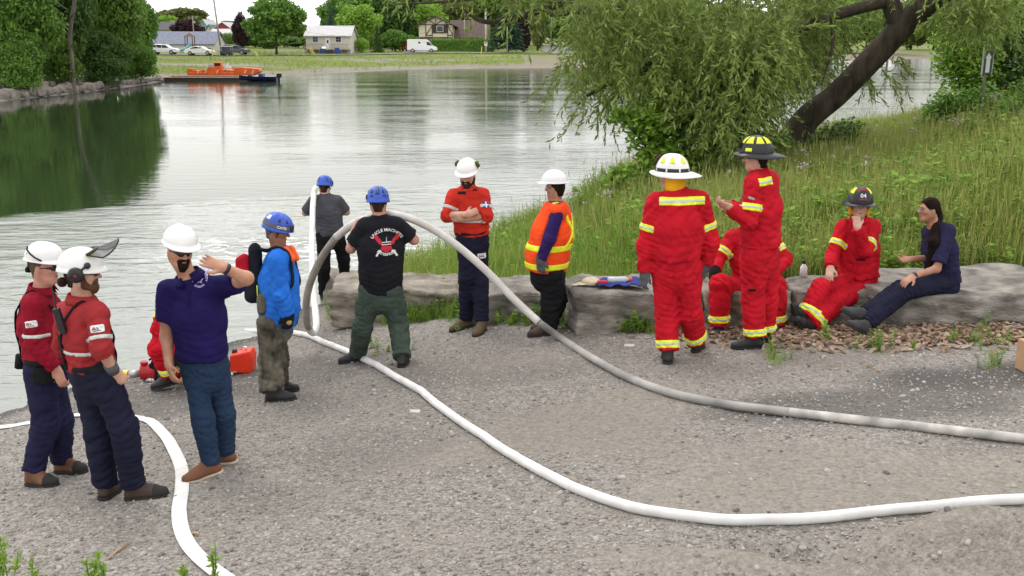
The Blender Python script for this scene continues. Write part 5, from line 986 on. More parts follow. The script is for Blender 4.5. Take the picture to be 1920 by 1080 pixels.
    def boots(s, m, sole, shaft=.13, r=1.0, toe=None):
        for k in 'AB':
            a = s.J['a' + k]; t, u = s.feet[k]; l = np.cross(t, u); sh = unit(s.J['k' + k] - a); f = Field()
            f.add(ecap(a - .034 * t - .045 * u, a + .12 * t - .050 * u, .041 * r, .047 * r, u=l, fl=.85), ecap(a + .12 * t - .05 * u, a + .185 * t - .054 * u, .047 * r, .039 * r, u=l, fl=.82), ecap(a + .015 * u, a + .11 * t - .03 * u, .046 * r, .034 * r), ecap(a - .02 * u, a + shaft * sh, .048 * r, .055 * r, capb=True)); f.cuts.append((a - .070 * u, -u))
            o = f.part('boot', m, s.e, .010)
            g = Field().add(ecap(a - .034 * t - .075 * u, a + .12 * t - .075 * u, .047 * r, .053 * r, u=l, fl=1.0), ecap(a + .12 * t - .075 * u, a + .188 * t - .075 * u, .053 * r, .042 * r)); g.cuts += [(a - .066 * u, u), (a - .090 * u, -u)]; g.part('sole', sole, o, .0085)
            for q in range(4): z0 = a + (.035 + .024 * q) * t + (.028 - .014 * q) * u; put('lace', *tube([z0 - .026 * l, z0 + .012 * u, z0 + .026 * l], .0045, 5), BLK, o)
            if toe is not None: f.local('toe_cap', toe, o, a - .3, a + .3, .009, lambda x, y, z: [-((x - a[0]) * t[0] + (y - a[1]) * t[1] + (z - a[2]) * t[2] - .135)], .004)
    def hair(s, m, cuts=((0, .045, 0), (0, 1, .25)), off=.010, extra=None, low=-.075, name='hair'):
        L = s.HL; A = [s.HR, s.HF, s.HU]; f = Field(.004, s.seed, (1, 1, 1), .03); q = s.hs
        f.add(ell(L(0, -.014, .034), A, ((.078 + off) * q, (.098 + off) * q, (.090 + off) * q)), ecap(L(0, -.05, -.02), L(0, -.045, low), (.052 + off) * q, (.045 + off) * q, k=.03))
        if extra: f.add(extra)
        f.cuts += [(L(*cuts[0]), unit(s.HF * cuts[1][1] - s.HU * cuts[1][2])), (L(0, 0, low - .02), -s.HU)]; return f.part(name, m, s.e, .009)
    def beard(s, m, full=True):
        L = s.HL; q = s.hs; f = Field(.002, s.seed, (1, 1, 1), .02); f.add(ecap(L(0, .074, -.098), L(0, .064, -.116), .034 * q, k=.02), ecap(L(-.026, .088, -.052), L(.026, .088, -.052), .010 * q, k=.012))
        for r in (-1, 1):
            f.add(ecap(L(r * .030, .080, -.060), L(r * .022, .076, -.095), .018 * q, k=.015))
            if full: f.add(ecap(L(r * .066, .012, -.03), L(r * .056, .020, -.072), .024 * q, k=.02), ecap(L(r * .054, .020, -.076), L(r * .014, .070, -.110), .028 * q, k=.02))
        f.add(dict(ecap(L(-.014, .108, -.069), L(.014, .108, -.069), .0095 * q, k=.004), sub=True)); return f.part('beard', m, s.e, .007)
    def face(s, brow=None, eyes=True):
        if eyes:
            for r in (-1, 1): e = put('eye', *ico(s.HL(r * .031, .080, .001), .0125 * s.hs), EYEW, s.e); put('iris', *ico(s.HL(r * .031, .0885, .001), .0065 * s.hs), EYED, e)
        for r in (-1, 1): put('eyebrow', *tube([s.HL(r * .012, .096, .022), s.HL(r * .03, .095, .027), s.HL(r * .05, .082, .021)], [.004, .0045, .003], 6), brow or HAIRD, s.e)
        put('lips', *tube([s.HL(-.023, .090, -.066), s.HL(-.008, .0975, -.066), s.HL(.008, .0975, -.066), s.HL(.023, .090, -.066)], [.003, .0065, .0065, .003], 8), LIPM, s.e)
    def shades(s, dark=True, fm=None):
        L = s.HL; V = []; n = 17
        th = np.linspace(-1.05, 1.05, n)
        if dark:
            for u, rr in ((.019, 1.0), (.004, 1.03), (-.022, .99)):
                for t in th:
                    dip = .010 * math.exp(-(t / .16) ** 2) if u < 0 else 0; V.append(L(.078 * rr * math.sin(t), .104 * rr * math.cos(t) + .004, u * (1 - .35 * abs(t)) + dip))
            g = put('sunglasses', V, [(i * n + j, i * n + j + 1, (i + 1) * n + j + 1, (i + 1) * n + j) for i in range(2) for j in range(n - 1)], DLENS, s.e); g.modifiers.new('t', 'SOLIDIFY').thickness = .003
        else:
            mb = MB()
            for r in (-1, 1): mb.tube([L(r * (.032 + .023 * math.cos(a)), .104 - .008 * abs(.4 + .6 * math.cos(a)), .001 + .018 * math.sin(a)) for a in np.linspace(0, 6.283, 15)], .0022, 5)
            mb.tube([L(-.009, .105, .004), L(.009, .105, .004)], .002, 5); g = put('eyeglasses', mb.v, mb.f, fm or BLK, s.e)
        for r in (-1, 1): put('temple', *tube([L(r * .068, .062, .006), L(r * .080, .0, .004), L(r * .076, -.02, -.005)], .003, 5), fm or BLK, g)
def ico(c, r, n=6):
    V = [c + r * np.array([0, 0, 1])]; F = []
    for i in range(1, n):
        for j in range(8): a, b = math.pi * i / n, 2 * math.pi * j / 8; V.append(c + r * np.array([math.sin(a) * math.cos(b), math.sin(a) * math.sin(b), math.cos(a)]))
    V.append(c - r * np.array([0, 0, 1])); k = len(V) - 1
    for j in range(8): F.append((0, 1 + j, 1 + (j + 1) % 8)); F.append((k, k - 8 + (j + 1) % 8, k - 8 + j))
    for i in range(n - 2):
        for j in range(8): p = 1 + i * 8; F.append((p + j, p + 8 + j, p + 8 + (j + 1) % 8, p + (j + 1) % 8))
    return V, F
# ---- headgear: domes in the head's own axes
class Dome:
    def __init__(s, fig, c, a, b, h, tilt=0., pw=.9):
        s.fig = fig; R, F, U = fig.HR, fig.HF, fig.HU; s.c = fig.HL(*c); s.R = R; s.F = unit(F * math.cos(tilt) - U * math.sin(tilt)); s.U = np.cross(s.R, s.F); s.a, s.b, s.h, s.pw = a, b, h, pw
    def pt(s, ph, th, off=0.):
        r = math.sin(ph * math.pi / 2) ** s.pw; return s.c + s.R * (s.a + off) * r * math.sin(th) + s.F * (s.b + off) * r * math.cos(th) + s.U * (s.h + off) * math.cos(ph * math.pi / 2)
    def shell(s, name, m, ext, drop, bump=None, n=12, k=48, thick=.004):
        V = []; th = np.arange(k) * 2 * math.pi / k
        for i in range(1, n + 1):
            for t in th: V.append(s.pt(i / n, t, bump(i / n, t) if bump else 0))
        rings = n
        for q in (.12, .4, .7, 1.0):
            for t in th:
                p = s.pt(1, t); d = unit(s.R * math.sin(t) + s.F * math.cos(t)); V.append(p + d * ext(t) * q - s.U * drop(t) * q ** 1.4)
            rings += 1
        V.append(s.pt(0, 0, bump(0, 0) if bump else 0)); F = [(len(V) - 1, j, (j + 1) % k) for j in range(k)] + [(i * k + j, (i + 1) * k + j, (i + 1) * k + (j + 1) % k, i * k + (j + 1) % k) for i in range(rings - 1) for j in range(k)]
        o = put(name, V, F, m, s.fig.e); md = o.modifiers.new('t', 'SOLIDIFY'); md.thickness = thick; md.offset = -1; s.o = o; return o
    def patch(s, name, m, p0, p1, t0, t1, off=.003, n=8, taper=0., thick=.002):
        V = []; g = np.linspace(0, 1, n + 1)
        for u in g:
            for v in g: w_ = 1 - taper * (1 - u); t = (t0 + t1) / 2 + (v - .5) * (t1 - t0) * w_; V.append(s.pt(p0 + (p1 - p0) * u, t, off))
        o = put(name, V, [(i * (n + 1) + j, i * (n + 1) + j + 1, (i + 1) * (n + 1) + j + 1, (i + 1) * (n + 1) + j) for i in range(n) for j in range(n)], m, s.o); md = o.modifiers.new('t', 'SOLIDIFY'); md.thickness = thick; md.offset = 0; return o
def hard_hat(f, m, tilt=0., up=.070):
    d = Dome(f, (0, .006, up), .109, .134, .112, tilt); rb = lambda p, t: .005 * math.exp(-(math.sin(p * math.pi / 2) * math.sin(t) / .13) ** 2) * (1 - p ** 3)
    d.shell('hard_hat', m, lambda t: .010 + .042 * max(0, math.cos(t)) ** 1.6, lambda t: .012 + .008 * max(0, math.cos(t)), rb); d.patch('headband', BLK, .985, 1.10, .5, 2 * math.pi - .5, -.012, 20); return d
def strap(f, d, m=None, chin=True):
    for r in (-1, 1): put('chin_strap', *tube([d.pt(1, r * 1.25, -.006), f.HL(r * .076, .02, -.05), f.HL(r * .045, .045, -.105), f.HL(0, .06, -.128)], .006, 6, .4), m or BLK, d.o); put('chin_strap', *tube([d.pt(1, r * 2.2, -.006), f.HL(r * .076, -.02, -.03), f.HL(r * .074, .015, -.055)], .005, 6, .4), m or BLK, d.o)
def rescue_helmet(f, tilt=0.):
    d = Dome(f, (0, -.004, .034), .106, .130, .126, tilt, .8); d.shell('rescue_helmet', HBLUE, lambda t: .006 + .016 * max(0, math.cos(t)) ** 2, lambda t: .035 * (1 - max(0, math.cos(t))) * .7 + .004, lambda p, t: .004 * math.cos(6 * t) * math.sin(p * 3.1))
    for t0 in (-2.5, -1.4, -.75, .75, 1.4, 2.5): d.patch('vent', HBLACK, .48, .66, t0 - .10, t0 + .10, .005, 4, .4); d.patch('vent', HBLACK, .76, .84, t0 - .22, t0 + .12, .005, 4)
    return d
def fire_helmet(f, m, band, tilt=0., brimm=None, front=True):
    d = Dome(f, (0, -.004, .050), .120, .148, .150, tilt, .95); ribs = [i * math.pi / 4 for i in range(8)]
    rb = lambda p, t: .006 * max(math.exp(-(((t - q + math.pi) % (2 * math.pi) - math.pi) / .09) ** 2) for q in ribs) * min(1, p * 3)
    d.shell('fire_helmet', m, lambda t: .036 + .022 * max(0, math.cos(t)) ** 2 + .085 * max(0, -math.cos(t)) ** 1.8, lambda t: .012 + .03 * math.sin(t) ** 2 + .020 * max(0, -math.cos(t)), rb, 12, 64, .005)
    d.patch('helmet_band', band, .86, .985, 0, 2 * math.pi, .008, 40)
    if front:
        c = d.pt(.78, 0, .012); w_, h_ = .052, .085; V = [(-w_, 0), (w_, 0), (w_ * 1.1, h_ * .7), (w_ * .5, h_ * 1.25), (0, h_ * 1.35), (-w_ * .5, h_ * 1.25), (-w_ * 1.1, h_ * .7)]; fr = unit(d.F * .92 + d.U * .38); ua = np.cross(d.R, fr) ; ua = unit(d.U - fr * d.U.dot(fr))
        W = [c + d.R * x + ua * (y - .02) + fr * .006 for x, y in V]; W2 = [p + fr * .006 for p in W]; n = 7; sh = put('front_shield', W + W2, [tuple(range(n - 1, -1, -1)), tuple(range(n, 2 * n))] + [(i, (i + 1) % n, (i + 1) % n + n, i + n) for i in range(n)], HBLACK if m is HBLACK else cloth('tan_leather', (.10, .06, .035)), d.o, False); d.shield = (c + fr * .013 + ua * .03, d.R, ua, fr, sh)
    return d
# ---- flat print: text and badges laid onto a garment
def text_geo(txt, size, ex=0.):
    cu = bpy.data.curves.new('t', 'FONT'); cu.body = txt; cu.size = size; cu.align_x = 'CENTER'; cu.offset = ex; cu.resolution_u = 2; o = bpy.data.objects.new('t', cu); COL.objects.link(o); dg = bpy.context.evaluated_depsgraph_get(); me = bpy.data.meshes.new_from_object(o.evaluated_get(dg))
    V = np.array([v.co[:] for v in me.vertices]).reshape(-1, 3); F = [tuple(p.vertices) for p in me.polygons]; bpy.data.objects.remove(o); bpy.data.curves.remove(cu); bpy.data.meshes.remove(me); return V, F
def arc(V, R, up=True):                      # bend a line of text round a circle, over the top or under the bottom
    a = V[:, 0] / R; r = R + V[:, 1] if up else R - V[:, 1]; return np.stack([r * np.sin(a), r * np.cos(a) if up else -r * np.cos(a), V[:, 2]], 1)
def printed(name, V, F, m, field, parent, c, n, u, off=.004, flip=1):
    n = unit(n); u = unit(u - n * n.dot(u)); v = np.cross(n, u); W = c + V[:, :1] * u + V[:, 1:2] * v; return put(name, field.project(W, n, off=off), F, m, parent, False)
def poly_grid(poly, step=.012):              # triangulated flat shape dense enough to follow the cloth
    P = np.array(poly, float); c = P.mean(0); V = [(*c, 0)]; F = []; n = len(P); rings = 3
    for k in range(1, rings + 1): V += [(*(c + (p - c) * k / rings), 0) for p in P]
    F += [(0, 1 + i, 1 + (i + 1) % n) for i in range(n)]
    for k in range(rings - 1): b = 1 + k * n; F += [(b + i, b + n + i, b + n + (i + 1) % n, b + (i + 1) % n) for i in range(n)]
    return np.array(V), F
PRW = M('print_white', (.75, .75, .75), .7, .05); PRR = M('print_red', (.50, .015, .03), .7, .1); PRL = M('print_lilac', (.45, .42, .68), .7, .08); PRD = M('print_dark', (.08, .08, .09), .7, .1)
# ---------------------------------------------------------------- 1: left man, white hard hat, crimson shirt
FRM = M('steel_frame', (.3, .3, .3), .3, metal=.7)
BRB = M('brown_boot_leather', (.17, .075, .035), .7, .25, 10, .3, 30); BRD = M('dark_boot_leather', (.06, .035, .028), .7, .25, 10, .3, 30); SOLD = M('dark_sole', (.025, .024, .023), .9, .1); SOLP = M('pale_sole', (.50, .42, .32), .8, .1)
CRIM = cloth('crimson_shirt_cloth', (.25, .008, .022)); FADED = cloth('faded_red_shirt_cloth', (.32, .030, .034))
def sleeve_badge(f, k, t, n, u, a=.042, b=.024):
    S, E = f.J['s' + k], f.J['e' + k]; c = S + (E - S) * t; n = unit(n); fl = f.f['shirt']; c = c + n * .05
    fl.patch('sleeve_badge', PRW, f.shirt_o, c, n, u, a, b, .006, .006, .06, .008)
    for x0, m, pts in ((-.012, PRR, [(-.008, -.006), (.008, -.006), (0, .012)]), (-.022, PRD, [(-.010, -.008), (-.003, -.008), (.006, .010), (0, .012)]), (.002, PRD, [(.002, -.008), (.010, -.008), (.0, .010), (-.004, .008)])):
        V, F = poly_grid([(x0 + p, q + .002) for p, q in pts]); printed('badge_mark', V, F, m, fl, f.shirt_o, c, n, u, .011)
    V, F = poly_grid([(-.022, -.014), (.026, -.014), (.026, -.010), (-.022, -.010)]); printed('badge_mark', V, F, PRD, fl, f.shirt_o, c, n, u, .011)
def suspenders(f, m, back=.09, front=.085, wd=.018):
    """straps over both shoulders, laid on the shirt"""
    R, F = f.lat(.8); fl = f.f['shirt']
    for r in (-1, 1):
        path = []
        for t, off in ((.14, .35), (.3, .45), (.45, .58), (.6, .68), (.75, .78), (.9, .88)): path.append((f.hc * (1 - t) + f.sc * t + R * r * front * off / .9 + F * .3, -F))
        path = [(p, d) for p, d in path]; P = []
        for p, d in path: q = fl.project(np.array([p - F * .3 + F * .22]), F, 0.02, .006); P.append(q[0])
        top = fl.project(np.array([f.sc + R * r * .105 + UP * .1]), UP, .1, .006)[0]; P.append(top)
        for t, off in ((.95, .85), (.84, .75), (.7, .6), (.55, .42), (.4, .25), (.27, .18), (.14, .15)): q = fl.project(np.array([f.hc * (1 - t) + f.sc * t + R * r * back * off / .9 - F * .22]), -F, .02, .006); P.append(q[0])
        P = spline(P, 4); Nn = np.gradient(P, axis=0); V, Fc = [], []
        for i, p in enumerate(P):
            sd = unit(np.cross(Nn[i], np.cross(R, Nn[i]))); sd = unit(R - unit(Nn[i]) * R.dot(unit(Nn[i]))); V += [p - sd * wd, p + sd * wd]
        Fc = [(2 * i, 2 * i + 1, 2 * i + 3, 2 * i + 2) for i in range(len(P) - 1)]; o = put('suspender', V, Fc, m, f.shirt_o); o.modifiers.new('t', 'SOLIDIFY').thickness = .006
p = Fig('person in white hard hat and crimson shirt at far left with sunglasses', [((52, 908), (118, 912)), ((106, 884), (157, 886))],
    dict(sA=(62, 570, -.17), sB=(86, 560, .19), eA=(66, 645, -.21), wA=(106, 694, -.20), eB=(98, 640, .24), wB=(128, 680, .2), hA=(76, 695, -.10), hB=(88, 690, .09), kA=(86, 796, -.08), kB=(112, 786, .06)), (1, .1, 0), ((83, 500, 0), (1, -.12, -.06), (.02, 0, 1)), skin('ruddy', (.56, .30, .225)), dict(belly=.05, waist=(.155, .135), chest=(.17, .14), th=.092), seed=3)
p.hand('A', (118, 722, -.20), (0, .9, .3), -1, .5); p.hand('B', (140, 705, .2), (0, -1, 0), 1, .5); p.body(); p.shirt(CRIM, 2., hem=.14, fold=.011); p.collar(CRIM); p.trousers(cloth('navy_work_cloth', (.018, .018, .052))); p.belt(BLK); p.boots(BRB, SOLD, toe=SOLD)
sleeve_badge(p, 'A', .48, (.1, -1, .15), (1, 0, .15)); p.arm_tape('A', .80, .014, False, SB); suspenders(p, BLK); d = hard_hat(p, HWHITE, .02); p.shades(); p.hair(M('cropped_hair', (.10, .06, .045), .8, .2, 30), ((0, .01, 0), (0, 1, .3)), .003); p.face(eyes=False)
for r in (-1, 1): put('helmet_strap', *tube([d.pt(.97, r * 1.25, .009), d.pt(.86, r * 1.6, .010), d.pt(.75, r * 1.9, .010), d.pt(.64, r * 2.3, .010), d.pt(.55, r * 2.7, .010)], .0055, 6), BLK, d.o); put('helmet_strap', *tube([d.pt(.75, r * 2.2, .005), p.HL(r * .05, -.10, -.03)], .004, 6), BLK, d.o)
put('ratchet_knob', *tube([p.HL(0, -.118, -.035), p.HL(0, -.145, -.035)], .022, 10), BLK, d.o)
c = p.P((30, 690, -.05)); p.f['trousers'].patch('belt_pouch', BLK, p.trou_o, p.P((85, 705, -.22)), (0.1, -1, 0), (1, 0, 0), .085, .06, .045, .012, .12, .02); MB
put('belt_radio', *tube([p.P((38, 665, -.02)), p.P((36, 690, -.02))], .032, 6), BLK, p.trou_o)
# ---------------------------------------------------------------- 2: eared helmet with raised visor
p = Fig('bearded person in white helmet with ear muffs and raised mesh visor', [((192, 940), (214, 922)), ((236, 937), (304, 930))],
    dict(sA=(124, 586, .14), sB=(182, 588, -.15), eA=(118, 650, .2), wA=(165, 690, .3), eB=(190, 652, -.23), wB=(212, 694, -.13), hA=(162, 698, .09), hB=(190, 700, -.09), kA=(184, 806, .06), kB=(232, 800, -.06)), (.78, .55, 0), ((153, 512, 0), (1, .28, -.03)), skin('fair', (.55, .335, .25)), dict(waist=(.148, .125), th=.088, kn=.066), seed=5, Fp=(.8, .3, 0))
p.hand('B', (234, 718, -.10), (-.3, .8, .2), -1, .75); p.hand('A', (185, 700, .32), (0, -1, 0), 1, .4); p.body(); p.shirt(FADED, 1.15, hem=.14, puff=.012, fold=.012); p.collar(FADED); p.trousers(NAVYP, .017, .015, .97, .018); p.belt(BLK); p.boots(BRD, SOLD, toe=SOLD)
sleeve_badge(p, 'B', .42, (.25, -1, .2), (1, .2, .1)); p.arm_tape('B', .72, .014, False, SB); suspenders(p, BLK)
R_, F_ = p.lat(.4); p.f['shirt'].band('reflective_band', SB, p.shirt_o, p.hc * .55 + p.sc * .45, UP, .013, .21, .005, .009)
p.hair(HAIRB, ((0, .0, 0), (0, 1, .2)), .006); put('hair_bun', *ico(p.HL(.02, -.125, -.055), .033, 8), HAIRB, p.e); p.beard(M('auburn_beard', (.10, .045, .022), .8, .3, 30, .6, 90)); p.shades(); p.face(HAIRB, False)
d = Dome(p, (0, -.002, .044), .112, .138, .126, .0, .85); d.shell('safety_helmet', HWHITE, lambda t: .008 + .018 * max(0, math.cos(t)) ** 2, lambda t: .020 + .010 * max(0, math.cos(t))); d.patch('yellow_sticker', YB, .42, .60, .62, 1.05, .004, 6)
for r in (-1, 1):
    q = p.HL(r * .128, -.015, .012); mf = put('ear_muff', *tube([p.HL(r * .100, -.02, .012), p.HL(r * .118, -.02, .012), p.HL(r * .142, -.02, .010), p.HL(r * .150, -.02, .010)], [.040, .052, .046, .028], 16), HBLACK, d.o); put('muff_arm', *tube([q, p.HL(r * .125, .03, .06), p.HL(r * .105, .06, .07)], .008, 6), HBLACK, d.o); put('muff_badge', *tube([p.HL(r * .1505, -.022, .010), p.HL(r * .152, -.022, .010)], .010, 4), PRR, d.o)
mesh_m = bpy.data.materials.new('visor_mesh'); mesh_m.use_nodes = True; n_, l_ = nodes_of(mesh_m); tb_ = n_.new('ShaderNodeBsdfTransparent'); ms_ = n_.new('ShaderNodeMixShader'); ms_.inputs[0].default_value = .55; n_['Principled BSDF'].inputs['Base Color'].default_value = (.03, .03, .035, 1); l_.new(tb_.outputs[0], ms_.inputs[1]); l_.new(n_['Principled BSDF'].outputs[0], ms_.inputs[2]); l_.new(ms_.outputs[0], n_['Material Output'].inputs[0])
rim = []; V = []; nn = 15
for t in np.linspace(-1.15, 1.15, nn):
    lo = p.HL(.120 * math.sin(t), .095 * math.cos(t) + .015, .125 + .05 * math.cos(t)); hi = p.HL(.150 * math.sin(t), .155 * math.cos(t) + .095, .215 + .02 * math.cos(t) - .10 * abs(math.sin(t))); V += [lo, hi]; rim.append(hi)
vz = put('visor', V, [(2 * i, 2 * i + 1, 2 * i + 3, 2 * i + 2) for i in range(nn - 1)], mesh_m, d.o); put('visor_rim', *tube([V[0]] + rim + [V[-2]], .006, 6), HBLACK, d.o); put('visor_bracket', *tube([V[2 * i] for i in range(nn)], .011, 6), HBLACK, d.o)
for r in (-1, 1): put('visor_hinge', *ico(p.HL(r * .118, .055, .075), .022), HBLACK, d.o)
put('wrist_wrap', *tube([p.J['wB'] + (p.J['eB'] - p.J['wB']) * .28, p.J['wB'] - (p.J['eB'] - p.J['wB']) * .06], [.044, .042], 14), GLV, p.e)
rd = thing('radio', 'black two-way radio with antenna hanging at the back of the helmeted person', 'radio', p.P((112, 590, -.16))); q = lambda *v: p.P(v) - p.P((112, 590, -.16)); MB().beam(q(105, 578, -.17), q(120, 625, -.17), .028).build('radio_body', HBLACK, rd, False, None, .006); MB().beam(q(105, 578, -.17), q(97, 540, -.17), .006, .004, 6).build('antenna', HBLACK, rd)
# ---------------------------------------------------------------- 3: purple polo
POLO = cloth('indigo_polo_cloth', (.015, .010, .075), .3); JEAN = cloth('denim', (.022, .042, .085), .4, bs=60); 
p = Fig('person in indigo polo and jeans cupping a hand at the mouth', [((416, 884), (362, 902)), ((444, 868), (392, 870))],
    dict(sA=(314, 545, 0.0), sB=(420, 537, .0), eA=(313, 632, .02), wA=(317, 684, -.10), eB=(462, 522, -.19), wB=(420, 502, -.28), hA=(364, 684, -.01), hB=(406, 682, .03), kA=(380, 784, -.12), kB=(420, 776, .05)), (.12, -1, 0), ((337, 470, -.04), (.62, -.78, -.10), (.10, 0, 1)), skin('tan', (.50, .275, .185)), dict(waist=(.155, .13), hip=(.150, .12), chest=(.172, .125), belly=.04, ua=.054, el=.046, th=.082, kn=.062), seed=8, Fp=(-.45, -.9, 0))
p.hand('B', (379, 487, -.28), (-.2, -.7, .4), -1, .30, .10); p.hand('A', (328, 722, -.16), (.6, .5, 0), 1, .45); p.body(.018); p.shirt(POLO, .62, .018, .13, .010, .012, 'polo_shirt', .15, .014); p.collar(POLO); p.trousers(JEAN, .008, .010, 1.0, .014, name='jeans', wz=.004); p.boots(cloth('tan_boot_leather', (.20, .095, .055)), SOLP, .10)
d = hard_hat(p, HWHITE, .05); p.shades(); p.beard(HAIRD, False); p.face(eyes=False); p.hair(HAIRD, ((0, .01, 0), (0, 1, .3)), .002)
put('mouth', *ico(p.HL(0, .086, -.067), .011), M('mouth_dark', (.10, .03, .03), .5), p.e)
put('wristwatch', *tube([p.J['wB'] + (p.J['eB'] - p.J['wB']) * q for q in (.16, .02)], .040, 14), HBLACK, p.e)
pk = p.neck + p.F * .075 - UP * .05; V, F = poly_grid([(-.018, .02), (.018, .02), (.010, -.09), (-.010, -.09)]); printed('placket', V, F, cloth('indigo_placket', (.010, .007, .05)), p.f['shirt'], p.shirt_o, pk - UP * .02, p.F, (1, 0, 0), .004)
c = p.P((367, 532, -.2)); n = np.array([.1, -1, .05]); u = np.array([1, .1, 0]); V, F = text_geo('PUBLIC SAFETY', .019, .0006); printed('chest_lettering', arc(V, .036), F, PRL, p.f['shirt'], p.shirt_o, c, n, u); V, F = text_geo('DIVISION', .019, .0006); printed('chest_lettering', arc(V, .047, False), F, PRL, p.f['shirt'], p.shirt_o, c, n, u)
V, F = poly_grid([(.024 * (1 if i % 2 == 0 else .5) * math.sin(i * math.pi / 5), .024 * (1 if i % 2 == 0 else .5) * math.cos(i * math.pi / 5)) for i in range(10)]); printed('chest_star', V, F, PRL, p.f['shirt'], p.shirt_o, c, n, u); V, F = poly_grid([(.010 * math.sin(a), .010 * math.cos(a)) for a in np.arange(10) * .628]); printed('chest_star_core', V, F, PRR, p.f['shirt'], p.shirt_o, c, n, u, .006)
# ---------------------------------------------------------------- 4: crouching firefighter behind the polo
p = Fig('person in red coveralls crouching at the water edge behind the polo', [dict(a=(322, 704, -.12), t=(-.75, -.5, -.1), u=(0, 0, 1)), dict(a=(362, 712, .2), t=(-.8, .2, -.2), u=(0, 0, 1))],
    dict(sA=(312, 555, -.10), sB=(352, 550, .2), eA=(297, 622, -.16), wA=(332, 668, -.25), eB=(330, 620, .3), wB=(300, 670, .25), hA=(352, 672, -.05), hB=(366, 668, .16), kA=(298, 655, -.22), kB=(318, 690, .2)), (-.9, -.1, 0), ((372, 540, .05), (-.9, -.1, -.35)), skin('fair', (.55, .335, .25)), D=float(gh(330, 722)[1]), seed=9)
p.hand('A', (322, 690, -.25), (.5, .5, 0), 1, .5, glove=GLVB); p.hand('B', (285, 690, .25), (0, -1, 0), 1, .5, glove=GLVB); p.body(); p.coverall(RWEAR); p.arm_tape('A', .55); p.leg_tape('A', .72); p.leg_tape('B', .72); p.boots(RUB, SOLD); d = fire_helmet(p, HBLACK, HBLACK)
# ---------------------------------------------------------------- 5: blue shirt with backpack
CAMO = M('camouflage_cloth', (.125, .11, .08), .9, .3, 13, .5, 30, col2=(.018, .018, .014), stretch=(1, 1, .55), ridge=9); BLUS = cloth('azure_shirt_cloth', (.022, .155, .62))
p = Fig('person in azure shirt and blue rescue helmet with black backpack', [((500, 754), (550, 750)), ((512, 738), (543, 734))],
    dict(sA=(522, 486, -.17), sB=(528, 480, .18), eA=(527, 552, -.21), wA=(541, 592, -.19), eB=(545, 550, .2), wB=(552, 585, .2), hA=(508, 605, -.09), hB=(512, 602, .09), kA=(508, 676, -.07), kB=(518, 672, .08)), (1, .12, 0), ((520, 432, 0), (1, .0, -.25), (.2, 0, 1)), skin('brown', (.27, .135, .085)), dict(belly=.075, waist=(.165, .15), chest=(.17, .145), hip=(.155, .135), th=.095, kn=.075, an=.06), seed=12)
YGL = M('tan_glove', (.45, .30, .08), .8, .15); p.hand('A', (538, 622, -.19), (-.4, .8, 0), -1, .6, glove=GLVB); p.hand('B', (550, 610, .2), (-.5, -.8, 0), 1, .6, glove=GLVB); p.body(); p.shirt(BLUS, 1.92, .026, -.04, .013, .008, 'long_sleeved_shirt'); p.collar(BLUS, .012, .07, 'neckband', False); p.trousers(CAMO, .026, .017, .97, .018, wz=.006); p.boots(RUB, SOLD, .10)
put('glove_back', *ico(p.J['wA'] + unit(p.P((538, 622, -.19)) - p.J['wA']) * .055 + np.array([.015, -.022, 0]), .026), YGL, p.e)
d = rescue_helmet(p, .06); strap(p, d); d.patch('goggle_strap', M('grey_strap', (.13, .13, .14), .7), .80, .97, .35, 2 * math.pi - .35, .007, 30); d.patch('goggles', GLS, .72, 1.0, -.5, .5, .014, 10); d.patch('round_sticker', PRW, .45, .68, 2.2, 2.62, .006, 8)
V, F = text_geo('CATIS', .030, .001)
W = np.array([d.pt(.93 - y / .2, 1.15 - x / .125, .0105) for x, y, _ in V]); put('strap_lettering', W, F, PRW, d.o, False); p.shades(False, M('steel_frame', (.3, .3, .3), .3, metal=.7)); p.hair(M('grey_hair', (.10, .09, .085), .8, .2, 30), ((0, .0, 0), (0, 1, .3)), .003); p.face()
NYL = cloth('black_nylon', (.014, .016, .024), .5); bp = thing('backpack', 'black rescue backpack worn over the azure shirt', 'backpack', p.P((480, 510, 0)))
f = Field(.012, 4, wl=.12).add(ecap(p.P((478, 470, .0)), p.P((482, 550, .0)), .072, .085, u=np.array([0, 1., 0]), fl=.8, k=.05), ecap(p.P((468, 500, .03)), p.P((472, 555, .03)), .055, .065, k=.05)); f.part('pack', NYL, bp, .014)
rp = Field(.006, 6, wl=.09).add(ecap(p.P((450, 490, -.05)), p.P((452, 508, -.05)), .042, .046, k=.03), ecap(p.P((458, 484, -.04)), p.P((460, 510, -.04)), .042)); rp.part('red_pouch', cloth('red_nylon', (.45, .012, .03)), bp, .012)
q = p.f['shirt']
def on(px, py, n, dy=-.25): n = unit(n); return q.project(np.array([p.P((px, py, dy))]), n, .05, .010)[0]
for zz, dy in ((-1, -.25), (1, .25)):
    n_ = (0, -1, 0) if zz < 0 else (0, 1, 0); P = [p.P((488, 468, -.06 * -zz)), on(505, 465, (-.2, zz * .6, .8), .10 * zz), on(525, 462, (.1, zz * .5, .9), .11 * zz), on(540, 474, (.7, zz * .6, .4), .12 * zz) , on(552, 500, (1, zz * .4, 0), .1 * zz), on(545, 540, (.7, zz * .7, 0), .15 * zz), p.P((495, 548, .08 * zz))]
    put('shoulder_strap', *tube(spline(P, 6), .026, 8, .4, np.array([1., 0, .3])), NYL, bp)
ORV = M('orange_panel', (.90, .12, .02), .7, .1); rp2 = Field(.004, 7, wl=.06).add(ecap(on(540, 466, (.8, -.4, .5), -.08), on(551, 484, (1, -.3, .2), -.08), .032, .036), ecap(on(546, 466, (.8, .3, .5), .06), on(553, 484, (1, .3, .2), .06), .03)); rp2.part('orange_chest_panel', ORV, bp, .009)
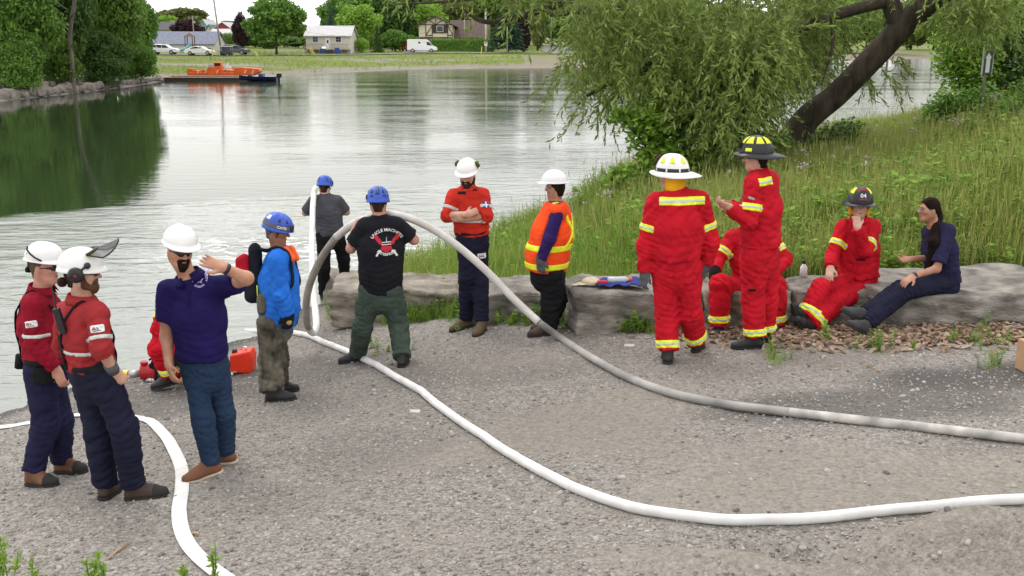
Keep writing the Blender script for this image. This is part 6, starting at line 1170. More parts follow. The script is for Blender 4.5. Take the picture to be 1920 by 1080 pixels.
put('yellow_strap', *tube([p.P((482, 535, -.12)), p.P((484, 572, -.125))], .012, 6, .4), YB, bp); pc = Field(.006, 8, wl=.08).add(ecap(p.P((492, 560, -.14)), p.P((493, 580, -.14)), .05, .052)); pc.part('belt_pouch', CAMO, bp, .012)
# ---------------------------------------------------------------- 6: grey shirt with hose on the shoulder
GREY = cloth('charcoal_tee_cloth', (.075, .075, .092), .4); BLKP = cloth('black_trouser_cloth', (.011, .011, .013)); p6 = p = Fig('person in charcoal tee and blue helmet at the water edge carrying hose', [((608, 565), (604, 556)), ((650, 560), (648, 548))],
    dict(sA=(587, 377, .0), sB=(634, 376, .0), eA=(572, 399, .10), wA=(592, 402, .38), eB=(650, 398, .08), wB=(634, 402, .36), hA=(608, 438, .0), hB=(630, 438, .02), kA=(607, 500, .02), kB=(644, 482, .22)), (-.05, 1, 0), ((609, 350, .03), (.12, 1, -.25)), skin('fair', (.55, .335, .25)), dict(waist=(.165, .125), chest=(.185, .135), hip=(.168, .125), th=.095), D=14.0, seed=14)
p.J['aB'] = p.P((646, 516, .42)); p.feet['B'] = (unit(np.array([.1, 1, 0])), UP); p.hand('A', (600, 398, .52), (.5, 0, -.5), 1, .6); p.hand('B', (624, 398, .5), (-.5, 0, -.5), -1, .6); p.body(); p.shirt(GREY, .85, .02, -.03, .009, .010, 'tee_shirt', .10); p.collar(GREY, .006, .07, 'neckband', False); p.trousers(BLKP, .022, .012, wz=.002); p.boots(RUB, SOLD); d = rescue_helmet(p); strap(p, d); d.patch('goggles', HBLACK, .72, .98, .6, 1.5, .012, 8); p.hair(HAIRB, ((0, .0, 0), (0, 1, .3)), .004)
# ---------------------------------------------------------------- 7: black tee, green trousers, hose over the shoulders
TEE = cloth('black_tee_cloth', (.013, .013, .017), .35); OLV = cloth('green_cargo_cloth', (.055, .078, .060), .4)
p7 = p = Fig('person in printed black tee and green cargo trousers under the arched hose', [((686, 676), (648, 680)), ((752, 690), (758, 679))],
    dict(sA=(684, 424, .0), sB=(744, 422, .0), eA=(658, 466, .04), wA=(664, 430, .13), eB=(776, 450, .08), wB=(752, 414, .20), hA=(696, 545, .0), hB=(732, 545, .0), kA=(680, 612, .02), kB=(748, 612, .04)), (.03, 1, 0), ((709, 380, .03), (-.10, 1, -.12)), skin('rosy', (.50, .27, .20)), dict(waist=(.185, .135), chest=(.20, .135), hip=(.172, .13), up=(.15, .10), th=.098, ua=.055, el=.046), seed=16)
p.hand('A', (672, 408, .15), (.9, .3, 0), 1, .85); p.hand('B', (736, 403, .14), (-.2, .6, -.6), -1, .6); p.body(.018); p.shirt(TEE, .78, .022, -.02, .008, .012, 'tee_shirt', .13); p.collar(TEE, .006, .072, 'neckband', False); p.trousers(OLV, .028, .016, .97, .016, name='cargo_trousers', wz=-.004, top=.14); p.belt(BLK); p.boots(RUB, SOLD); d = rescue_helmet(p); strap(p, d); d.patch('black_stripe', HBLACK, .12, .75, 2.95, 3.32, .006, 8); d.patch('goggles', HBLACK, .78, 1.0, -1.9, -.9, .012, 8); p.hair(HAIRB, ((0, .0, 0), (0, 1, .3)), .003)
fl = p.f['shirt']; c = p.P((722, 456, -.25)); n = np.array([0, -1, .05]); u = np.array([1, 0, 0]); V, F = text_geo('UNCLE MACHETE', .040, .0012); printed('back_lettering', arc(V, .150) + [0, -.05, 0], F, PRW, fl, p.shirt_o, c, n, u); V, F = text_geo('ENTERPRISES', .036, .0012); printed('back_lettering', arc(V, .115, False) + [0, -.02, 0], F, PRW, fl, p.shirt_o, c, n, u)
for sg in (-1, 1):
    V, F = poly_grid([(sg * .035, -.015), (sg * .055, .02), (sg * .085, .055), (sg * .118, .078), (sg * .124, .05), (sg * .105, .018), (sg * .07, -.02), (sg * .04, -.04)][::sg]); printed('back_wing', V, F, PRR, fl, p.shirt_o, c, n, u)
    a = np.linspace(.5, 1.25, 7); o_ = [(sg * .112 * math.sin(t), .112 * math.cos(t) - .175) for t in a] + [(sg * .092 * math.sin(t), .092 * math.cos(t) - .175) for t in a[::-1]]; V = np.array([(*q_, 0) for q_ in o_]); F = [(i, i + 1, 12 - i, 13 - i) for i in range(6)]; printed('back_scroll', V, F, PRW, fl, p.shirt_o, c, n, u)
V, F = poly_grid([(-.045, -.045), (0, -.035), (.045, -.045), (.055, -.07), (.02, -.095), (0, -.105), (-.02, -.095), (-.055, -.07)]); printed('back_emblem', V, F, PRR, fl, p.shirt_o, c, n, u)
for y0 in (-.012, -.034): V, F = poly_grid([(-.042, y0), (.042, y0 + .006), (.042, y0 + .014), (-.042, y0 + .008)]); printed('back_emblem_bar', V, F, PRW, fl, p.shirt_o, c, n, u, .006)
V, F = poly_grid([(-.004, .0), (.004, .0), (.002, .045), (-.002, .045)]); printed('back_emblem_blade', V, F, SB, fl, p.shirt_o, c, n, u, .006)
ft = p.f['trousers']
for px, py, nx in ((677, 573, -.7), (756, 573, .7)): ft.patch('cargo_pocket', OLV, p.trou_o, p.P((px, py, -.02)), (nx, -.7, 0), (0.7, nx, 0), .065, .085, .012, .010, .08, .012)
ft.patch('belt_loop', OLV, p.trou_o, p.P((731, 518, -.16)), (0, -1, 0), (1, 0, 0), .022, .03, .018, .008)
# ---------------------------------------------------------------- 8: arms crossed
VERM = cloth('vermilion_shirt_cloth', (.50, .030, .018), .4); p = Fig('person in vermilion shirt and white hard hat with arms crossed', [((884, 612), (862, 618)), ((908, 618), (894, 629))],
    dict(sA=(850, 368, -.04), sB=(905, 366, .04), eA=(838, 404, -.12), wA=(876, 402, -.26), eB=(912, 406, -.10), wB=(862, 410, -.22), hA=(874, 450, -.02), hB=(898, 450, .02), kA=(876, 520, -.05), kB=(900, 524, -.02)), (-.35, -1, 0), ((877, 328, -.04), (-.24, -.9, -.26), (-.04, -.2, 1)), skin('fair', (.55, .335, .25)), dict(waist=(.155, .12), up=(.14, .10), hip=(.155, .12)), seed=18)
p.hand('A', (892, 396, -.22), (.1, .8, -.3), 1, .5); p.hand('B', (846, 408, -.16), (0, .9, -.2), -1, .4); p.body(.018); p.shirt(VERM, 1.22, .022, .15, .012, .012); p.collar(VERM, .04, .075); p.trousers(NAVYP, .022, .013); p.belt(BLK); p.boots(cloth('suede_boot', (.13, .095, .06)), SOLD, .09); d = hard_hat(p, HWHITE, .0); p.beard(HAIRB, True); p.face(HAIRB); p.hair(HAIRB, ((0, .0, 0), (0, 1, .3)), .003)
for r in (-1, 1): put('ear_muff', *tube([d.pt(.72, r * 1.75, .004), d.pt(.72, r * 1.75, .022), d.pt(.72, r * 1.75, .034)], [.036, .036, .022], 14), M('muff_green', (.05, .07, .04), .6), d.o); put('muff_band', *tube([d.pt(.45, r * 1.9, .008), d.pt(.72, r * 1.75, .037), d.pt(.98, r * 1.6, .008)], .006, 6), YB, d.o)
fl = p.f['shirt']; p.arm_tape('A', .62, .018, False, SB); p.arm_tape('B', .62, .018, False, SB); fl.band('reflective_band', SB, p.shirt_o, p.hc * .52 + p.sc * .48, UP, .018, .23, .005, .009); fl.patch('name_tape', BLK, p.shirt_o, p.P((863, 363, -.15)), p.F, (1, -.3, 0), .042, .016, .006, .006, .14); fl.patch('collar_tab', BLK, p.shirt_o, p.P((888, 355, -.12)), p.F, (1, -.3, 0), .02, .02, .006, .006, .14)
S, E = p.J['sB'], p.J['eB']; c = S + (E - S) * .38 + np.array([.02, -.08, 0]); n = np.array([.25, -1, .1]); u = np.array([1, .25, 0]); fl.patch('sleeve_flag', M('flag_blue', (.04, .05, .25), .7), p.shirt_o, c, n, u, .038, .030, .006, .006)
for w_ in ([(-.038, -.007), (.038, -.007), (.038, .007), (-.038, .007)], [(-.008, -.03), (.008, -.03), (.008, .03), (-.008, .03)]): V, F = poly_grid(w_); printed('flag_cross', V, F, PRW, fl, p.shirt_o, c, n, u, .009)
ft = p.f['trousers']; c = p.P((904, 482, -.16)); n = np.array([.1, -1, 0]); ft.patch('trouser_badge', PRW, p.trou_o, c, n, (1, .1, .05), .048, .030, .006, .006, .14, .006)
for x0 in (-.02, .0, .018): V, F = poly_grid([(x0 - .006, -.012), (x0 + .006, -.012), (x0 + .002, .014), (x0 - .004, .012)]); printed('badge_mark', V, F, PRR if x0 == 0 else PRD, ft, p.trou_o, c, n, (1, .1, .05), .010)
# ---------------------------------------------------------------- 9: orange vest
PUR = cloth('indigo_sleeve_cloth', (.030, .016, .10)); p = Fig('person in fluorescent orange vest and white hard hat looking to the water', [((1040, 627), (1006, 630)), ((1046, 618), (1016, 620))],
    dict(sA=(1046, 396, -.16), sB=(1038, 392, .17), eA=(1030, 448, -.24), wA=(1014, 487, -.24), eB=(1034, 445, .24), wB=(1012, 470, .30), hA=(1034, 510, -.08), hB=(1036, 506, .09), kA=(1034, 566, -.05), kB=(1044, 562, .06)), (-1, .25, 0), ((1041, 352, .0), (-.85, .48, -.05)), skin('olive', (.36, .20, .14)), dict(belly=.10, waist=(.19, .185), chest=(.185, .17), hip=(.17, .16), up=(.14, .12), th=.105, kn=.075), seed=20, hs=.9)
p.hand('A', (1014, 515, -.24), (.5, .8, 0), 1, .4, glove=GLV); p.hand('B', (1000, 478, .32), (.5, -.8, 0), -1, .4, glove=GLV); p.body(); p.shirt(PUR, 1.95, .016, .02, .010, .004, 'sweatshirt'); p.trousers(BLKP, .020, .015, .97, .02, .22, wz=.0); p.boots(BRD, SOLD, .09); d = hard_hat(p, HWHITE, -.02); p.hair(HAIRD, ((0, .0, 0), (0, 1, .3)), .006); p.shades(False); p.face()
ORG2 = cloth('fluorescent_orange_cloth', (.95, .085, .018), .3); f = Field(.010, 31, wl=.13).add(p.torso(.036, .02, True, hem=.01))
for k in 'AB': S, E = p.J['s' + k], p.J['e' + k]; f.add(dict(ecap(S + (E - S) * .05, E, .052, .075, k=.02), sub=True))
f.cuts.append((p.neck + UP * .02, UP)); p.f['shirt'] = f; v = f.part('safety_vest', ORG2, p.e, .0125); p.shirt_o = v
m_ = lambda a, b: p.hc * (1 - a) + p.sc * a
for t in (.12, .42): f.band('reflective_band', YB, v, m_(t, 0), UP, .030, .36, .006, .010)
R_, F_ = p.lat(.6); bc = m_(.62, 0) - p.F * .26 + R_ * .05; nb = -p.F * .8 - R_ * .25 + np.array([0, -.3, 0])
for ang in (-.55, .55): f.patch('reflective_cross', YB, v, p.P((1072, 432, -.06)), (.9, -.45, 0), np.array([.45, .9, 0]) * math.sin(ang) + UP * math.cos(ang), .19, .022, .007, .008, .14)
f.patch('shoulder_tape', YB, v, p.neck + np.array([0, -.10, .03]), (0, -.5, 1), (1, 0, 0), .035, .05, .006, .008, .08)
# ---------------------------------------------------------------- 10: white fire helmet, back to us
FBOOT = RUB
p = Fig('person in red coveralls and white fire helmet seen from behind', [((1252, 684), (1250, 668)), ((1302, 662), (1312, 650))],
    dict(sA=(1228, 382, .0), sB=(1314, 377, .0), eA=(1209, 458, .0), wA=(1209, 512, -.02), eB=(1334, 455, .04), wB=(1322, 498, .06), hA=(1248, 505, .0), hB=(1288, 503, .0), kA=(1250, 592, .03), kB=(1294, 588, .03)), (-.15, 1, 0), ((1260, 331, .03), (-.84, .54, -.04)), skin('fair', (.55, .335, .25)), dict(waist=(.17, .13), chest=(.192, .135), hip=(.168, .13), up=(.15, .10), th=.095), seed=22)
p.hand('A', (1203, 550, -.02), (.6, .4, 0), 1, .4, glove=GLV); p.hand('B', (1318, 532, .06), (-.6, .4, 0), -1, .4, glove=GLV); p.body(); p.coverall(RWEAR, .034, .019, .15); p.collar(RWEAR, .05, .085, 'collar', False); p.boots(FBOOT, SOLD, toe=M('yellow_toe', (.62, .50, .05), .6)); p.face()
for k in 'AB': p.arm_tape(k, .58, .032); p.leg_tape(k, .76, .036)
def back_stripe(p, px, py, half_w, n, dz=.036):
    f = p.f['shirt']; c = p.P((px, py, -.2)); n = np.array(n, float); u = np.array([1, .1, .02]); f.patch('back_stripe', YB, p.shirt_o, c, n, u, half_w, dz, .006, .008, .22); f.patch('back_stripe_silver', SB, p.shirt_o, c, n, u, half_w + .001, dz * .34, .0095, .007, .22)
back_stripe(p, 1283, 380, .20, (0, -1, 0))
fl = p.f['shirt']
for px in (1250, 1296): fl.patch('back_pocket', RWEAR, p.shirt_o, p.P((px, 522, -.15)), (0, -1, 0), (1, 0, 0), .058, .062, .008, .009, .16)
for px, py in ((1240, 590), (1310, 585)): fl.patch('knee_patch', RWEAR, p.shirt_o, p.P((px, py, -.1)), (-.4 if px < 1270 else .4, -1, 0), (1, 0, 0), .05, .085, .008, .009, .14)
for px, py in ((1262, 672), (1320, 650)): fl.patch('ankle_tab', BLK, p.shirt_o, p.P((px, py, -.1)), (.2, -1, 0), (1, 0, 0), .035, .012, .008, .008, .14)
d = fire_helmet(p, HWHITE, HBLACK, -.04)
for t0 in (-1.9, -1.15, 1.15, 1.9, 2.75, -2.75): d.patch('yellow_trapezoid', YB, .42, .66, t0 - .17, t0 + .17, .009, 6, .35)
NKY = cloth('yellow_neck_curtain', (.72, .36, .015)); nf = Field(.006, 9, wl=.07).add(ecap(p.HL(0, -.018, .03), p.HL(0, -.03, -.10), .100, .088, k=.03), ecap(p.HL(0, -.01, -.10), p.HL(0, .02, -.15), .08, .062)); nf.cuts.append((p.HL(0, .035, 0), p.HF)); nf.cuts.append((p.HL(0, 0, .045), p.HU)); nf.part('neck_curtain', NKY, d.o, .010)
# ---------------------------------------------------------------- 11: black fire helmet, facing left
p = Fig('tall person in red coveralls and black fire helmet facing left', [((1430, 652), (1372, 654)), ((1446, 640), (1412, 641))],
    dict(sA=(1414, 344, -.15), sB=(1442, 338, .16), eA=(1404, 416, -.22), wA=(1368, 388, -.22), eB=(1410, 408, .22), wB=(1368, 385, .05), hA=(1414, 482, -.08), hB=(1436, 480, .09), kA=(1412, 566, -.06), kB=(1438, 562, .08)), (-.85, .5, 0), ((1417, 296, .0), (-.92, .38, -.04)), skin('fair', (.55, .335, .25)), dict(waist=(.15, .13), chest=(.165, .14), hip=(.155, .135), th=.095), seed=24)
p.hand('A', (1340, 376, -.18), (0, .6, .7), 1, .55); p.hand('B', (1342, 378, -.02), (0, -.8, -.2), -1, .55); p.body(.018); p.coverall(RWEAR, .034, .019, .14); p.collar(RWEAR, .05, .08, 'collar', False); p.boots(RUB, SOLD); p.face(); p.hair(HAIRD, ((0, .02, 0), (0, 1, .3)), .008)
p.arm_tape('A', .62, .034); p.arm_tape('B', .62, .034); p.leg_tape('A', .80, .034); p.leg_tape('B', .80, .034); back_stripe(p, 1441, 341, .10, (.6, -.9, 0))
fl = p.f['shirt']; S, E = p.J['sA'], p.J['eA']; fl.patch('sleeve_badge', M('badge_grey', (.3, .33, .34), .7), p.shirt_o, S + (E - S) * .36 + np.array([-.02, -.06, 0]), (-.3, -1, .1), (1, -.3, -.3), .028, .011, .005); fl.patch('pocket_tab', BLK, p.shirt_o, p.P((1388, 434, -.15)), (-.5, -.85, 0), (1, -.5, 0), .032, .012, .006, .006, .14); fl.patch('pocket_tab', BLK, p.shirt_o, p.P((1410, 543, -.15)), (-.1, -1, 0), (1, 0, 0), .035, .013, .006, .006, .14); fl.patch('thigh_pocket', RWEAR, p.shirt_o, p.P((1434, 472, -.15)), (.3, -1, 0), (1, .3, 0), .06, .06, .007, .009)
d = fire_helmet(p, HBLACK, HBLACK, -.03)
for i in range(8): t0 = (i + .5) * math.pi / 4; d.patch('yellow_trapezoid', YB, .26, .62, t0 - .30, t0 + .30, .008, 6, .3)
d.patch('yellow_clip', YB, .80, .92, -1.45, -1.05, .014, 5)
# ---------------------------------------------------------------- 12: seated, half hidden
Ds = float(gh(1400, 612)[1]); p = Fig('person in red coveralls seated behind the tall one, gloved hand on knee', [dict(a=(1348, 614, -.36), t=(-.3, -1, 0), u=(0, 0, 1)), dict(a=(1456, 612, -.30), t=(.25, -1, 0), u=(0, 0, 1))],
    dict(sA=(1372, 448, .12), sB=(1444, 446, .12), eA=(1344, 492, .02), wA=(1340, 508, -.22), eB=(1472, 486, .02), wB=(1452, 510, -.2), hA=(1388, 544, .10), hB=(1430, 544, .10), kA=(1350, 534, -.34), kB=(1454, 536, -.30)), (0, -1, 0), ((1408, 396, .05), (.1, -1, -.1)), skin('fair', (.55, .335, .25)), D=Ds + .22, seed=26)
p.hand('A', (1336, 532, -.34), (.3, .4, -.8), 1, .55, glove=GLVB); p.hand('B', (1444, 532, -.34), (-.3, .4, -.8), -1, .5, glove=GLVB); p.body(); p.coverall(RWEAR, .034, .018); p.boots(RUB, SOLD); d = fire_helmet(p, HBLACK, HBLACK); p.face()
for k in 'AB': p.arm_tape(k, .55, .034); p.leg_tape(k, .78, .036)
# ---------------------------------------------------------------- 13: seated number 04
Ds = float(gh(1560, 606)[1]); p = Fig('seated person in red coveralls and black helmet numbered 04, hand at face', [dict(a=(1508, 598, -.36), t=(-.35, -.25, .9), u=(.9, .1, .45)), dict(a=(1520, 612, -.42), t=(-.55, -.45, .65), u=(.75, -.2, .6))],
    dict(sA=(1582, 428, .12), sB=(1636, 426, .12), eA=(1562, 474, .02), wA=(1557, 502, -.18), eB=(1624, 470, -.10), wB=(1608, 426, -.14), hA=(1596, 534, .12), hB=(1624, 536, .12), kA=(1540, 540, -.22), kB=(1564, 570, -.26)), (-.25, -1, 0), ((1612, 386, .04), (-.16, -1, -.05)), skin('light', (.58, .37, .29)), D=Ds + .18, seed=28, W=dict(waist=(.155, .125), chest=(.162, .12), up=(.13, .10), hip=(.165, .125)), hs=.88)
p.hand('A', (1554, 522, -.28), (.2, .3, -.9), 1, .4); p.hand('B', (1605, 402, -.10), (.0, .8, .2), -1, .75); p.body(.018); p.coverall(RWEAR, .030, .018); p.collar(RWEAR, .04, .08); p.boots(RUB, SOLD, .16); p.face(); p.hair(HAIRB, ((0, .02, 0), (0, 1, .3)), .004)
p.arm_tape('A', .62, .032); p.arm_tape('B', .7, .032); p.leg_tape('A', .74, .036); p.leg_tape('B', .74, .036); p.f['shirt'].patch('pocket_tab', BLK, p.shirt_o, p.P((1615, 489, -.1)), (-.1, -1, 0), (1, 0, 0), .05, .012, .006, .006, .16)
d = fire_helmet(p, HBLACK, HBLACK, .0); strap(p, d)
for i in range(1, 7): t0 = (i + .5) * math.pi / 4; d.patch('yellow_trapezoid', YB, .26, .60, t0 - .28, t0 + .28, .008, 6, .3)
c, R_, u_, fr, sh = d.shield
for txt, size, dy, m_ in (('04', .058, -.018, PRW), ('MOHAWK', .020, .050, PRR), ('FIREFIGHTER', .012, -.040, PRR)):
    V, F = text_geo(txt, size, .001); put('shield_lettering', [c - R_ * x + u_ * (y + dy) + fr * .002 for x, y, _ in V], F, m_, d.o, False)
for r in (-1, 1): nf = Field(.004, 9, wl=.06).add(ecap(p.HL(r * .092, -.01, .03), p.HL(r * .088, -.015, -.09), .030, .024, u=p.HR, fl=1)); nf.part('ear_flap', NKY, d.o, .008)
# ---------------------------------------------------------------- 14: seated woman in navy
Ds = float(gh(1760, 606)[1]); NVT = cloth('navy_tee_cloth', (.020, .019, .055)); p = Fig('person with long dark ponytail and eyeglasses seated on the right slab in navy', [dict(a=(1624, 610, -.46), t=(-.75, -.35, .45), u=(.5, 0, .85)), dict(a=(1618, 588, -.36), t=(-.8, -.2, .5), u=(.55, 0, .8))],
    dict(sA=(1778, 434, -.08), sB=(1742, 436, .2), eA=(1756, 504, -.22), wA=(1712, 518, -.32), eB=(1742, 484, .10), wB=(1704, 486, -.02), hA=(1772, 528, -.04), hB=(1764, 526, .12), kA=(1694, 548, -.30), kB=(1688, 543, -.16)), (-.92, -.42, 0), ((1742, 392, .04), (-1, -.12, -.03)), skin('bronze', (.41, .225, .15)), D=Ds + .16, seed=30, W=dict(waist=(.145, .115), chest=(.155, .12), up=(.12, .095), hip=(.165, .13), ua=.044, el=.038, wr=.028, th=.088), hs=.9)
p.hand('A', (1694, 530, -.36), (0, .3, -.9), 1, .35); p.hand('B', (1676, 490, -.08), (-.1, -.5, .8), 1, .4, .1); p.body(.018); p.shirt(NVT, .85, .02, -.02, .010, .012, 'tee_shirt'); p.trousers(NAVYP, .018, .012, .95, wz=.002); p.boots(M('dark_grey_shoe', (.05, .05, .052), .8, .2), SOLD, .09); p.face(); p.shades(False, M('steel_frame', (.3, .3, .3), .3, metal=.7))
tail = Field(.006, 2, (1, 1, .1), .03).add(ecap(p.HL(0, -.10, .0), p.HL(.03, -.125, -.10), .034, .045), ecap(p.HL(.03, -.125, -.10), p.P((1752, 455, -.13)), .045, .052), ecap(p.P((1752, 455, -.13)), p.P((1742, 500, -.15)), .050, .030)); p.hair(M('long_dark_hair', (.014, .008, .006), .7, .35, 20, .7, 110, stretch=(1, 1, .15), spec=.08), ((0, .050, .02), (0, 1, .55)), .008, None, -.03); tail.part('ponytail', M('long_dark_hair', (0, 0, 0)), p.e, .010)
put('wristwatch', *tube([p.J['wA'] + (p.J['eA'] - p.J['wA']) * q_ for q_ in (.10, .0)], .034, 12), HBLACK, p.e)
# ================================================================ hoses and small things
def hose_mat(name, c, dirt):
    return M(name, c, .7, .05, 6, .35, 45, col2=dirt, stretch=(1, 1, 1), bdist=.004)
HW = hose_mat('white_hose_jacket', (.76, .76, .75), (.60, .59, .57)); HG = hose_mat('soiled_hose_jacket', (.58, .56, .52), (.22, .21, .20)); HGR = hose_mat('grey_wet_hose_jacket', (.36, .33, .29), (.20, .18, .155))
def lift(p, h): return np.array([p[0], p[1], p[2] + h])
G = lambda px, py, h=.035: lift(gh(px, py + 0), h)
# arched hose: from the far man's shoulder down to a loop, up over the near man's neck and away across the gravel
hs_ = thing('fire_hose', 'thick pale hose arching over the shoulders of the black tee person', 'hose', gh(1060, 640)); o_ = np.array(hs_.location)
r_ = .039; Yl = float(gh(590, 628)[1]); sh6 = p6.J['sA'] + np.array([.0, -.10, .10]);
drop = [p6.P((592, 352, .55)), p6.P((589, 358, .16)), p6.P((588, 368, -.14)), at(586, 400, 13.4), at(585, 470, 12.6), at(587, 540, 11.7), at(592, 590, 11.0), at(593, 612, 10.75), at(588, 624, 10.6), at(580, 618, 10.45)]
up_ = [at(576, 605, 10.35), at(574, 570, 10.25), at(582, 530, 10.15), at(602, 485, 10.0), at(630, 445, 9.9), at(662, 420, 9.8), at(692, 408, p7.D + .14), at(716, 400, p7.D + .17), at(742, 403, p7.D + .13)]
dn = [at(775, 412, 9.75), at(815, 432, 9.8), at(860, 463, 9.8), at(910, 506, 9.8), at(965, 562, 9.75), at(1010, 604, 9.6), G(1052, 640), G(1110, 678), G(1180, 716), G(1260, 745), G(1360, 766), G(1480, 781), G(1600, 795), G(1760, 813), G(1930, 833), G(2010, 843)]
for nm, pts, m in (('hose_drop', drop + up_[:1], HW), ('hose_loop', drop[-1:] + up_[:5], HGR), ('hose_arch', up_[4:] + dn[:6], HG), ('hose_ground_run', dn[5:12], M('sooty_hose_jacket', (.40, .385, .36), .75, .1, 3, .25, 70, col2=(.17, .165, .158), bdist=.004)), ('hose_end_run', dn[11:], HG)):
    q = spline(pts, 10); put(nm, *tube(q, r_ if 'run' not in nm else .035, 14), M('pale_hose_jacket', (.66, .64, .60), .65, .06, 6, .25, 70, col2=(.50, .48, .45), bdist=.004) if nm == 'hose_arch' else m, hs_)
def floor_hose(label, pix, r, m, flat=1., name='fire_hose', h=None):
    t = thing(name, label, 'hose', gh(*pix[len(pix) // 2])); P = spline([G(x, y, 0) for x, y in pix], 14)
    P[:, 2] = [gz(q) for q in P]; k = np.ones(9) / 9; zs = np.convolve(np.pad(P[:, 2], 4, 'edge'), k, 'valid'); P[:, 2] = np.maximum(zs, P[:, 2]) + (r * flat * .92 if h is None else h)
    put('hose_jacket', *tube(P, r, 16, flat, UP if flat < 1 else None), m, t); return t
floor_hose('white hose curving across the gravel in front of everyone', [(395, 634), (440, 626), (500, 624), (545, 629), (600, 643), (650, 663), (700, 687), (755, 720), (820, 765), (900, 820), (980, 872), (1060, 915), (1140, 946), (1230, 968), (1330, 981), (1440, 983), (1560, 977), (1700, 962), (1830, 949), (1940, 944), (2030, 944)], .033, HW)
floor_hose('flat empty white hose lying at the bottom left', [(-60, 812), (0, 803), (60, 794), (130, 782), (200, 777), (262, 786), (292, 800), (322, 838), (340, 880), (341, 920), (336, 960), (342, 1000), (362, 1035), (400, 1070), (440, 1100)], .048, HW, .16, 'flat_hose', .012)
floor_hose('thin yellowish line trailing in the shallow water at the left edge', [(-30, 682), (0, 684), (18, 686), (30, 688)], .012, M('yellow_line', (.55, .52, .22), .6), 1., 'rope')
# pump, fuel can, papers
REDP = M('red_pump_paint', (.42, .012, .02), .4, .12, 8); b = gh(275, 716); pm = thing('portable_pump', 'red portable pump with suction coupling beside the crouching firefighter', 'pump', b); a0 = lambda px, py, dy=0.: at(px, py, b[1] + dy) - b
MB().tube([a0(264, 697, .0), a0(292, 697, .02)], [.085, .095], 16).build('pump_casing', REDP, pm, True, None, .01); MB().tube([a0(270, 683), a0(270, 678)], .04, 10).build('cap', REDP, pm); MB().box(tuple(a0(288, 716, -.02)), tuple(a0(312, 672, .28))).build('engine', HBLACK, pm, False, None, .02); MB().tube([a0(262, 700, 0), a0(240, 702, -.02)], .042, 14).build('coupling', RIM, pm, True); MB().tube([a0(241, 702, -.02), a0(232, 702, -.02)], .046, 14).build('coupling_ring', YEL, pm); MB().tube([a0(290, 678, .1), a0(296, 666, .1), a0(306, 668, .1)], .014, 8).build('handle', HBLACK, pm, True)
for q in (270, 300): MB().tube([a0(q, 714, -.02), a0(q, 714, .22)], .012, 6).build('skid', HBLACK, pm)
FUEL = M('orange_red_plastic', (.85, .045, .012), .4, .08, 6); b = gh(450, 702); fc = thing('fuel_can', 'orange-red plastic fuel can on the gravel behind the polo', 'can', b); a0 = lambda px, py, dy=0.: at(px, py, b[1] + dy) - b
MB().prism([tuple(a0(*q)[[0, 2]]) for q in ((429, 701), (472, 701), (473, 672), (468, 658), (448, 663), (430, 667))], 0, .2).build('can_body', FUEL, fc, False, None, .022); MB().tube([a0(440, 664, .1), a0(440, 655, .1)], .028, 12).build('cap', HBLACK, fc, True); MB().tube(spline([a0(448, 662, .17), a0(452, 655, .17), a0(460, 654, .17), a0(465, 660, .17)], 4), .012, 8).build('handle', FUEL, fc, True); MB().tube([a0(458, 656, .12), a0(460, 650, .12)], .018, 8).build('vent_cap', WHT, fc)
for px, py, s, lb in ((433, 703, .055, 'crumpled white paper beside the fuel can'), (268, 709, .045, 'white scrap of paper before the red pump'), (282, 717, .04, 'second white scrap before the red pump')):
    r = np.random.default_rng(px); n = 7; V = [(s * (i / 3 - 1), s * .7 * (j / 3 - 1), .012 + r.random() * .035) for i in range(n) for j in range(n)]; o = obj('paper_scrap', mesh('paper_scrap', V, [(i * n + j, i * n + j + 1, (i + 1) * n + j + 1, (i + 1) * n + j) for i in range(n - 1) for j in range(n - 1)], False), M('white_paper', (.72, .72, .70), .9), None, gh(px, py)); o.rotation_euler = (0, 0, px); tag(o, lb, 'paper')
# things on the blocks
def top_of(px, py, Y0, blk):                 # height of a block's top under a pixel
    bl = BLOCKS[blk]; me = bl.data; co = np.array([v.co[:] for v in me.vertices]); R = np.array(bl.rotation_euler.to_matrix()); co = co @ R.T + np.array(bl.location); best = None
    for Y in np.linspace(Y0, Y0 + 1.6, 60):
        p = at(px, py, Y); d = np.hypot(co[:, 0] - p[0], co[:, 1] - p[1]); m = d < .06
        if m.any() and p[2] <= co[m, 2].max() + .01: return np.array([p[0], p[1], co[m, 2].max()])
    return at(px, py, Y0 + .4)
q = top_of(1108, 531, BLOCKS[2].location[1] - .45, 2); cp = thing('cap', 'cream cap lying on the limestone block', 'cap', q); f = Field(.004, 3, wl=.05).add(ell((0, 0, .02), np.eye(3), (.10, .085, .055))); f.cuts.append((np.zeros(3), np.array([0, 0, -1.]))); v, ff = f.mesh(.009); obj('crown', mesh('crown', v, ff, True), cloth('cream_cloth', (.62, .54, .40)), cp); f = Field().add(ecap((-.10, -.03, .012), (-.16, -.05, .008), .065, .05, u=np.array([0, 1., 0]), fl=.12)); v, ff = f.mesh(.008); obj('brim', mesh('brim', v, ff, True), cloth('cream_cloth', (.62, .54, .40)), cp)
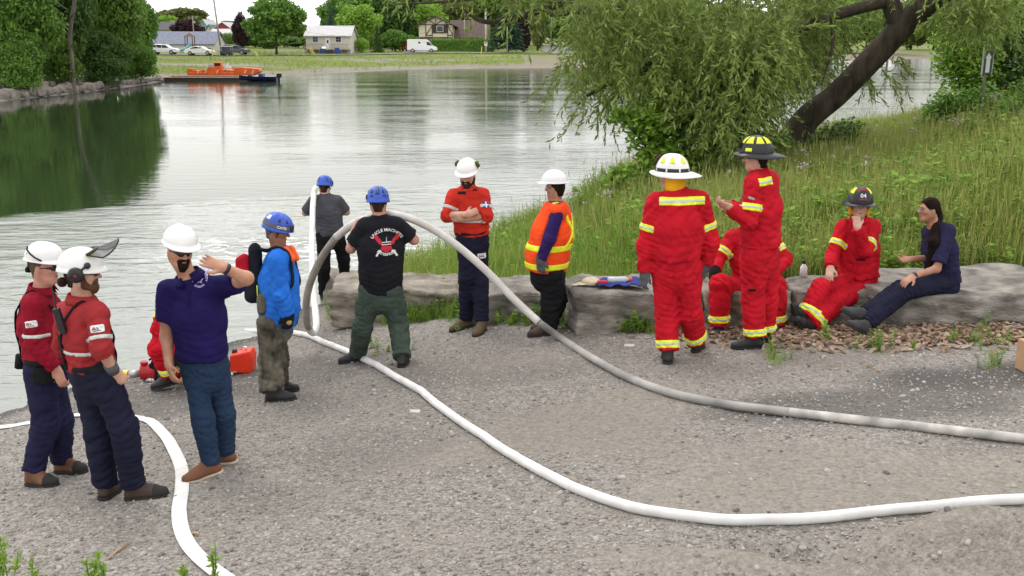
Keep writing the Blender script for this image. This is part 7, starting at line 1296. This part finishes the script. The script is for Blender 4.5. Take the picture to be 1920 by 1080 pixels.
q = top_of(1162, 532, BLOCKS[2].location[1] - .45, 2); n = 13; r = np.random.default_rng(2); V = [(.26 * (i / 6 - 1), .15 * (j / 6 - 1), .02 + .018 * math.sin(i * 1.7 + j) * math.cos(j * 1.3)) for i in range(n) for j in range(n)]; o = obj('folded_cloth', mesh('folded_cloth', V, [(i * n + j, i * n + j + 1, (i + 1) * n + j + 1, (i + 1) * n + j) for i in range(n - 1) for j in range(n - 1)], True), cloth('blue_cloth', (.04, .06, .24)), None, q); o.modifiers.new('t', 'SOLIDIFY').thickness = .012; o.rotation_euler = (0, 0, .15); tag(o, 'blue cloth spread on the limestone block beside the cap', 'cloth')
bt = thing('water_bottle', 'clear plastic bottle with orange cap lying on the blue cloth', 'bottle', q + [.0, -.02, .05]); MB().tube([(-.13, .0, .0), (-.12, 0, 0), (.05, .02, 0), (.08, .02, 0), (.09, .022, 0)], [.02, .035, .035, .018, .018], 12).build('bottle_body', M('clear_plastic', (.55, .62, .66), .15, .05), bt, True); MB().tube([(.09, .022, 0), (.125, .026, 0)], .024, 10).build('cap', M('orange_cap', (.85, .11, .03), .5), bt, True)
tag(obj('red_pouch', mesh('red_pouch', *rock_mesh((.055, .03, .018), 4, .012, .05, 0, 4), True), PRR, None, q + [-.19, -.10, .045]), 'small red pouch on the corner of the blue cloth', 'pouch')
q = top_of(1506, 517, BLOCKS[4].location[1] - .36, 4); sp = thing('spray_bottle', 'small white bottle standing on the block left of number 04', 'bottle', q); MB().tube([(0, 0, 0), (0, 0, .10), (0, 0, .13), (0, 0, .14)], [.04, .038, .018, .016], 12).build('bottle_body', WHT, sp, True); MB().tube([(0, 0, .14), (0, 0, .18)], .018, 10).build('cap', HBLACK, sp, True)
q = gh(1998, 714); bxo = thing('cardboard_box', 'brown cardboard box cut by the right frame edge', 'box', q, None, .12); CB = M('cardboard', (.46, .29, .17), .85, .08, 8); MB().box((-.21, -.02, 0), (.3, .36, .26)).build('carton', CB, bxo, False, None, .004); MB().box((-.215, -.026, .13), (.305, -.019, .136)).build('flap_seam', M('cardboard_dark', (.25, .14, .08), .9), bxo)
q = top_of(1936, 512, BLOCKS[5].location[1] - .5, 5); bg_ = thing('dark_bag', 'dark upright bag on the slab at the right frame edge', 'bag', q); f = Field(.01, 5, wl=.1).add(ecap((0, 0, .06), (0, 0, .17), .085, .075, u=np.array([1., 0, 0]), fl=.7)); f.cuts.append((np.zeros(3), np.array([0, 0, -1.]))); v, ff = f.mesh(.012); obj('bag_body', mesh('bag_body', v, ff, True), NYL, bg_); MB().tube(spline([(-.04, 0, .23), (-.03, 0, .29), (.03, 0, .29), (.04, 0, .23)], 4), .008, 6).build('handle', NYL, bg_, True)
# weeds close to the camera, sticks and pale stones on the gravel
def near_weed(label, px, top, seed):
    r = np.random.default_rng(seed); Y = 4.75; p = at(px, 1100, Y); b = np.array([p[0], Y, gz((p[0], Y))]); h = at(px, top, Y)[2] - b[2]; t = thing('weed', label, 'weed', b, 'weeds at the bottom edge'); mb = MB(); cs, aa = [], []
    for i in range(3):
        tp = np.array([r.normal() * .05, r.normal() * .03, h * (1 if i == 0 else r.uniform(.6, .9))]); P = spline([(r.normal() * .01, 0, 0), tp * .5 + [r.normal() * .01, 0, 0], tp], 4); mb.tube(P, np.linspace(.004, .002, len(P)), 5)
        for k in range(34): s_ = r.uniform(.2, 1) ** .6; cs.append(P[int(s_ * (len(P) - 1))]); a = rdir(1, r)[0]; a[2] = abs(a[2]) * .8 + .2; aa.append(unit(a))
    mb.build('stem', GR['weed'], t, True); c, a = np.array(cs), np.array(aa); L = r.uniform(.010, .026, (len(c), 1)); bb = np.cross(a, rdir(len(c), r)); bb /= np.linalg.norm(bb, axis=1)[:, None]; obj('leaves', mesh('leaves', *leaf_quads(c + a * L, L, L * .32, a, bb)), GR['lush'], t)
for px, tp, lb in ((18, 1000, 'tall bright weed in the bottom left corner'), (62, 1042, 'small weed right of the corner one'), (168, 1036, 'leafy weed left of the pale stick'), (200, 1030, 'thin weed beside the pale stick'), (400, 1008, 'weed growing in front of the flat hose'), (352, 1062, 'tiny weed left of the flat hose'), (-10, 1030, 'weed cut by the left frame edge')): near_weed(lb, px, tp, px + 100)
STK = M('pale_stick', (.42, .28, .18), .85, .2)
for lb, a, b_, r in (('pale stick lying on the gravel at the bottom left', (204, 1050), (240, 1022), .007), ('short reddish stick beside the flat hose', (360, 1003), (374, 1005), .010), ('thin twig on the gravel below the leaf litter', (1625, 688), (1650, 698), .006), ('pale twig on the gravel at right', (1550, 688), (1575, 688), .006)):
    o = MB().tube([G(*a, .01), (G(*a, .012) + G(*b_, .012)) / 2 + [0, 0, .006], G(*b_, .01)], [r, r, r * .6], 6).build('stick', STK, None, True); tag(o, lb, 'stick')
for lb, px, py, s in (('flat pale stone on the gravel near the middle', 778, 773, .045), ('pale flat stone at the foot of the row', 640, 596, .07), ('pale leaf-like stone below the cap block', 1180, 650, .05)):
    v, ff = rock_mesh((s, s * .7, s * .22), px, s / 6, .1, 0, 7); tag(obj('loose_stone', mesh('loose_stone', v, ff, True), M('pale_stone', (.52, .49, .45), .9, .15, 20), None, lift(gh(px, py), s * .15)), lb, 'stone')
